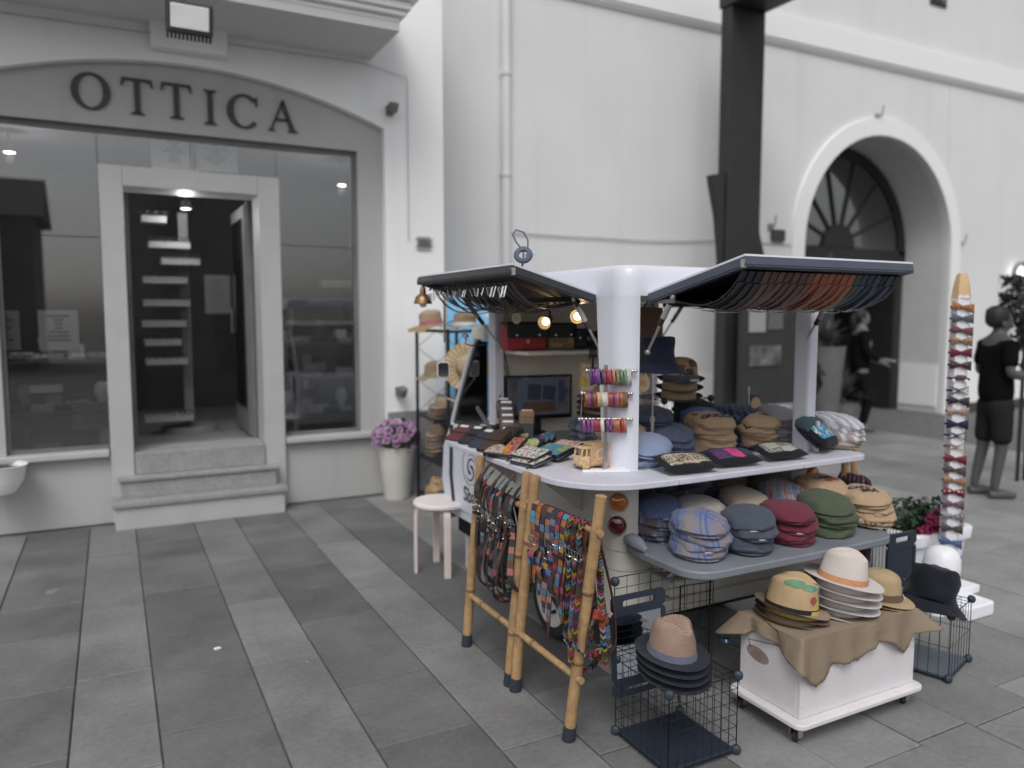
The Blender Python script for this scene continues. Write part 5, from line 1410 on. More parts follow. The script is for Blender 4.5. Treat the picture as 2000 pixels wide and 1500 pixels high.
# wire grid with utensils and card on the inner side of the bulkhead
o=thing('wire_grid','black wire grid hung by the corner post with cards clipped on','wire grid',(2.36,3.55,1.0))
wire_panel((2.36,3.60,.96),(.30,-.10,0),(0,0,.45),7,10).build('wire_panel',m_iron,o)
knob_mb((2.36,3.595,1.18),.02).build('connector',m_iron,o,smooth=30)
q=PY(1146,735,3.38)
o=thing('food_card','wooden framed card with a yellow fruit clipped to the wire grid','card',q)
mt=Matrix.Translation(q)@Matrix.Rotation(R(-18),4,'Z')
MB().box(-.035,.06,-.004,.004,-.08,.07,mt).build('frame',M('pale_wood',A(196,160,128),.6,var=.1),o,smooth=0)
MB().box(-.028,.053,-.006,-.0045,-.073,.063,mt).build('sheet',flat('sheet_cream',A(214,196,176)),o,smooth=0)
MB().prism([(-.018+.026*math.cos(2*PI*k/18),-.03+.028*math.sin(2*PI*k/18)) for k in range(18)],-.0075,-.0065,'xz',mt).build('yellow_print',flat('print_yellow',A(214,180,70)),o,smooth=0)
b=MB()
for k in range(6): b.box(-.02+k*.012,-.013+k*.012,-.0075,-.0065,.035,.043+.006*(k%2),mt)
b.build('dark_print',m_ink,o,smooth=0)
q=PY(1158,690,3.36); o=thing('spatula','black slotted spatula hooked over the food card','utensil',q)
b=MB()
for k in range(4): b.obox(q+Vector((-.018+k*.012,0,.0)),(.008,.003,.035))
b.obox(q+Vector((0,0,.022)),(.05,.003,.010)); b.obox(q+Vector((0,0,-.018)),(.05,.003,.008)); b.obox(q+Vector((0,0,-.06)),(.012,.004,.08)); b.build('blade',m_black,o,smooth=0)
# ---- wallets, purses and books on the side counter
def cp(px,py): return PZ(px,py,CT+.001)
lab_w=flat('white_tab',A(225),.5)
def wallet(px,py,rz,mt,lb,w=.105,d=.09,h=.016,tilt=(0,0),tab=True,z=0):
    p=cp(px,py)+Vector((0,0,z)); o=slip('wallet',lb,'wallet',p,rz,w,d,h,mt,tilt=tilt,group='wallets on the side counter',flapm=None,round_=.007)
    MB().box(-w/2*.995,w/2*.995,-d/2*.1,d/2*.98,h+.0006,h+.0045).build('flap',mt,o,world=False,smooth=40,bevel=.0015)
    if tab: MB().box(-w*.30,w*.22,d*.30,d*.44,h+.005,h+.0065).build('price_tab',lab_w,o,world=False,smooth=0)
    return o
T=(20,0)
wallet(899,858,-60,l_maroon,'dark maroon wallet at the far end of the side counter',.10,.15,tilt=T)
wallet(924,864,-58,l_black,'black wallet second from the far end of the counter',.085,.17,tilt=T)
wallet(945,871,-60,l_navy,'navy wallet with a white stripe third from the far end',.085,.17,tilt=T)
wallet(957,849,-58,l_black,'black wallet with white tab behind the navy one',.085,.10,tilt=T,z=.006)
wallet(940,853,-62,l_brown,'brown wallet wedged between black and navy wallets',.08,.10,tilt=T,z=.01)
wallet(974,848,-60,l_maroon,'red wallet in the back row of wallets',.085,.10,tilt=T,z=.008)
wallet(998,852,-60,M('leather_wine',(.16,.03,.06),.5,var=.2),'wine red wallet below the wallet stand',.09,.09,tilt=T)
wallet(966,879,-60,l_brown,'long dark brown wallet near the counter edge',.095,.19,h=.022,tilt=T,tab=False)
wallet(988,872,-64,leather('leather_green_black',(.028,.030,.026)),'long green black wallet lying open with a strap',.10,.19,h=.024,tilt=T,tab=False)
# stepped stand of wallets
p0=cp(999,868)
o_=thing('wallet_stand','clear stepped stand holding upright wallets','stand',(p0.x,p0.y,CT))
MB().box(p0.x-.05,p0.x+.16,p0.y+.02,p0.y+.14,CT,CT+.012).build('base',glass('acrylic',(.8,.8,.82),.06),o_,smooth=0)
cols=[leather('leather_aubergine',(.042,.03,.045)),leather('leather_oxblood',(.115,.032,.026)),l_brown,l_brown,l_black]
for i in range(5):
    c=p0+Vector((.012*i-.01,.030*i+.02,.045+.030*i))
    o=thing('wallet',['lowest aubergine','second oxblood','third brown','fourth brown','highest black'][i]+' wallet upright in the stepped stand','wallet',c,0,'wallets in the stand'); o.rotation_euler=(R(-22),0,R(-32))
    MB().box(-.038,.038,-.008,.008,-.05,.05).build('body',cols[i],o,world=False,smooth=40,bevel=.004)
    MB().box(-.025,.030,-.0095,-.0082,.030,.041).build('price_tab',lab_w,o,world=False,smooth=0)
c=p0+Vector((.05,.19,.20)); o=thing('price_card','white price card on top of the wallet stand','card',c); MB().obox(c,(.05,.002,.035),(R(-15),0,R(-30))).build('card',m_paper,o,smooth=0)
for i,(dx,dy,dz,mt,lb) in enumerate(((.085,.0,.045,l_black,'black card wallet with a silver stud in the stand'),(.115,.055,.075,leather('leather_fawn',(.20,.13,.08)),'fawn wallet upright behind the black card wallet'),(.135,.085,.10,leather('leather_honey',(.36,.18,.075)),'honey coloured wallet highest beside the stand'))):
    c=p0+Vector((dx,dy,dz)); o=thing('wallet',lb,'wallet',c,0,'wallets in the stand'); o.rotation_euler=(R(-15),0,R(-32))
    MB().box(-.040,.040,-.008,.008,-.055,.055).build('body',mt,o,world=False,smooth=40,bevel=.004)
    if i==0: MB().lathe([(.005,0),(.005,.003),(0,.004)],10,Matrix.Translation((.0,-.008,-.02))@Matrix.Rotation(R(90),4,'X')).build('stud',m_chrome,o,world=False)
    if i==2: MB().box(-.028,.03,-.004,.004,.055,.062).build('price_tab',lab_w,o,world=False,smooth=0)
c=cp(1012,872); tag(MB().obox(c+Vector((.0,.0,.01)),(.09,.03,.018),(0,0,R(-30))).build('card_box',m_paper,smooth=0),'white box edge below the black card wallet','box')
# half round coin purses
def purse(px,py,rz,w,d,h,pan,lb,tilt=(22,0),z=0):
    p=cp(px,py)+Vector((0,0,z)); o=thing('coin_purse',lb,'purse',lift(p,d,tilt[0]),0,'coin purses on the side counter'); o.rotation_euler=(R(tilt[0]),R(tilt[1]),R(rz))
    pl=[(w/2*math.cos(PI*k/14),-d*.5+d*math.sin(PI*k/14)**.75) for k in range(15)]
    MB().prism(pl,0,h,'xy').build('body',l_black,o,world=False,smooth=40,bevel=.004)
    b=MB(); pl2=[(a*.88,(c+d*.5)*.9-d*.5+.008) for a,c in pl]
    b.prism(pl2,h+.0005,h+.003,'xy')
    for f_ in b.bm.faces:
        for lp_ in f_.loops: lp_[b.uv].uv=(lp_.vert.co.x+.3,lp_.vert.co.y+.3)
    b.build('printed_cover',pan,o,world=False,smooth=40)
    MB().obox((-w*.25,-d*.5-.008,h*.5),(.006,.02,.003)).build('zip_pull',m_steel,o,world=False,smooth=0)
    return o
c_fl=comic('print_flower_cream',(.55,.49,.36),[(.05,.04,.03),(.5,.42,.25),(.10,.09,.05)],(.3,.3),130,.55)
c_ora=comic('print_sunset',(.45,.16,.03),[(.10,.05,.16),(.55,.22,.04),(.2,.06,.16)],(.05,.06),60,.48)
c_lime=comic('print_lime',(.42,.46,.22),[(.03,.03,.03),(.4,.46,.2),(.12,.3,.12)],(.3,.3),80,.52)
c_pat=comic('print_lace',(.42,.34,.28),[(.04,.03,.03),(.45,.36,.3)],(.012,.012),500,.5)
c_blue=comic('print_night',(.03,.06,.16),[(.10,.20,.45),(.35,.08,.10),(.03,.05,.12)],(.05,.05),70,.45)
c_cy=comic('print_aqua',(.06,.20,.30),[(.08,.25,.36),(.03,.10,.2),(.3,.32,.3)],(.05,.05),60,.5)
purse(972,892,-62,.11,.085,.022,c_pat,'black purse with lace pattern nearest the counter edge')
slip('slim_purse','slim purse with orange and violet print','purse',cp(1003,893),-62,.075,.16,.02,l_black,c_ora,.86,'coin purses on the side counter',tilt=(26,0),zipc=m_steel)
purse(1002,870,-60,.09,.075,.02,c_fl,'cream purse with black flower print behind the orange one')
purse(1020,866,-55,.09,.075,.02,c_fl,'cream purse with small flowers at the stand foot',z=.008)
purse(1024,888,-62,.10,.07,.02,comic('print_food',(.45,.4,.2),[(.4,.06,.03),(.15,.3,.06),(.5,.45,.3)],(.05,.05),60,.45),'purse with red and green food print')
purse(1038,880,-60,.11,.09,.022,c_lime,'lime green purse with dark outlines')
purse(1052,870,-60,.09,.08,.02,c_blue,'dark blue printed purse, nearest of the blue row')
purse(1062,869,-60,.09,.08,.02,c_cy,'mid blue printed purse in the blue row',z=.006)
purse(1072,868,-60,.09,.08,.02,c_cy,'pale blue printed purse at the end of the blue row',z=.012)
# zipped books
c_news=comic('print_news',(.60,.58,.55),[(.08,.07,.07),(.55,.5,.48),(.25,.08,.07),(.05,.05,.05)],(.055,.06),80,.52)
c_hero=comic('print_colour_page',(.08,.22,.30),[(.35,.32,.06),(.05,.14,.22),(.35,.06,.05),(.08,.25,.32)],(.08,.07),45,.45)
c_pink=comic('print_rose_page',(.55,.48,.44),[(.45,.12,.08),(.5,.42,.38),(.3,.1,.1)],(.06,.06),70,.5)
def zbook(px,py,rz,w,d,h,pan,lb,z=0):
    return slip('zip_book',lb,'purse',cp(px,py)+Vector((0,0,z)),rz,w,d,h,l_black,pan,.97,'zipped purses by the toy van',zipc=m_steel,round_=.012,tilt=(13,0))
zbook(1037,908,-76,.16,.115,.018,c_news,'lower black and white printed zip purse at the counter edge')
zbook(1037,905,-74,.165,.115,.02,c_news,'upper black and white printed zip purse at the counter edge',z=.019)
zbook(1083,897,-72,.15,.12,.036,c_hero,'zip purse with blue and yellow comic page beside the toy van')
zbook(1104,882,-70,.14,.12,.02,c_pink,'pale zip purse with red figures behind the toy van')
# ---- wooden toy van
m_pine=M('toy_pine',A(222,192,150,k=.95),.5,var=.10,scale=12,fine=60); m_pine2=M('toy_pine_end',A(206,168,128,k=.95),.5,var=.10,scale=14,fine=60)
tp=PZ(1148,915,CT+.001); tv_=thing('toy_van','pale wooden toy delivery van with a spiral badge on its side','toy',tp,R(0))
def TV(b,n,m_,p=None,**k): return b.build(n,m_,p or tv_,world=False,**k)
# local: front towards -x, near side towards -y
TV(MB().box(-.005,.095,-.035,.035,.022,.115),'box_body',m_pine2,bevel=.003,smooth=0)
TV(MB().box(-.010,.100,-.037,.037,.1155,.122),'box_roof',m_pine,bevel=.002,smooth=0)
TV(MB().box(-.06,-.0055,-.034,.034,.022,.062),'cab',m_pine,bevel=.005,smooth=0)
TV(MB().box(-.055,-.0055,-.035,.035,.098,.106),'cab_roof',m_pine,bevel=.003,smooth=0)
for y in (-.030,.030):
    TV(MB().bar((-.054,y,.062),(-.046,y,.098),.0045,6),'cab_post',m_pine); TV(MB().bar((-.026,y,.062),(-.022,y,.098),.0045,6),'cab_post',m_pine)
for x in (-.035,.070):
    for y in (-.042,.042):
        w_=TV(MB().lathe([(0,-.007),(.016,-.007),(.019,-.004),(.019,.004),(.016,.007),(0,.007)],20,Matrix.Translation((x,y,.0195))@Matrix.Rotation(R(90),4,'X')),'wheel',m_pine2)
        TV(MB().lathe([(0,.011),(.006,.010),(.006,-.010),(0,-.011)],12,Matrix.Translation((x,y,.0195))@Matrix.Rotation(R(90),4,'X')),'axle_end',m_pine,w_)
TV(MB().box(-.05,.09,-.025,.025,.014,.022),'chassis',m_pine,smooth=0)
lg=spiral(0,0,.026,0); xform(lg,Matrix.Translation((.045,-.0358,.070))@Matrix(((0,-1,0,0),(-1,0,0,0),(0,0,1,0),(0,0,0,1))))
disc=MB().lathe([(0,0),(.027,0),(.027,.0004),(0,.0004)],28,Matrix.Translation((.045,-.0352,.070))@Matrix.Rotation(R(90),4,'X')); d_=TV(disc,'badge',M('badge_pale',A(215,190,160)),smooth=0)
TV(lg,'spiral_logo',m_ink,d_,smooth=0,recalc=False)
tv_.rotation_euler=(0,0,R(-2)); tv_.scale=(.92,)*3
# white tray, cards
p=PZ(1180,923,CT)
tag(MB().obox(p+Vector((.01,0,.006)),(.20,.014,.011),(0,0,R(-24))).build('tray_rail',m_white,smooth=0,bevel=.002),'white wooden strip lying in front of the bracelet stand','strip')
p=PZ(1212,918,CT); o=thing('business_cards','small stack of white cards beside the bracelet stand','cards',p); b=MB().obox(p+Vector((0,0,.006)),(.085,.055,.011),(0,0,R(-15))); b.build('cards',m_paper,o,smooth=0)
b=MB()
for k,(dx,w_) in enumerate(((0,.03),(0,.022))): b.obox(p+Vector((-.002+.004*k,.004-.012*k,.0118)),(w_,.003,.0004),(0,0,R(-15)))
b.build('fine_print',flat('print_lilac',A(150,150,200)),o,smooth=0)
# ---- bracelet stand
bp=PZ(1181,920,CT); ex=Vector((.86,-.51,0)).normalized(); 
bs_=thing('bracelet_stand','silver stand with three cross bars full of bracelets','stand',bp)
MB().box(bp.x-.008,bp.x+.008,bp.y-.004,bp.y+.004,CT,1.40).build('pole',m_steel,bs_,smooth=0)
MB().obox(bp+Vector((0,0,.004)),(.12,.06,.006),(0,0,R(-30))).build('foot',m_white,bs_,smooth=0,bevel=.002)
def bz(py): 
    d=_ray(1182,py); s_=bp.y/d.y; return CAM_H+d.z*s_
BR=[]
bars=[(724,-.085,.115),(768,-.105,.10),(818,-.115,.10)]
for i,(py,a0,a1) in enumerate(bars):
    z=bz(py); f=bp+Vector((-.0,-.012,z-CT))
    f=Vector((bp.x,bp.y-.014,z)); br_=MB().bar(f+ex*a0,f+ex*a1,.005,10).build('cross_bar',m_steel,bs_)
    for a in (a0,a1): MB().lathe([(0,-.009),(.007,-.006),(.009,0),(.007,.006),(0,.009)],12,Matrix.Translation(f+ex*a)).build('end_knob',m_steel,br_)
    BR.append(f)
MB().bar((bp.x+ex.x*-.10,bp.y-.014+ex.y*-.10,BR[0].z-.02),(bp.x+ex.x*-.11,bp.y-.014+ex.y*-.11,BR[2].z),.002,6).build('side_wire',m_steel,bs_)
def bracelet(f,s,colr,kind,lb,r=.029,w=.009,grp=''):
    o=MB(); c=f+ex*s+Vector((0,0,-r+.003)); yaw=rg.uniform(-.22,.22); ax=(Matrix.Rotation(yaw,3,'Z')@ex).normalized(); up=Vector((0,0,1)); sd=up.cross(ax).normalized()
    n=26; rr=r*rg.uniform(.93,1.07)
    pts=[c+(up*math.cos(2*PI*k/n)*rr*1.04+sd*math.sin(2*PI*k/n)*rr*.82)+ax*(.0015*math.sin(4*PI*k/n)) for k in range(n)]
    if kind=='band':
        vs=[];fs=[]
        for p in pts:
            nr=(p-c).normalized()
            for a,d in ((-1,-.0012),(1,-.0012),(1,.0012),(-1,.0012)): vs.append(p+ax*a*w/2+nr*d)
        for k in range(n):
            for q in range(4): fs.append((k*4+q,k*4+(q+1)%4,((k+1)%n)*4+(q+1)%4,((k+1)%n)*4+q))
        o.add(vs,fs)
    elif kind=='cord':
        for j in range(3): o.tube([p+ax*(j-1)*w*.33+(p-c).normalized()*.0016*math.sin(k*1.3+j*2) for k,p in enumerate(pts)],w*.24,6,True)
    else:
        for j in range(2): o.tube([p+ax*.0032*math.sin(k*2*PI/n*9+j*PI)+(p-c).normalized()*.0020*math.cos(k*2*PI/n*9+j*PI) for k,p in enumerate(pts)],w*.38,6,True)
    ob=o.build('bracelet',leather('br_%d_%d_%d'%tuple(int(v*255) for v in colr),colr) if kind!='metal' else m_brass,smooth=60)
    return tag(ob,lb,'bracelet',grp)
cn={}
def row(i,lst,name):
    s=bars[i][1]+.012; L=bars[i][2]-bars[i][1]-.026
    n=len(lst)
    for k,(cname,c,kind,w) in enumerate(lst):
        bracelet(BR[i],s+L*(k+.5)/n,c,kind,'%s %s bracelet, %s from the far end of the %s bar'%(cname,{'band':'flat leather','cord':'three strand','braid':'braided'}[kind],ORDN[k],name),w=w,grp='bracelets on the '+name+' bar')
pu=(.16,.03,.22); vi=(.07,.05,.14); pk=(.36,.05,.09); ro=(.34,.07,.05); fa=(.36,.19,.12); gr=(.16,.24,.13); mi=(.22,.38,.24); wh=(.55,.54,.50); red=(.26,.03,.03); dk=(.05,.04,.025); go=(.42,.34,.18); si=(.5,.48,.44); mg=(.20,.05,.18); orr=(.38,.12,.03); ru=(.24,.07,.03); ol=(.11,.10,.04); wn_=(.22,.03,.05); te=(.34,.10,.05)
row(0,[('dark violet',vi,'braid',.010),('purple',pu,'braid',.010),('bright purple',(.22,.05,.27),'cord',.011),('violet grey',(.14,.11,.22),'braid',.010),('indigo',vi,'braid',.009),('pink',pk,'braid',.011),('crimson',(.32,.04,.06),'cord',.011),('coral',ro,'braid',.011),('fawn',fa,'cord',.010),('pale tan',fa,'braid',.009),('moss green',gr,'braid',.011),('leaf green',gr,'cord',.010),('mint green',mi,'braid',.010),('white',wh,'braid',.011),('pale grey',(.42,.43,.38),'cord',.009)],'top')
row(1,[('red brown',ru,'band',.014),('plum',mg,'band',.011),('dark bronze',dk,'cord',.012),('dark red',red,'band',.014),('gold',go,'band',.013),('pale gold',go,'cord',.010),('silver',si,'band',.011),('silver grey',si,'cord',.010),('rust',ru,'band',.014),('wine',wn_,'band',.012),('magenta',mg,'band',.012),('orange',orr,'band',.015),('terracotta',te,'band',.013),('olive',ol,'cord',.012),('chestnut',ru,'cord',.012)],'middle')
row(2,[('lilac',(.24,.06,.24),'band',.010),('purple',(.20,.04,.2),'band',.010),('mauve',(.24,.07,.22),'band',.010),('brick red',red,'band',.015),('deep red',wn_,'band',.014),('white',wh,'band',.014),('plum',mg,'band',.013),('violet',(.16,.04,.17),'band',.010),('orange red',te,'band',.014),('russet',te,'band',.014),('scarlet',(.30,.05,.03),'band',.014),('fawn',(.32,.14,.09),'band',.010)],'bottom')
# ---- belts hung in rows under the raised flaps
GB='belts hung under the rear flap'
def under_belt(i,n,x,mt,cname):
    y0,y1=2.125,2.55
    zt0,zt1=1.768,1.688
    o=thing('belt',cname+' belt under the rear flap, '+ORDN[i]+' from the near end','belt',(x,y0,zt0),0,GB)
    sag=.105+rg.uniform(-.012,.012)
    pts=[];N=18
    for k in range(N+1):
        t=k/N; y=y0+.005+(y1-y0)*t; z=zt0+(zt1-zt0)*t-sag*math.sin(PI*min(1,t**.8))*(1-.25*t)
        pts.append(Vector((x+.015*math.sin(PI*t)*rg.uniform(.6,1.2)-.05*t,y,z)))
    b=MB(); b.ribbon(pts,(1,.12,.0),.037,.004)
    # the loose outer end laps over
    pl=[p+Vector((rg.uniform(-.004,.004)+.006,0,-.0065)) for p in pts[1:9]]
    b.ribbon(pl,(1,.12,0),.032,.0035,True)
    b.build('strap',mt,o,smooth=45)
    for t in (4,7):
        p=pts[t]; k=MB(); k.ribbon([p+Vector((.002,-.006,.004)),p+Vector((.002,0,-.008)),p+Vector((.002,.008,.002))],(1,.12,0),.039,.003); k.build('keeper',mt,o,smooth=0)
    p=pts[9]; d=(pts[10]-pts[8]).normalized()
    bk=buckle_mb(.042,.036); xform(bk,Matrix.Translation(p+Vector((0,-.01,-.012)))@Matrix(((1,0,d.x,0),(0,0,d.y,0),(0,1,d.z,0),(0,0,0,1)))); bk.build('buckle',m_chrome,o,smooth=40)
lb_b=leather('belt_brown',(.125,.062,.05)); lb_b2=leather('belt_brown_dark',(.09,.046,.04)); lb_t=leather('belt_tan',(.30,.105,.06)); lb_t2=leather('belt_rust',(.25,.08,.05)); lb_n=leather('belt_navy',(.045,.058,.10)); lb_g=leather('belt_teal',(.035,.065,.08)); lb_k=leather('belt_black',(.018,.018,.024))
seq=[(lb_k,'black')]*3+[(lb_b,'brown'),(lb_b2,'dark brown'),(lb_b,'brown'),(lb_b2,'dark brown'),(lb_b,'brown'),(lb_b2,'dark brown'),(lb_b,'brown'),(lb_t,'tan'),(lb_t2,'rust'),(lb_t,'tan'),(lb_t2,'rust'),(lb_t,'tan'),(lb_t,'tan'),(lb_g,'teal'),(lb_n,'navy'),(lb_g,'teal'),(lb_n,'navy'),(lb_k,'black'),(lb_n,'navy'),(lb_k,'black')]
for i,(m_,c_) in enumerate(seq): under_belt(i,len(seq),2.075+.86*i/(len(seq)-1),m_,c_)
GB2='belts hung under the side flap'
for i in range(18):
    y=2.90+.86*i/17+rg.uniform(-.01,.01); x0=1.475; zt=1.755
    o=thing('belt','dark belt under the side flap with dangling buckle, '+ORDN[i]+' from the near end','belt',(x0,y,zt),0,GB2)
    big=i in(0,1,2); dz=.03+rg.uniform(-.008,.012)
    sag=rg.uniform(.06,.095)
    pts=[Vector((x0+.03+.36*t,y+.03*math.sin(PI*t)+rg.uniform(-.002,.002),zt-.012-.075*t-sag*math.sin(PI*t**.8))) for t in [k/12 for k in range(13)]]
    pts=[Vector((x0+.01,y,zt-.004)),Vector((x0+.004,y,zt-dz*.5))][::-1]+pts
    b=MB(); b.ribbon(pts,(0,1,0),.03 if big else .022,.0035); b.build('strap',rg.choice([l_black,l_brown,l_black,l_edge if i==12 else l_black]),o,smooth=45)
    w_=.036 if big else rg.uniform(.022,.032); bk=buckle_mb(w_,.045 if big else .034,.003 if big else .0022)
    an=rg.uniform(-.5,.5)
    xform(bk,Matrix.Translation((x0-.004,y,zt-dz))@Matrix.Rotation(R(90)+an,4,'Z')@Matrix.Rotation(R(180)+rg.uniform(-.4,.4),4,'X')); bk.build('buckle',m_chrome,o,smooth=40)
# bell lamp at the outer corner of the side flap
c=PX(826,580,1.46); o=thing('bell_lamp','aged brass bell lamp hanging from the far corner of the side flap','lamp',c)
MB().lathe([(.0,.056),(.009,.055),(.014,.047),(.016,.030),(.016,.016),(.028,.010),(.040,-.004),(.046,-.022),(.048,-.036),(.044,-.036),(.036,-.012),(.0,.004)],26,Matrix.Translation(c)).build('shade',m_brass,o)
MB().lathe([(0,-.056),(.014,-.052),(.021,-.038),(.016,-.012),(0,0)],18,Matrix.Translation(c)).build('bulb',flat('bulb_white',A(225,220,215),.3),o)
MB().bar(c+Vector((0,0,.05)),c+Vector((0,0,.095)),.004,8).build('stem',m_brass,o)
MB().tube([c+Vector((.0,0,.085)),c+Vector((.02,-.04,.075)),c+Vector((.03,-.12,.03)),c+Vector((.05,-.13,.02))],.003,6).build('wire',m_black,o)
# brass rod seen below the flap
q=PX(868,640,1.80); o=tag(MB().bar(q+Vector((0,0,-.09)),q+Vector((0,0,.17)),.006,8).build('hanging_rod',m_brass),'thin brass rod hanging from the side flap above the hats','rod')
# black ring lock with looped cable on the roof edge
c=PX(1022,498,1.68)
o=thing('ring_lamp','dark blue ring lamp with a looped cable standing on the side flap','lamp',c)
d=Vector((-.45,-.75,.45)).normalized(); mt=Matrix.Translation(c)@d.to_track_quat('Z','Y').to_matrix().to_4x4()
navy=flat('lamp_navy',(.035,.05,.09),.5)
MB().lathe([(.022,-.008),(.040,-.010),(.044,0),(.040,.010),(.022,.008),(.020,0),(.022,-.008)],30,mt).build('ring',navy,o)
MB().tube([mt@Vector((-.012,.035,0)),mt@Vector((-.035,.065,.01)),mt@Vector((-.05,.10,.015)),mt@Vector((-.035,.125,.015)),mt@Vector((-.0,.115,.01)),mt@Vector((.02,.075,.005)),mt@Vector((.02,.04,0))],.0035,7).build('loop_cable',navy,o)
MB().bar(mt@Vector((0,-.035,0)),c+Vector((.0,.02,-.075)),.005,8).bar(mt@Vector((0,-.035,0)),mt@Vector((0,.02,-.004)),.004,6).build('stem',navy,o)
b=MB().obox(c+Vector((.045,.015,.004)),(.05,.02,.014),(0,R(-15),R(-30))).build('clip',flat('clip_pale',A(190,215,235),.4),o,smooth=0,bevel=.003)
MB().obox(c+Vector((.0,.03,-.085)),(.05,.03,.03),(0,0,.3)).tube([c+Vector((-.04,.0,-.09)),c+Vector((-.01,.0,-.11)),c+Vector((.03,.01,-.10))],.004,6).build('clamp',navy,o,smooth=0)
# ---- bamboo ladders
m_bam=M('bamboo',A(184,150,108,k=.85),.42,var=.2,scale=8,fine=30); m_node=M('bamboo_node',A(140,104,72,k=.8),.5,var=.2,scale=20); m_cap=flat('rubber_foot',(.03,.037,.052),.6)
def pole(p0,p1,r,o,nodes,name='rail',foot=True):
    p0,p1=Vector(p0),Vector(p1); N=28; pts=[];rs=[]
    ks=sorted(nodes)
    for i in range(N+1):
        t=i/N; q=p0.lerp(p1,t); pts.append(q+Vector((0,.004*math.sin(t*5),0))); rs.append(r*(1-.06*t))
    pts2=[];rs2=[]
    for k_ in sorted(set([i/N for i in range(N+1)]+[k+d for k in ks for d in (-.008,-.003,0,.003,.008)])):
        if not 0<=k_<=1: continue
        q=p0.lerp(p1,k_)+Vector((0,.004*math.sin(k_*5),0)); near=min(abs(k_-k) for k in ks) if ks else 1
        pts2.append(q); rs2.append(r*(1-.06*k_)*(1.09 if near<.0035 else 1.03 if near<.009 else 1.0))
    b=MB().tube(pts2,rs2,12); rl=b.build(name,m_bam,o)
    for k_ in ks:
        q=p0.lerp(p1,k_); d=(p1-p0).normalized(); m2=Matrix.Translation(q+Vector((0,.004*math.sin(k_*5),0)))@d.to_track_quat('Z','Y').to_matrix().to_4x4()
        MB().lathe([(r*1.0,-.010),(r*1.08,-.003),(r*1.11,0),(r*1.08,.003),(r*1.0,.007)],14,m2).build('node_ring',m_node,rl)
    if foot:
        d=(p1-p0).normalized(); m2=Matrix.Translation(p0)@d.to_track_quat('Z','Y').to_matrix().to_4x4()
        MB().lathe([(0,-.004),(r*1.12,-.004),(r*1.16,.004),(r*1.12,.055),(r*1.0,.056)],16,m2).build('rubber_foot',m_cap,rl)
    return rl
XT=1.522
def ladder(lb,ya,yb,yat,ybt,rungs,za,zb,nodes):
    o=thing('bamboo_ladder',lb,'ladder',(1.48,(ya+yb)/2,0))
    A0,B0,A1,B1=Vector((1.476,ya,.006)),Vector((1.476,yb,.006)),Vector((XT,yat,za)),Vector((XT,ybt,zb))
    pole(A0,A1,.0225,o,nodes[0]); pole(B0,B1,.0225,o,nodes[1])
    for zr,nd in rungs:
        pa=A0.lerp(A1,zr/za); pb=B0.lerp(B1,zr/zb); e=(pb-pa).normalized()
        pole(pa-e*.03,pb+e*.03,.0145,o,nd,'rung',False)
    return o
ladder('far bamboo ladder leaning on the side counter with dark belts',3.315,2.862,3.245,2.79,[(.255,[.35,.7]),(.80,[.5])],.945,.95,[[.3,.74],[.25,.62]])
ladder('near bamboo ladder leaning on the counter corner with patchwork belts',2.806,2.371,2.72,2.24,[(.255,[.3]),(.83,[.5])],.95,.965,[[.27,.70],[.33,.62]])
# belts on the far ladder
GL='dark belts on the far bamboo ladder'
nb=16
for i in range(nb):
    t=i/(nb-1); y=3.215-.345*t; xr=1.515; kind=rg.choice([m_patchd,m_patchd,l_black,l_brown,m_patchd])
    if i<3: kind=m_patchd
    ladder_belt(xr,y,.80,rg.uniform(.33,.48),rg.choice([.030,.034]) if i<4 else rg.choice([.024,.027,.031]),kind,('patchwork' if kind is m_patchd else 'black' if kind is l_black else 'brown')+' belt over the far ladder, '+ORDN[i]+' from the cab end',GL,twist=rg.uniform(-.9,.9) if i>2 else rg.uniform(-.2,.3),drift=rg.uniform(-.12,.02),fw=rg.uniform(.05,.09),bw=rg.uniform(.05,.09),tail=rg.uniform(.05,.15),gap=rg.uniform(.06,.16),tailup=rg.random()<.6)
GL='patchwork belts on the near bamboo ladder'
nb=7
for i in range(nb):
    t=i/(nb-1); y=2.675-.235*t
    ladder_belt(1.517,y,.83,[.585,.56,.54,.55,.50,.47,.42][i],.037,m_patch if i!=2 else m_patchd,'bright patchwork belt over the near ladder, '+ORDN[i]+' from the far rail',GL,twist=rg.uniform(-.12,.15),drift=rg.uniform(-.03,.03)-.03,fw=rg.uniform(.045,.06),bw=.05,tail=[.10,.16,.14,.2,.34,.2,.16][i],gap=rg.choice([.07,.10,.14,.2]))
for i in range(3):
    ladder_belt(1.517,2.405-.040*i,.83,[.34,.28,.36][i],.032,m_links,'belt of coloured leather links over the near ladder, '+ORDN[i]+' from the patchwork belts','link belts on the near ladder',chain=True,drift=-.02-.01*i,fw=.045+.01*i,bw=.07)
ladder_belt(1.53,2.305,.83,.33,.030,l_edge,'wide plain brown belt behind the near rail','link belts on the near ladder',fw=.02,bw=.11,twist=.4)
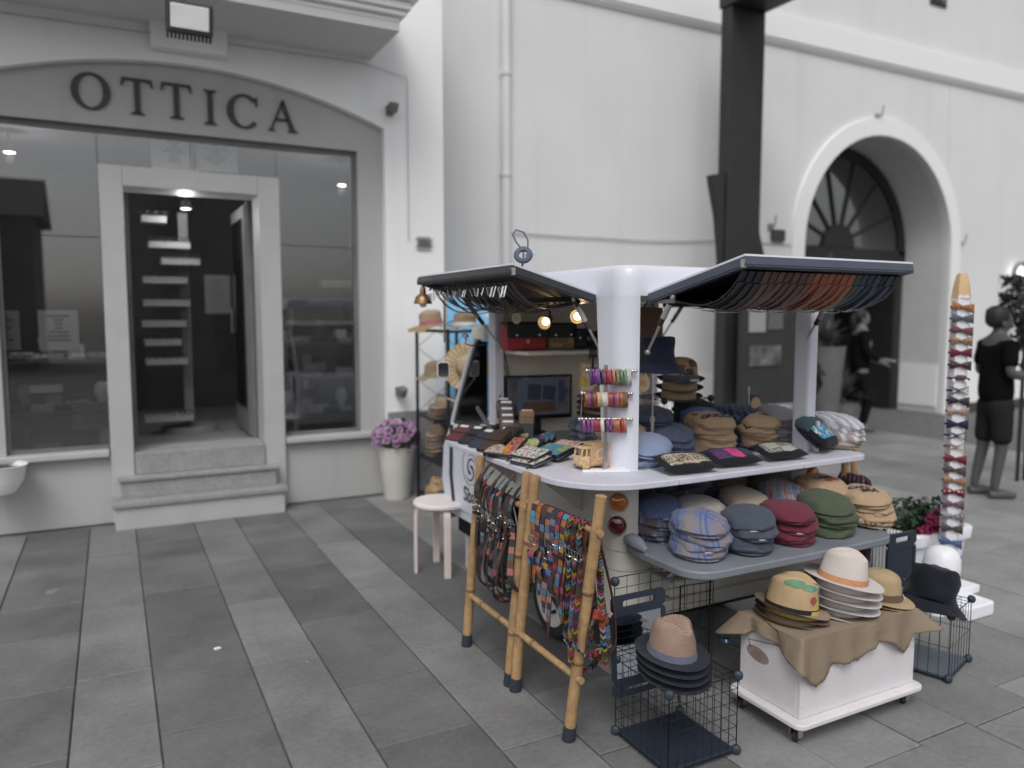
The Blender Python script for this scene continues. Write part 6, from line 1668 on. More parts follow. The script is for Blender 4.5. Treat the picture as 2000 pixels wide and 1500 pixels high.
# hanging end of a link belt below the rail
o=thing('belt','belt of coloured leather links hanging lowest, with a red end','belt',(1.58,2.24,.5),0,'link belts on the near ladder')
b=MB(); 
def chain_into(b,P0,P1,w=.024,n=28,off=.5):
    P0,P1=Vector(P0),Vector(P1); d=(P1-P0).normalized(); st=(P1-P0).length/n; s_=Vector((.55,-.83,0)); nr=d.cross(s_).normalized()
    for j in range(n):
        p=P0+d*st*j
        for sg in (-1,1):
            a=p; e=p+s_*sg*w*.46-d*st*.9
            vs=[a-nr*.002,a+nr*.004,a+nr*.004+d*.0085,a-nr*.002+d*.0085,e-nr*.002,e+nr*.003,e+nr*.003+d*.0085,e-nr*.002+d*.0085]
            b.add(vs,[(0,1,2,3),(7,6,5,4),(0,4,5,1),(1,5,6,2),(2,6,7,3),(3,7,4,0)],[((j+off)*.02,.5)]*8)
ca_,cb_,cc_,cd_=PX(1168,1010,1.56),PX(1175,1200,1.56),PX(1184,1308,1.56),PX(1190,1268,1.57)
chain_into(b,ca_,cb_,w=.03); chain_into(b,cb_,cc_,w=.026,n=17,off=30.5); chain_into(b,cb_+Vector((.01,-.01,0)),cd_,w=.026,n=11,off=50.5); b.build('link_strap',m_links,o,smooth=0)
MB().obox(cb_+Vector((-.012,.0,.0)),(.05,.02,.035),(0,.4,.3)).build('leather_end',leather('leather_red',(.3,.05,.03)),o,smooth=0,bevel=.003)
bk=buckle_mb(.03,.035); xform(bk,Matrix.Translation(cb_+Vector((-.035,0,-.01)))@Matrix.Rotation(R(40),4,'Z')@Matrix.Rotation(R(200),4,'X')); bk.build('buckle',m_chrome,o,smooth=40)
# scarves and bamboo at the far side of the counter
o=thing('bamboo_ladder','bamboo ladder at the far rounded end of the rear counter','ladder',(3.25,2.7,0))
for px in (1650,1668):
    a=PY(px,872,2.62 if px<1660 else 2.80); pole((a.x+.03,a.y,.006),(a.x,a.y,a.z),.020,o,[.4,.75])
a=PZ(1680,985,.62); 
for i in range(3):
    q=Vector((3.26,2.52+.05*i,.80)); tt=thing('scarf','wine striped scarf hanging at the far counter end, '+ORDN[i]+' in line','scarf',q,0,'scarves by the far ladder')
    pts=[q+Vector((-.02,0,-.30)),q+Vector((-.025,0,-.12)),q+Vector((-.02,0,-.02)),q+Vector((0,0,.012)),q+Vector((.03,0,-.01)),q+Vector((.055,.0,-.08)),q+Vector((.06,0,-.22)),q+Vector((.05,0,-.42))]
    MB().ribbon(pts,(0.2,1,0),.05,.02).build('cloth',p_scarf,tt,smooth=60)
# ================================================================== on the paving in front
# ---- white trolley with a sackcloth cover
m_box=M('trolley_white',A(216,212,215,k=1.0),.5,var=.045,scale=5)
tro=thing('trolley','white wooden box trolley on castors in front of the tailgate','trolley',(2.54,2.09,0))
bx0,bx1,by0,by1,bz0,bz1=2.225,2.88,1.945,2.255,.098,.400
MB().prism(rrect(2.185,2.905,1.905,2.285,.035,5),.074,.0965,'xy').build('base_board',m_box,tro,smooth=40,bevel=.006,seg=3)
MB().box(bx0,bx1,by0,by0+.016,bz0,bz1).build('side_board',m_box,tro,smooth=0,bevel=.002)
MB().box(bx0,bx1,by1-.016,by1,bz0,bz1).build('side_board',m_box,tro,smooth=0,bevel=.002)
MB().box(bx0-.001,bx0+.016,by0+.0165,by1-.0165,bz0,bz1).build('side_board',m_box,tro,smooth=0,bevel=.002)
MB().box(bx1-.016,bx1+.001,by0+.0165,by1-.0165,bz0,bz1).build('side_board',m_box,tro,smooth=0,bevel=.002)
MB().box(bx0+.017,bx1-.017,by0+.017,by1-.017,bz1-.02,bz1-.002).build('lid',m_box,tro,smooth=0)
for x in (bx0+.008,bx1-.010):
    for z in (.145,.25,.34): MB().lathe([(.0055,0),(.004,-.0015),(0,-.0015)],10,Matrix.Translation((x,by0-.0004,z))@Matrix.Rotation(R(90),4,'X')).build('screw',M('rusty_screw',(.10,.06,.035),.6),tro,smooth=0)
for x,y in ((2.235,1.955),(2.235,2.235),(2.855,1.955),(2.855,2.235)):
    c=MB().lathe([(0,-.009),(.020,-.009),(.024,-.005),(.024,.005),(.020,.009),(0,.009)],18,Matrix.Translation((x,y+.012,.024))@Matrix.Rotation(R(90),4,'X')@Matrix.Rotation(R(25),4,'Y')).build('castor_wheel',m_black,tro)
    MB().box(x-.012,x+.012,y-.010,y-.006,.024,.067).box(x-.012,x+.012,y+.030,y+.034,.024,.067).box(x-.018,x+.018,y-.012,y+.036,.060,.0675).build('castor_fork',m_steel,c,smooth=0)
# cloth
def sackcloth():
    zt=.404; x0,x1,y0,y1=bx0-.004,bx1+.004,by0-.004,by1+.004
    W,D=x1-x0,y1-y0; per=2*(W+D)
    # clockwise from the far left corner: left side, front, right side, back
    hem=[(0,.10),(.10*D,.075),(.35*D,.035),(.7*D,.06),(.95*D,.10),(D,.12),(D+.035,.165),(D+.06,.185),(D+.09,.16),(D+.16,.118),(D+.21,.125),(D+.265,.118),(D+.30,.138),(D+.345,.10),(D+.42,.085),(D+.49,.098),(D+.55,.145),(D+.58,.165),(D+.60,.135),(D+.612,.085),(D+W,.075),(D+W+.06,.08),(D+W+.2,.09),(2*D+W,.09),(2*D+W+.3,.08),(per,.10)]
    def hd(p):
        return hd0(p)+.006*noise.noise(Vector((p*60,0,0)))+.004*noise.noise(Vector((p*170,5,0)))
    def hd0(p):
        for (a,h),(b,k) in zip(hem,hem[1:]):
            if a<=p<=b: return h+(k-h)*(p-a)/max(1e-6,b-a)
        return .09
    ps=[]; n=300
    for i in range(n): ps.append(per*i/n)
    def edge(p):
        if p<D: return Vector((x0,y1-p,0)),Vector((-1,0,0)),p,D
        p-=D
        if p<W: return Vector((x0+p,y0,0)),Vector((0,-1,0)),p,W
        p-=W
        if p<D: return Vector((x1,y0+p,0)),Vector((1,0,0)),p,D
        p-=D; return Vector((x1-p,y1,0)),Vector((0,1,0)),p,W
    rows=[]; c=Vector(((x0+x1)/2,(y0+y1)/2,0)); K=9
    nrm=[]
    for p in ps: nrm.append(edge(p)[1])
    sm=[]
    for i in range(n):
        v=Vector((0,0,0))
        for k in range(-8,9): v+=nrm[(i+k)%n]
        sm.append(v.normalized())
    for v in (.0,.25,.5,.75,.93): rows.append([c.lerp(edge(p)[0],v)+Vector((0,0,zt+.0045+.004*noise.noise(Vector((edge(p)[0].x*9*v,edge(p)[0].y*9*v,1)))*(1 if v<.9 else .3))) for p in ps])
    for j in range(K+1):
        v=j/K; row=[]
        for i,p in enumerate(ps):
            e,nn,q,L=edge(p); h=hd(p); m_=sm[i]
            cornerness=1-abs(m_.dot(nn))**6
            fl=.004+.012*v*(1+math.sin(p*46+1.5)+.6*noise.noise(Vector((p*11,v*2,3))))+cornerness*.05*v
            if D+W-.02<p<D+W+.12: fl+=.085*v*math.sin(PI*min(1,max(0,(p-(D+W-.02))/.14)))
            if p<.06 or p>per-.06: fl+=.03*v
            z=zt+.0035-.0035*(1-(1-min(1,v*6))**2)-h*v*(1-.06*cornerness)
            row.append(Vector((e.x,e.y,0))+m_*fl+Vector((0,0,z)))
        rows.append(row)
    b=MB(); vs=[q for r_ in rows for q in r_]; fs=[]
    for a in range(len(rows)-1):
        for i in range(n): fs.append((a*n+i,a*n+(i+1)%n,(a+1)*n+(i+1)%n,(a+1)*n+i))
    b.add(vs,fs); bmesh.ops.remove_doubles(b.bm,verts=b.bm.verts[:],dist=.0003)
    o=b.build('sackcloth',M('sackcloth_brown',(.255,.197,.140),.95,var=.10,scale=5,bump=.45,bs=700,bd=.001,fine=600),smooth=70)
    s_=o.modifiers.new('solid','SOLIDIFY'); s_.thickness=.0015; s_.offset=1
    for k,i in enumerate((62,71,80,96,104,118,129,140,38)):
        i=int(i*2); e=rows[-1][i%n]; t_=MB().tube([e+Vector((0,0,.004)),e+Vector((.003,-.004,-.008)),e+Vector((-.002+.004*(k%3),-.003,-.018-.006*(k%4)))],.0008,4).build('loose_thread',o.data.materials[0],o)
    return tag(o,'brown sackcloth with a ragged hem draped over the white trolley','cloth')
sackcloth()
# ---- hats on the cloth
ZC=.411
pan=M('panama',(.46,.33,.185),.8,var=.12,scale=10,fine=350,bump=.2,bs=500); pan2=M('panama_brim',(.30,.235,.165),.85,var=.12,scale=10,fine=350)
yel=M('panama_yellow',(.50,.37,.12),.8,var=.15,fine=300); dkst=M('sack_dark_print',(.16,.105,.07),.85,var=.7,scale=35)
hp=PZ(1545,1205,ZC)
kw=dict(ca=.074,cb=.090,bw=.040,style='trilby',scale=1.13,ch=.122,curl=.016,dip=.006,taper=.90)
low=hat('trilby','lowest trilby of the painted stack, printed brim with letters','hat',hp+Vector((0,0,-.004)),24,pan2,M('sack_brim',(.33,.25,.175),.85,var=.15,scale=25,fine=300),pan2,group='painted trilbies on the cloth',tilt=(.04,.06),**kw)
hat('trilby','middle trilby of the painted stack, yellow and dark brown','hat',hp+Vector((.002,-.002,.019)),26,yel,dkst,yel,group='painted trilbies on the cloth',tilt=(.05,.08),**kw)
top=hat('trilby','top trilby of the painted stack with green streaks and a red dot','hat',hp+Vector((.0,.0,.040)),27,pan,pan2,l_black,group='painted trilbies on the cloth',tilt=(.07,.10),bandh=.016,**kw)
gp_=M('paint_green',(.13,.27,.16),.8,var=.25,scale=30,fine=300); rp=M('paint_red',(.34,.075,.055),.8,var=.2,scale=40,fine=300)
blot(top,(R(-112),.050),.015,.013,rp,5,side=True); blot(top,(R(-160),.100),.046,.013,gp_,3,side=True); blot(top,(R(-122),.090),.032,.011,gp_,8,side=True); blot(top,(R(-84),.070),.013,.034,gp_,9,side=True); blot(top,(R(-185),.098),.02,.008,gp_,2,side=True)
tb=text_mb('TDO',.026,.001)
subdivide(tb,.006)
for v in tb.bm.verts:
    a=R(-78)+v.co.x/.10; rr=.100-v.co.y*1.0
    v.co=Vector(((.074*.985+.026-v.co.y)*math.cos(a),(.090*.985+.026-v.co.y)*math.sin(a),.012*(-.02)))
tb.build('lettering',M('print_brown',(.13,.06,.04),.8),low,world=False,smooth=0,recalc=False)
wf_=M('white_felt',(.60,.54,.50),.9,var=.05,scale=9,bump=.2,bs=700,sheen=.1); wfb=M('white_felt_brim',(.58,.55,.545),.9,var=.05,scale=9,bump=.2,bs=700); ora=M('orange_band',(.55,.25,.11),.9,var=.2,scale=60,bump=.6,bs=500,bd=.002,fine=500)
hp=PZ(1636,1190,ZC)
for i in range(5):
    hat('fedora',['lowest','second lowest','middle','second highest','top'][i]+(' pale felt fedora with a fuzzy orange band' if i==4 else ' pale felt fedora brim of the stack under the orange band'),'hat',hp+Vector((.003*i,-.002*i,-.002+.0325*i)),28,wf_,wfb,ora if i==4 else wf_,ca=.080,cb=.096,ch=.125,bw=.062,dip=.004,curl=.008,style='fedora',taper=.84,bandh=.022,tilt=(.08+.010*i,.03+.012*i),group='pale fedoras on the cloth')
st1=straw('straw_weave',(.48,.36,.20),(.56,.45,.28),120); st2=straw('straw_brim',(.50,.38,.22),(.58,.46,.30),120)
hp=PZ(1716,1172,ZC)
for i in range(2):
    h=hat('straw_hat',['lower straw hat peeping out under the woven one at the cloth end','woven straw hat with brown striped band and price tag'][i],'hat',hp+Vector((0,0,.004+.012*i)),30,st1,st2,fabric('band_brown_stripe',(.14,.095,.06)) ,ca=.080,cb=.092,ch=.122,bw=.052,dip=.014,curl=.004,style='round',taper=.90,bandh=.03,tilt=(.04,.05),group='straw hats on the cloth',scale=.97)
MB().grid(lambda u,v:(.0805*math.cos(2*PI*u)*.99,.0925*math.sin(2*PI*u)*.99,.013+.007*v),40,1,wrap=True).build('band_stripe',fabric('band_pale',(.42,.33,.21)),h,world=False)
MB().obox((.045,-.088,.012),(.035,.002,.022),(R(-25),0,R(25))).build('price_tag',m_paper,h,world=False,smooth=0)
c=PY(1502,1272,1.94); o=thing('hang_tag','oval grey brown tag hanging on a black cord at the cloth corner','tag',c)
d=Vector((-.8,-.6,.1)); q=Matrix.Translation(c+Vector((-.055,0,0)))@d.to_track_quat('Z','Y').to_matrix().to_4x4()@Matrix.Rotation(R(-35),4,'Z')
MB().prism([(.045*math.cos(2*PI*k/24),.022*math.sin(2*PI*k/24)) for k in range(24)],0,.0016,'xy',q).build('card',M('tag_brown',(.15,.115,.10),.7,var=.1),o,smooth=0)
e=q@Vector((-.035,.006,.002)); p2=PZ(1490,1212,.412)
MB().tube([e,e+Vector((-.012,.0,.03)),(bx0-.03,e.y+.06,.36),(bx0-.012,e.y+.09,.402),p2+Vector((0,0,.008))],.0016,5).build('cord',m_black,o)
b=MB()
for k in range(4): b.add([q@Vector(v) for v in ((-.02,.010-.007*k,.002),(.022,.010-.007*k,.002),(.022,.007-.007*k,.002),(-.02,.007-.007*k,.002))],[(0,1,2,3)])
b.build('fine_print',M('tag_print',(.10,.07,.06),.7),o,smooth=0)
# ---- wire cubes either side
def wire_cube(x0,y0,s,lb,topz,nv_=9,nh_=6,traym=None):
    o=thing('wire_cube',lb,'wire cube',(x0+s/2,y0+s/2,0)); x1,y1=x0+s,y0+s; z0=.012
    for a,u,v in (((x0,y0,z0),(s,0,0),(0,0,topz-z0)),((x0,y1,z0),(s,0,0),(0,0,topz-z0)),((x0,y0,z0),(0,s,0),(0,0,topz-z0)),((x1,y0,z0),(0,s,0),(0,0,topz-z0)),((x0,y0,topz),(s,0,0),(0,s,0))):
        wire_panel(a,u,v,nv_,nh_ if v[2] else nv_).build('wire_panel',m_iron,o)
    MB().box(x0+.004,x1-.004,y0+.004,y1-.004,z0,z0+.012).build('floor_tray',traym or m_navyplastic,o,smooth=0,bevel=.003)
    for x in (x0,x1):
        for y in (y0,y1):
            for z in (z0+.008,topz): knob_mb((x,y,z)).build('connector',m_navyplastic,o,smooth=30)
    return o
lc=wire_cube(1.655,2.005,.315,'black wire cube at the lower middle carrying navy brimmed hats',.302,8,6)
wire_panel((1.655,2.335,.305),(.34,0,0),(0,0,.31),6,7).build('back_panel',m_iron,lc)
for x in (1.655,1.995): knob_mb((x,2.335,.60)).build('connector',m_navyplastic,lc,smooth=30)
rc=wire_cube(3.19,1.99,.295,'wire cube at the right carrying the black bucket hat',.302,7,2,flat('tray_slate',(.075,.095,.125),.4))
wire_panel((3.19,2.33,.31),(.295,0,0),(0,0,.30),7,1).build('back_panel',m_iron,rc)
_a=R(17); rc.rotation_euler=(0,0,_a); _c=Vector((3.19,1.99,0)); _v=rc.location-_c; rc.location=_c+Matrix.Rotation(_a,3,'Z')@_v
o=thing('wire_panel_stand','black wire panel standing between the left wire cube and the trolley','wire panel',(2.09,2.42,0))
wire_panel((2.045,2.42,.03),(.16,-.02,0),(0,0,.46),5,12).build('wire_panel',m_iron,o)
for x in (2.045,2.205): MB().bar((x,2.42,.0),(x,2.42,.49),.004,6).build('upright',m_iron,o)
tag(MB().lathe([(0,-.02),(.03,-.016),(.04,0),(.03,.016),(0,.02)],16,Matrix.Translation(PY(1418,1250,2.30))@Matrix.Scale(.55,4)).build('sunglass_lens',flat('blue_lens',(.02,.08,.16),.05)),'small dark blue shiny lens hanging beside the cloth','ornament')
# framed mirror tied on the left panel
def board(x0,z0,x1,z1,y,lb,glassm,tilt=0):
    o=thing('framed_mirror',lb,'mirror',((x0+x1)/2,y,z0)); mt=Matrix.Translation((x0,y,z0))@Matrix.Rotation(tilt,4,'X'); w=x1-x0;h=z1-z0
    def slabp(poly,hole,nm,mm_):
        b=MB(); n=len(poly); vs=[mt@Vector((a,d,c)) for d in (0,.012) for a,c in poly]+[mt@Vector((a,d,c)) for d in (0,.012) for a,c in hole]
        fs=[]
        for i in range(n):
            j=(i+1)%n
            fs+= [(i,j,n+j,n+i),(2*n+i,3*n+i,3*n+j,2*n+j),(i,2*n+i,2*n+j,j),(n+i,n+j,3*n+j,3*n+i)]
        b.add(vs,fs); b.build(nm,mm_,o,smooth=40)
    def rr(a0,c0,a1,c1,r): return [(p,q) for p,q in rrect(a0,a1,c0,c1,r,4)]
    slabp(rr(0,.055,w,h-.065,.02),rr(.018,.07,w-.018,h-.078,.004),'frame',m_navyplastic)
    for za,zb in ((0,.0545),(h-.0645,h)): slabp(rr(0,za,w,zb,.018),rr(.05,za+.018,w-.05,zb-.020,.010),'handle_bar',m_navyplastic)
    MB().box(.017,w-.017,.004,.008,.068,h-.076,mt).build('glass',glassm,o,smooth=0)
    return o
board(1.632,.155,1.885,.545,2.300,'dark framed mirror with handle slots tied to the wire panel',flat('mirror_glass',(.62,.68,.74),.02,1.0),R(-3))
board(3.205,.31,3.41,.575,2.318,'dark board with a handle slot behind the black bucket hat',m_navyplastic)
# navy brimmed stack on the left cube
hp=PZ(1316,1318,.305); kw=dict(ca=.083,cb=.096,bw=.048,style='fedora',ch=.130,curl=.008,dip=.004,taper=.86)
rib=straw('ribbed_straw',(.42,.29,.22),(.46,.33,.26),10); 
def ribm():
    t=NT('ribbed_hemp'); x,y,z=t.sep(t.co.outputs['Object']); w=t.math('SINE',t.math('MULTIPLY',z,1500.0)); g=t.noise(120,3)
    cc=t.mix(t.ramp(w,[(.2,(0,0,0)),(.8,(1,1,1))]),(.22,.145,.11),(.47,.335,.265)); cc=t.mix(.3,cc,t.mix(g,(.28,.18,.13),(.5,.38,.3))); t.color(cc); t.bump(w,.5,.0015); return t.set(.85,0,.2)
rib=ribm(); nvb=fabric('brim_navy_black',(.014,.019,.03),.15,.15)
for i in range(4):
    hat('fedora',['lowest','second lowest','second highest','top'][i]+(' navy brimmed fedora with tan ribbed crown on the left wire cube' if i==3 else ' navy brim of the stack on the left wire cube'),'hat',hp+Vector((-.002*i,.002*i,.004+.027*i)),-8+3*i,rib,nvb,fabric('band_slate',(.15,.16,.22)) if i==3 else nvb,bandh=.026,tilt=(.06,.02),group='navy brimmed fedoras on the left wire cube',**kw)
bk_=hat('bucket_hat','large black bucket hat slumped on the right wire cube','hat',PZ(1820,1186,.307)+Vector((0,.01,.040)),28,f_black,f_black,None,ca=.098,cb=.108,ch=.140,bw=.048,dip=.045,style='bucket',taper=.86,wob=.022,seed=3,tilt=(.10,.20))
MB().lathe([(.004,0),(.006,.0015),(.003,.003)],12,Matrix.Translation((-.052,-.078,.055))@Vector((-.5,-.86,0)).to_track_quat('Z','Y').to_matrix().to_4x4()).build('eyelet',m_chrome,bk_,world=False)
# ---- stool
o=thing('stool','round white stool with bent legs beside the far ladder','stool',(1.80,4.42,0))
sx,sy=1.80,4.42
MB().lathe([(0,.425),(.172,.425),(.178,.431),(.178,.447),(.172,.453),(0,.453)],44,Matrix.Translation((sx,sy,0))).build('seat',M('stool_white',A(232,226,224),.45,var=.03),o,smooth=40)
m_leg=M('stool_leg',A(226,212,206),.5,var=.04,scale=8)
for k in range(4):
    a=R(-100+90*k); d=Vector((math.cos(a),math.sin(a),0)); t_=Vector((-d.y,d.x,0))
    pth=[Vector((sx,sy,0))+d*r_+Vector((0,0,z)) for r_,z in ((.06,.417),(.11,.417),(.14,.412),(.158,.398),(.165,.37),(.166,.3),(.167,.0))]
    MB().ribbon(pth,t_,.042,.016).build('leg',m_leg,o,smooth=40,bevel=.002)
# ---- white pot with petunias
pc=Vector((2.19,6.42,0))
o=thing('flower_pot','tall white tapered pot of purple and white petunias against the plinth','flower pot',pc)
MB().lathe([(0,.0),(.105,.0),(.112,.01),(.158,.44),(.166,.46),(.155,.465),(.146,.44),(0,.42)],36,Matrix.Translation(pc)).build('pot',M('pot_white',A(222,220,212),.5,var=.04),o)
lm=MB(); fm=None
leafm=M('leaf_green',(.05,.085,.035),.6,var=.4,scale=40)
def leaf_cloud(c,rx,ry,rz_,n,size,r_,shell=.55):
    b=MB()
    for _ in range(n):
        while True:
            p=Vector((r_.uniform(-1,1),r_.uniform(-1,1),r_.uniform(-1,1)))
            if shell<p.length<1: break
        q=c+Vector((p.x*rx,p.y*ry,p.z*rz_)); a=Vector((r_.uniform(-1,1),r_.uniform(-1,1),r_.uniform(-1,1))).normalized()
        nn=(p.normalized()+a*.9).normalized(); u=nn.orthogonal().normalized(); u=(Matrix.Rotation(r_.uniform(0,6.28),3,nn)@u); w=nn.cross(u); s_=size*r_.uniform(.6,1.3)
        b.add([q-u*s_,q+w*s_*.45+nn*s_*.15,q+u*s_,q-w*s_*.45+nn*s_*.15],[(0,1,2,3)])
    return b
r_=random.Random(5)
leaf_cloud(pc+Vector((.0,-.01,.55)),.19,.19,.14,520,.022,r_).build('foliage',leafm,o,smooth=0,recalc=False)
def petunia_mesh():
    b=MB(); n=25
    def f(u,v):
        a=2*PI*u; r=(.008+.022*v)*(1+.10*math.cos(5*a)*v); return (r*math.cos(a),r*math.sin(a),-.014*(1-v)**2+.004*math.sin(5*a+1)*v)
    b.grid(f,n,4,wrap=True); b.bm.verts.ensure_lookup_table()
    me=bpy.data.meshes.new('petunia'); b.bm.to_mesh(me); b.bm.free()
    t=NT('petunia'); v_=t.sep(t.co.outputs['UV'])[1]; x,y,z=t.sep(t.co.outputs['Object']); rr=t.math('SQRT',t.math('ADD',t.math('MULTIPLY',x,x),t.math('MULTIPLY',y,y)))
    cc=t.ramp(t.math('MULTIPLY',rr,32.0),[(.22,(.03,.004,.03)),(.45,(.18,.02,.17)),(.74,(.24,.03,.22)),(.84,(.62,.5,.62))]); t.color(cc); t.set(.6,0,.3); me.materials.append(t.m)
    me.polygons.foreach_set('use_smooth',[True]*len(me.polygons)); return me
pm=petunia_mesh()
for k in range(120):
    a=r_.uniform(0,2*PI); el=r_.uniform(-.5,1.2); d=Vector((math.cos(a)*math.cos(el),math.sin(a)*math.cos(el),math.sin(el)))
    if d.y>.55: continue
    q=Vector((0,-.01,.55))+Vector((d.x*.215,d.y*.21,d.z*.16)); f=bpy.data.objects.new('flower',pm); col.objects.link(f); f.parent=o; f.location=q
    dd=(d+Vector((r_.uniform(-.3,.3),r_.uniform(-.3,.3),r_.uniform(-.1,.4)))).normalized(); f.rotation_euler=dd.to_track_quat('Z','Y').to_euler(); f.scale=(r_.uniform(.8,1.15),)*3
# ---- planter box with a pink flowering shrub
plb=thing('planter_box','white moulded planter box behind the pencil board','planter',(4.38,2.92,0))
def trough(): 
    secs=[]
    for z,i in ((0,.05),(.02,.045),(.27,.02),(.275,.0),(.335,-.005),(.345,.0),(.345,.025),(.30,.04)):
        secs.append([(x,y,z) for x,y in rrect(4.04+i,4.58-i,2.74+i,3.12-i,.05,5)])
    return loft(secs)
trough().build('trough',m_white,plb,smooth=35)
MB().box(4.1,4.52,2.80,3.06,.30,.315).build('soil',M('soil',(.03,.022,.016),.95,var=.4,scale=40),plb,smooth=0)
shr=thing('flowering_shrub','low dark green shrub with crimson blossoms in the white planter box','plant',(4.3,2.92,.31))
r_=random.Random(8)
b=leaf_cloud(Vector((4.22,2.95,.38)),.20,.14,.13,620,.024,r_,.35); b2=leaf_cloud(Vector((4.40,2.88,.38)),.20,.13,.13,520,.024,r_,.35)
b.build('foliage',M('shrub_leaf',(.030,.060,.028),.5,var=.45,scale=30),shr,smooth=0,recalc=False); b2.build('foliage',M('shrub_leaf',(.03,.06,.03)),shr,smooth=0,recalc=False)
MB().bar((4.25,2.93,.30),(4.22,2.95,.42),.012,6).bar((4.38,2.9,.30),(4.4,2.88,.42),.012,6).build('stem',l_brown,shr)
for c,s_ in (((4.20,2.76,.42),.045),((4.28,2.74,.40),.05),((4.16,2.77,.36),.045),((4.24,2.74,.35),.045),((4.33,2.74,.34),.05),((4.30,2.76,.46),.035),((4.38,2.74,.42),.045)):
    leaf_cloud(Vector(c),s_,s_,s_*.8,130,.016,r_,.2).build('blossom',M('blossom_crimson',(.30,.02,.09),.6,var=.35,scale=60),shr,smooth=0,recalc=False)
# ---- pencil shaped board with bow ties
e=Vector((.535,-.845,0)).normalized(); nn=Vector((-.845,-.535,0)).normalized(); pb=Vector((4.105,2.60,0)); up=Vector((0,0,1))
pcl=thing('pencil_board','tall white pencil shaped board with a wooden tip covered in bow ties','display board',pb)
prof=[(-.047,-.025),(-.012,.016),(.042,.008),(.050,-.035),(-.036,-.045)]
def psec(z,k=1.0,dx=0): return [pb+e*(a*k+dx)+nn*(c*k)+up*z for a,c in prof]
loft([psec(.05),psec(1.70)]).build('shaft',M('pencil_white',A(232,230,236),.55,var=.03),pcl,smooth=0)
loft([psec(1.701),psec(1.76,.86),psec(1.815,.62),psec(1.835,.46)]).build('wooden_tip',M('pencil_wood',A(226,192,148,k=.9),.6,var=.07,scale=10),pcl,smooth=0)
for dx in (-.000,.028):
    m2=Matrix(((e.x,0,nn.x,0),(e.y,0,nn.y,0),(0,1,0,0),(0,0,0,1)))
    MB().prism([(dx+.014*math.cos(PI*k/12)-.0,.018*math.sin(PI*k/12)) for k in range(13)],.0125,.0165,'xy',Matrix.Translation(pb+up*1.700)@m2).build('scallop',m_white,pcl,smooth=0)
MB().prism(rrect(3.92,4.17,2.36,2.74,.03,4),.0,.075,'xy').build('base_slab',m_white,pcl,smooth=40,bevel=.01)
MB().box(4.00,4.22,2.48,2.70,.076,.12).build('foot_block',m_white,pcl,smooth=0,bevel=.006)
hf=thing('head_form','white rounded head form leaning by the pencil board','display form',(3.86,2.52,.0))
MB().lathe([(0,.0),(.085,.0),(.092,.03),(.094,.16),(.088,.215),(.07,.25),(.04,.268),(0,.273)],30,Matrix.Translation((3.90,2.52,.10))@Matrix.Rotation(R(10),4,'Y')).build('dome',m_white,hf)
MB().bar((3.90,2.52,.0),(3.90,2.52,.11),.05,16).build('post',m_white,hf)
mauve=(.10,.06,.085)
TIES=[('orange plaid',plaid('tie_orange',(.40,.17,.07),[(0,60,.1,.3,(.22,.06,.04),.7),(1,60,.1,.3,(.45,.26,.12),.6)]),'bow'),
('grey blue',fabric('tie_grey',(.12,.12,.16)),'bow'),('mauve and orange shot',fabric('tie_mauve',(.17,.08,.09)),'bow'),('camouflage tan',spots('tie_camo',(.28,.18,.10),[(.10,.07,.05),(.36,.26,.16)],70,.4),'bow'),
('crimson with tan wing',fabric('tie_crimson',(.16,.03,.05)),'bow'),('dark brown circle print',spots('tie_circle',(.05,.03,.04),[(.16,.12,.12)],50,.25),'bow'),('wooden vintage car shaped',M('tie_car',(.06,.035,.035),.5,var=.2,scale=30),'car'),
('brown outlined',M('tie_brownline',(.07,.05,.055),.5),'frame'),('navy ring print',spots('tie_ring',(.03,.03,.05),[(.26,.18,.15)],80,.25),'bow'),('beige floral with wine knot',spots('tie_floral',(.36,.25,.2),[(.10,.03,.04),(.5,.42,.36)],90,.35),'bow'),
('plain navy',fabric('tie_navy',(.025,.032,.065)),'bow'),('navy open frame',flat('tie_navyframe',(.03,.04,.08),.5),'frame'),('pale wood open frame',M('tie_wood',(.36,.22,.13),.5,var=.15),'frame'),('dark red dotted',spots('tie_red',(.16,.015,.03),[(.3,.12,.12)],260,.25),'bow'),
('brown striped',plaid('tie_stripe',(.055,.04,.04),[(0,90,.1,.16,(.4,.34,.3),.9)],.8),'bow'),('leopard print',spots('tie_leopard',(.32,.18,.10),[(.06,.025,.025),(.4,.28,.18)],170,.38),'bow'),('red and white folded',spots('tie_redwhite',(.17,.025,.035),[(.55,.5,.5)],40,.25),'bow'),
('blue flower print',spots('tie_flower',(.09,.08,.13),[(.36,.26,.24),(.14,.03,.06)],110,.38),'bow'),('black and white checked',plaid('tie_check',(.02,.022,.035),[(0,110,.1,.5,(.5,.5,.52),.5),(1,110,.1,.5,(.5,.5,.52),.5)],.78),'bow'),('brown with pale dots',spots('tie_dot',(.06,.045,.04),[(.34,.3,.26)],150,.25),'bow'),
('denim blue',fabric('tie_denim',(.085,.14,.26)),'bow'),('pale denim blue hanging',fabric('tie_denim2',(.12,.19,.32)),'bow')]
PYS=[600,622,645,666,689,713,739,763,783,804,829,851,873,897,919,940,962,986,1010,1034,1061,1088]
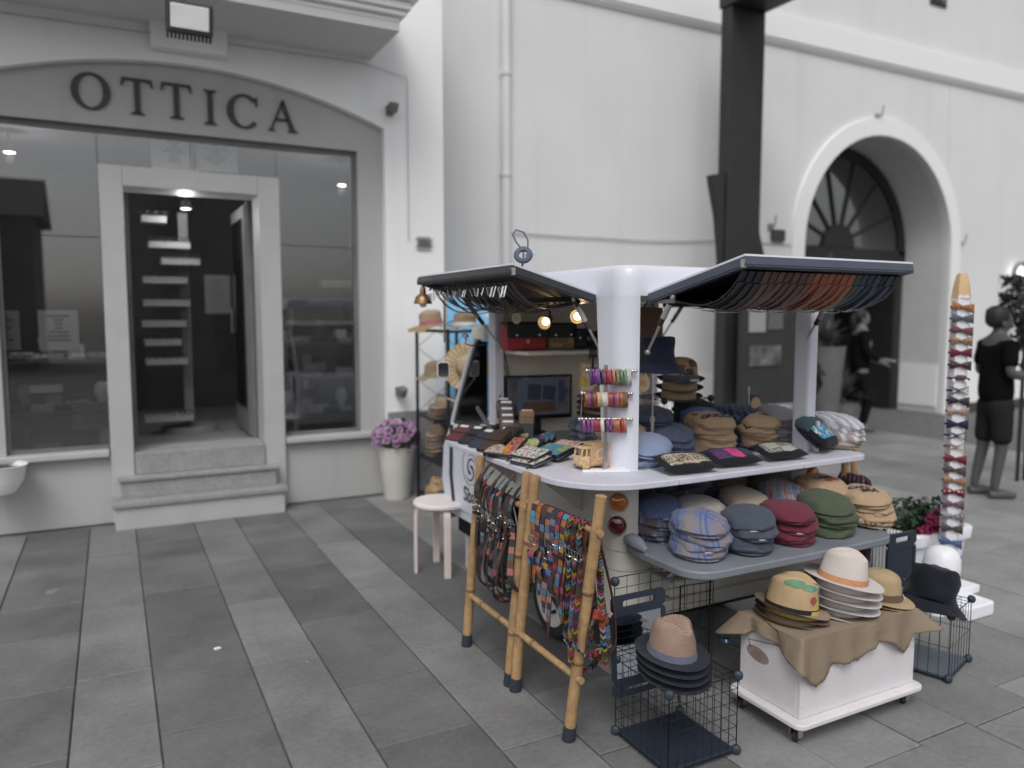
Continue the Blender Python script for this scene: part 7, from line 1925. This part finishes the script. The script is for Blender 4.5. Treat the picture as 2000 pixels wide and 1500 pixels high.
def wing(sg,w,h,t,mt4,droop=0):
    def f(u,v):
        x=.004+(w-.004)*u; hh=h*(.32+.68*u**.8)*(1-.10*u*abs(2*v-1)*0)
        z=(v-.5)*2*hh*(1-.0*u)+.0; d=t*(.4+math.sin(PI*v)*(.5+.5*u))+.0025*math.sin(v*PI*4)*(1-u)
        return mt4@Vector((sg*x,z-droop*u*sg,d))
    b=MB(); b.grid(f,7,8); 
    n0=len(b.bm.verts)
    b.grid(lambda u,v:mt4@Vector((sg*(.004+(w-.004)*u),(v-.5)*2*h*(.32+.68*u**.8)-droop*u*sg,.0)),7,8)
    return b
for i,((nm,mt,kd),py) in enumerate(zip(TIES,PYS)):
    f0=pb+e*.014+nn*.016; d=_ray(1875,py); s_=(f0.x*nn.x+f0.y*nn.y)/(d.x*nn.x+d.y*nn.y); z=CAM_H+d.z*s_
    ce=f0+up*z; dr=[.25,.05,.25,.1,.0,.1,0,.05,.1,0,0,.05,.1,.12,.15,.12,.1,.05,.05,.05,.25,.5][i]*.04
    m2=Matrix.Translation(ce)@Matrix(((e.x,0,nn.x,0),(e.y,0,nn.y,0),(0,1,0,0),(0,0,0,1)))
    o=thing('bow_tie',nm+' bow tie, '+(ORDN[i] if i<11 else ORDN[21-i]+' from the bottom')+(' from the top' if i<11 else '')+' of the pencil board','bow tie',ce,0,'bow ties on the pencil board')
    MB().box(-.062,-.03,-.006,.006,-.03,-.0285,Matrix.Translation(ce)@Matrix(((e.x,0,nn.x,0),(e.y,0,nn.y,0),(0,1,0,0),(0,0,0,1)))@Matrix.Translation((.0,0,.027))@Matrix.Rotation(0,4,'Y')).build('neck_band',f_navy,o,smooth=0)
    if kd=='bow':
        for sg in (-1,1): wing(sg,.052,.027,.010,m2,dr).build('wing',mt,o,smooth=60)
        MB().obox((0,0,.007),(.016,.017,.014)).build('knot',mt,o,world=False,smooth=30,bevel=.004).matrix_local=m2.copy() if False else Matrix.Translation(m2.translation-ce)@m2.to_3x3().to_4x4()
    elif kd=='frame':
        for sg in (-1,1):
            b=MB(); b.tube([m2@Vector(p) for p in ((sg*.006,.006,.004),(sg*.045,.021,.004),(sg*.040,0,.004),(sg*.045,-.021,.004),(sg*.006,-.006,.004))],.0034,6,True); b.build('wing',mt,o,smooth=40)
        MB().box(-.008,.008,-.008,.008,.002,.012,m2).build('knot',mt,o,smooth=0,bevel=.002)
    else:
        MB().prism([(-.05,-.010),(.05,-.010),(.048,.002),(.034,.006),(.024,.018),(-.012,.019),(-.026,.006),(-.048,.002)],0,.008,'xy',m2).build('car_body',mt,o,smooth=0,bevel=.001)
        MB().prism([(.004,.006),(.026,.006),(.02,.015),(.004,.015)],.0082,.0095,'xy',m2).prism([(-.02,.006),(.0,.006),(.0,.015),(-.012,.015)],.0082,.0095,'xy',m2).build('car_window',flat('car_window',(.22,.13,.08),.4),o,smooth=0)
        for x in (-.028,.032): MB().lathe([(0,.012),(.004,.012),(.0041,.011),(.0085,.011),(.0085,.0)],16,m2@Matrix.Translation((x,-.011,0))).build('car_wheel',m_white,o,smooth=30)
# ---- black shelf rack with hats
rk=thing('shelf_rack','tall black metal shelf rack with diamond wire backs against the pilaster','shelf rack',(2.53,5.92,0))
RX0,RX1,RY0,RY1=2.33,2.70,5.56,6.25
for x in (RX0,RX1):
    for y in (RY0,RY1): MB().box(x-.011,x+.011,y-.011,y+.011,0,1.50).build('post',m_iron,rk,smooth=0)
MB().box(RX0-.009,RX0+.009,5.895,5.915,.9,1.48).build('post',m_iron,rk,smooth=0) if False else None
zs_=(.07,.40,.76,1.485)
for z in zs_:
    MB().box(RX0+.012,RX1-.012,RY0+.012,RY1-.012,z-.006,z+.004).build('shelf',m_iron if z<1.4 else m_white,rk,smooth=0)
    b=MB(); b.box(RX0-.008,RX0+.008,RY0+.012,RY1-.012,z-.012,z+.010); b.box(RX1-.008,RX1+.008,RY0+.012,RY1-.012,z-.012,z+.010); b.box(RX0+.012,RX1-.012,RY0-.008,RY0+.008,z-.012,z+.010); b.box(RX0+.012,RX1-.012,RY1-.008,RY1+.008,z-.012,z+.010); b.build('shelf_rail',m_iron,rk,smooth=0)
b=MB()
def dia(p0,eu,h,nu,nv):
    for i in range(nu):
        for j in range(nv):
            a=Vector(p0)+Vector(eu)*(i/nu)+up*h*(j/nv); u=Vector(eu)/nu; v=up*h/nv
            b.bar(a+u*.5,a+v*.5,.0025,5); b.bar(a+v*.5,a+u*.5+v,.0025,5); b.bar(a+u*.5+v,a+u+v*.5,.0025,5); b.bar(a+u+v*.5,a+u*.5,.0025,5)
dia((RX1,RY0,.08),(0,RY1-RY0,0),1.4,2,5); dia((RX0,RY1,.08),(RX1-RX0,0,0),1.4,1,5)
b.build('wire_back',m_iron,rk,smooth=0)
tag(MB().box(2.73,3.60,6.50,6.53,.56,1.85).build('blue_wall_stand_in',flat('wall_sky_blue',A(128,190,230,k=1.15),.6),smooth=0,bevel=.004),'added panel standing in for the light blue wall behind the shelf rack','panel')  # added board that shows the building's light blue wall colour
s_nat=straw('straw_grey',(.30,.25,.17),(.40,.33,.22),100,.3); s_natb=straw('straw_greyb',(.28,.235,.165),(.36,.30,.21),120); s_pat=straw('straw_pattern',(.52,.42,.29),(.58,.48,.33),60,.15,(.14,.07,.04)); s_patb=straw('straw_patternb',(.36,.24,.13),(.44,.32,.19),90)
pinkb=spots('pink_flower_band',(.42,.12,.20),[(.5,.25,.3),(.12,.14,.06)],70,.35)
def H(px,py,y,rz,lb,cm,bm,bandm,**k): return hat('sun_hat',lb,'hat',PY(px,py,y),rz,cm,bm,bandm,**k)
h1=H(845,636,6.05,-60,'patterned straw hat with pink flower band on top of the rack','',None,None) if False else hat('sun_hat','patterned straw hat with pink flower band on top of the rack','hat',PY(842,634,5.95),-60,s_pat,s_patb,pinkb,ca=.095,cb=.105,ch=.125,bw=.10,dip=.05,curl=.002,style='round',taper=.92,bandh=.035,tilt=(.06,-.12),wob=.01)
hat('sun_hat','grey straw hat with white ribbon on top of the rack','hat',PY(908,636,5.75),-60,s_nat,s_natb,fabric('ribbon_white',(.62,.60,.60)),ca=.095,cb=.105,ch=.12,bw=.115,dip=.012,curl=.004,style='round',taper=.92,bandh=.03,wob=.012)
bow=thing('ribbon_bow','white ribbon bow at the back of the grey straw hat','ribbon',PY(940,620,5.7)); b=MB(); q=bow.location
b.grid(lambda u,v:q+Vector((.07*u,-.035*u,.03-.05*u*v+.05*u*(1-v)*(1-u))),6,4); b.build('loop',fabric('ribbon_white',(.62,.60,.60)),bow,smooth=60)
hat('sun_hat','grey straw hat resting on the rack beside the wing mirror','hat',PY(852,733,5.85),-70,s_nat,s_natb,s_natb,ca=.095,cb=.105,ch=.12,bw=.085,dip=.03,curl=-.01,style='round',taper=.92,bandh=.03,tilt=(.0,-.08),wob=.01)
hh=hat('sun_hat','large floppy straw hat hung facing outwards behind the cab window','hat',PY(912,716,5.35),0,straw('straw_floppy',(.50,.40,.26),(.56,.46,.30),70,.45,(.20,.12,.06)),straw('straw_floppyb',(.46,.36,.22),(.55,.45,.30),60,.5,(.22,.13,.06)),fabric('band_olive_camo',(.22,.24,.15)),ca=.085,cb=.095,ch=.10,bw=.095,dip=.0,curl=.004,style='round',taper=.92,bandh=.03,wob=.02)
hh.rotation_euler=(R(82),0,R(-28))
def flat_stack(px,py,y,n,mts,what,dz=.035,bw=.05,bm=None,ch=.10):
    p=PY(px,py,y)
    names={1:['single'],2:['lower','upper'],3:['bottom','middle','top'],4:['bottom','second lowest','second highest','top'],5:['bottom','second lowest','middle','second highest','top'],6:['bottom','second lowest','third lowest','third highest','second highest','top']}[n]
    out=[]
    for i in range(n):
        m_=mts[i] if isinstance(mts,list) else mts
        out.append(hat('felt_hat',names[i]+' hat of the '+what,'hat',p+Vector((.006*math.sin(i*3),.006*math.cos(i*2),dz*i)),-55+rg.uniform(-10,10),m_,m_ if bm is None else bm,bm,ca=.08,cb=.095,ch=ch,bw=bw,dip=.008,curl=.014,style='trilby',taper=.9,group=what))
    return out
t1=fabric('felt_sand',(.34,.27,.21)); t2=fabric('felt_taupe',(.20,.165,.145)); t3=fabric('felt_cocoa',(.15,.11,.085)); t4=fabric('felt_khaki',(.26,.20,.135))
flat_stack(868,812,5.80,4,[t4,t1,t4,t1],'sand stack on the second rack shelf',.026)
s_=flat_stack(856,885,5.80,6,[t3,t4,t2,t4,t2,t3],'brown stack on the middle rack shelf',.032,.02)
s_[-1].children[0].data.materials[0]=st_sack
flat_stack(893,884,5.70,3,[f_char,f_char,t2],'grey stack at the near end of the middle rack shelf',.03)
s_=flat_stack(858,972,5.80,4,[f_burlap,f_burlap,f_burlap,st_sack],'sackcloth stack on the lowest rack shelf',.026,.035)
printed(s_[-1],'SIL',.04,(R(-80),.045),0,m_ink,side=True)
flat_stack(886,978,5.68,4,[t2,f_maroon,fabric('felt_plum',(.05,.03,.045)),f_char],'dark stack on the lowest rack shelf',.03,.04)

# ================================================================== people and plants behind
def skin(name,verts,edges,radii,mt,parent,sub=2):
    me=bpy.data.meshes.new(name); me.from_pydata([Vector(v) for v in verts],edges,[]); o=bpy.data.objects.new(name,me); col.objects.link(o); o.parent=parent
    me.materials.append(mt)
    sk=o.modifiers.new('skin','SKIN'); sk.use_smooth_shade=True
    me.skin_vertices[0].data[0].use_root=True
    for s_,r in zip(me.skin_vertices[0].data,radii): s_.radius=r if isinstance(r,tuple) else (r,r)
    q=o.modifiers.new('sub','SUBSURF'); q.levels=sub; q.render_levels=sub
    return o
def person(label,loc,rz,h,skin_c,top_c,leg_c,hair_c,arms,legs,shorts,hair_long=False,held=None):
    k=h/1.70
    o=thing('person',label,'person',loc,rz); sk_=M('grey_skin',(.30,.30,.30),.6,var=.06)
    sk_=M('skin_%d'%int(skin_c*100),(skin_c,)*3,.6,var=.06)
    # front is -y
    V_=[(0,0,.93),(0,.005,1.10),(0,.01,1.28),(0,.01,1.42),(0,-.005,1.50),(0,-.015,1.565),(0,-.015,1.64),(0,-.01,1.69)]
    Rr=[(.145,.10),(.125,.095),(.15,.105),(.11,.085),.048,(.068,.082),(.075,.09),(.045,.055)]
    E_=[(i,i+1) for i in range(7)]
    V_.append((0,-.118,1.578)); Rr.append(.012); E_.append((5,8)); # nose
    for sg,(el,ha) in zip((-1,1),arms):
        n=len(V_); V_+= [(sg*.18,.01,1.40),el,ha,tuple(Vector(ha)+(Vector(ha)-Vector(el)).normalized()*.09)]; Rr+=[.055,.040,.028,.036]; E_+=[(3,n),(n,n+1),(n+1,n+2),(n+2,n+3)]
        hv=Vector(V_[n+3]); d=(Vector(ha)-Vector(el)).normalized(); s_=d.cross(Vector((0,0,1))).normalized()
        for f in range(4):
            m=len(V_); b0=hv+s_*(f-1.5)*.019; V_+= [tuple(b0+d*.045),tuple(b0+d*(.075 if f in(1,2) else .062)+Vector((0,0,-.015)))]; Rr+=[.0085,.007]; E_+=[(n+3,m),(m,m+1)]
        m=len(V_); V_+= [tuple(hv+s_*-.04*sg+d*.015)]; Rr+=[.010]; E_+=[(n+2,m)]
    for sg,(kn,an,toe) in zip((-1,1),legs):
        n=len(V_); V_+= [(sg*.09,0,.86),kn,an,toe]; Rr+=[(.085,.085),.056,.038,(.038,.028)]; E_+=[(0,n),(n,n+1),(n+1,n+2),(n+2,n+3)]
    V_=[tuple(Vector(v)*k) for v in V_]; Rr=[tuple(x*k for x in r) if isinstance(r,tuple) else r*k for r in Rr]
    skin('body',V_,E_,Rr,sk_,o)
    # clothes
    tv=[(0,0,.80),(0,.005,1.05),(0,.01,1.26),(0,.01,1.39),(0,0,1.45)]; tr=[(.20,.155),(.175,.135),(.172,.125),(.135,.10),(.070,.07)]; te=[(0,1),(1,2),(2,3),(3,4)]
    for sg,(el,ha) in zip((-1,1),arms):
        n=len(tv); sh=Vector((sg*.185,.01,1.385)); e_=Vector(el); w_=Vector(ha)
        if shorts: tv+= [tuple(sh),tuple(sh.lerp(e_,.8))]; tr+=[.072,.066]; te+=[(3,n),(n,n+1)]
        else: tv+= [tuple(sh),tuple(e_),tuple(e_.lerp(w_,.9))]; tr+=[.070,.056,.042]; te+=[(3,n),(n,n+1),(n+1,n+2)]
    skin('shirt' if shorts else 'jacket',[tuple(Vector(v)*k) for v in tv],te,[tuple(x*k for x in r) if isinstance(r,tuple) else r*k for r in tr],M('cloth_%d'%int(top_c*1000),(top_c,)*3,.95,var=.15,scale=10,spec=.08),o)
    lv=[(0,0,.95),(0,0,.88)]; lr=[(.158,.118),(.165,.125)]; le=[(0,1)]
    for sg,(kn,an,toe) in zip((-1,1),legs):
        n=len(lv); hp_=Vector((sg*.095,0,.80)); kn_=Vector(kn); an_=Vector(an)
        end=hp_.lerp(kn_,.98) if shorts else an_.lerp(kn_,.05)
        lv+=[tuple(hp_),tuple(hp_.lerp(kn_,.6))]; lr+=[.105,.092]; le+=[(1,n),(n,n+1)]
        if not shorts: lv+=[tuple(kn_)]; lr+=[.075]; le+=[(n+1,n+2)]
        m=len(lv); lv+=[tuple(end)]; lr+=[.088 if shorts else .062]; le+=[(m-1,m)]
    skin('shorts' if shorts else 'trousers',[tuple(Vector(v)*k) for v in lv],le,[tuple(x*k for x in r) if isinstance(r,tuple) else r*k for r in lr],M('cloth_%d'%int(leg_c*1000),(leg_c,)*3,.95,var=.15,scale=10,spec=.08),o)
    for sg,(kn,an,toe) in zip((-1,1),legs):
        a=Vector(an)*k; t_=Vector(toe)*k
        b=MB(); b.tube([a+Vector((0,.04*k,-.035*k)),a.lerp(t_,.4)+Vector((0,0,-.02*k)),t_,t_+Vector((0,-.05*k,.0))],[.036*k,.042*k,.040*k,.024*k],10); b.build('shoe',M('shoe_grey',(.09,.09,.09),.6),o,world=False)
    hm=M('hair_%d'%int(hair_c*1000),(hair_c,)*3,.6,var=.4,scale=60)
    b=MB(); b.lathe([(0,.118),(.05,.108),(.086,.07),(.098,.02),(.096,-.03),(.080,-.065),(.05,-.08)],24,Matrix.Translation((0,.022*k,1.625*k))@Matrix.Scale(k,4),sx=.92,sy=1.02); b.displace(.012,30)
    for v in b.bm.verts:
        if v.co.y<-.045*k and v.co.z<1.655*k: v.co.y=-.045*k+ (v.co.y+.045*k)*.1; v.co.z=max(v.co.z,1.61*k)
    b.build('hair',hm,o,world=False,smooth=60)
    if hair_long: MB().tube([(0,.09*k,1.66*k),(0,.115*k,1.60*k),(0,.10*k,1.50*k),(0,.09*k,1.42*k)],[.03*k,.05*k,.05*k,.02*k],10).displace(.01,25).build('hair_tail',hm,o,world=False,smooth=60)
    for sg in (-1,1):
        MB().lathe([(0,.006),(.006,.004),(.008,0),(0,-.004)],10,Matrix.Translation((sg*.030*k,-.094*k,1.605*k))@Matrix.Rotation(R(90),4,'X')).build('eye',m_ink,o,world=False)
        MB().lathe([(0,-.008),(.02,-.004),(.026,.004),(0,.010)],12,Matrix.Translation((sg*.078*k,.0,1.585*k))@Matrix.Rotation(R(90)*sg,4,'Y')@Matrix.Scale(1.3,4,(1,0,0))).build('ear',sk_,o,world=False)
    MB().obox((0,-.093*k,1.535*k),(.045*k,.012,.010)).build('mouth',M('lip_grey',(.2,.2,.2),.6),o,world=False,bevel=.004)
    return o,k
# facing the right of the street
FR=math.atan2(.887,.462)  # turns -y towards the camera's right
man,k=person('person in a black t-shirt and dark shorts standing behind the pencil board',(6.92,4.02,0),R(62),1.66,.075,.006,.022,.008,[((-.24,.03,1.13),(-.16,-.24,1.10)),((.24,.03,1.13),(.14,-.25,1.12))],[((-.09,-.02,.47),(-.09,.03,.075),(-.10,-.11,.035)),((.10,.03,.47),(.10,.10,.075),(.11,-.05,.035))],True)
wom,k=person('person in a dark jacket and white top walking through the archway',(9.25,7.25,0),R(58),1.68,.16,.008,.010,.012,[((-.23,.0,1.12),(-.16,-.22,1.00)),((.23,.02,1.12),(.14,-.24,1.00))],[((-.09,-.10,.48),(-.09,-.02,.075),(-.10,-.15,.035)),((.09,.04,.47),(.09,.22,.10),(.09,.10,.035))],False,True)
MB().lathe([(0,-.0),(.075,.0),(.085,.12),(.06,.26),(0,.27)],16,Matrix.Translation((0,-.085,1.12))@Matrix.Scale(.55,4,(0,1,0))).build('white_top',flat('white_top',A(225),.8),wom,world=False)
tag(MB().obox(Vector((9.25,7.25,0))+Matrix.Rotation(R(58),3,'Z')@Vector((0,-.36,.99)),(.24,.17,.012),(R(12),R(8),R(58))).build('tablet',flat('tablet_pale',A(190),.5),smooth=0,bevel=.004),'pale tablet held by the person in the archway','tablet')
def yucca(label,loc,h,n,L,r_,pot=True,lean=0):
    o=thing('yucca_plant',label,'plant',loc); x,y,z=loc
    if pot: MB().lathe([(0,0),(.16,0),(.17,.02),(.25,h-.05),(.26,h),(.22,h),(.20,h-.06),(0,h-.08)],24,Matrix.Translation(loc)).build('pot',M('pot_grey',(.16,.16,.16),.7,var=.1),o)
    MB().bar((x,y,h-.1),(x,y,h+.12),.05,8).build('trunk',M('trunk_grey',(.07,.07,.07),.9,var=.3),o)
    b=MB()
    for k in range(n):
        a=r_.uniform(0,2*PI); el=r_.uniform(.1,1.35); ll=L*r_.uniform(.6,1.1); d=Vector((math.cos(a)*math.cos(el),math.sin(a)*math.cos(el),math.sin(el))); s_=d.cross(up).normalized(); c=Vector((x,y,h+.05))
        p1=c+d*ll*.5; p2=c+d*ll+Vector((0,0,-.12*ll))
        b.add([c-s_*.018,c+s_*.018,p1+s_*.02,p1-s_*.02,p2],[(0,1,2,3),(3,2,4)])
    b.build('leaves',M('grey_leaf',(.11,.11,.11),.55,var=.4,scale=8),o,smooth=0,recalc=False)
r_=random.Random(2)
yucca('spiky yucca in a tall grey pot left of the arch opening',(8.62,7.30,0),1.20,90,.42,r_)
yucca('lower spiky yucca beside the tall pot in the arch',(8.95,7.32,0),.42,80,.55,r_)
o=thing('tall_shrub','dark tall shrub on a thin stand behind the person in black','plant',(7.9,4.5,0))
r_=random.Random(6)
for c,s_,n in ((Vector((7.75,4.30,1.72)),(.22,.2,.2),260),(Vector((7.85,4.28,1.45)),(.16,.16,.22),200),(Vector((7.95,4.22,1.12)),(.2,.15,.12),160),(Vector((7.72,4.35,1.95)),(.24,.2,.05),70),(Vector((8.1,4.1,.75)),(.3,.2,.12),160)):
    leaf_cloud(c,*s_,n,.05,r_,.1).build('foliage',M('shrub_grey_leaf',(.03,.03,.03),.7,var=.4,scale=12),o,smooth=0,recalc=False)
for dx in (-.06,.06): MB().bar((7.85+dx,4.28,0),(7.85+dx,4.28,1.4),.018,6).build('stem',m_post,o)
# leafless dark trunk beside the board
o=thing('climbing_trunk','dark crooked trunk leaning beside the menu board','plant',(7.75,6.9,0))
MB().tube([(7.65,6.85,0),(7.68,6.86,.8),(7.78,6.88,1.3),(8.02,6.9,1.75),(8.2,6.92,2.4)],[.09,.085,.075,.06,.03],9).displace(.02,6).build('trunk',m_post,o)
leaf_cloud(Vector((7.72,6.78,.85)),.17,.12,.28,260,.06,r_,.0).build('foliage',M('shrub_grey_leaf',(.03,.03,.03)),o,smooth=0,recalc=False)
for s_ in CAPS:
    for c in list(s_.children): bpy.data.objects.remove(c)
    bpy.data.objects.remove(s_)
for o in list(bpy.data.objects):
    if o.get('kind') is None and o.parent is None and o.type not in('CAMERA','LIGHT'): pass
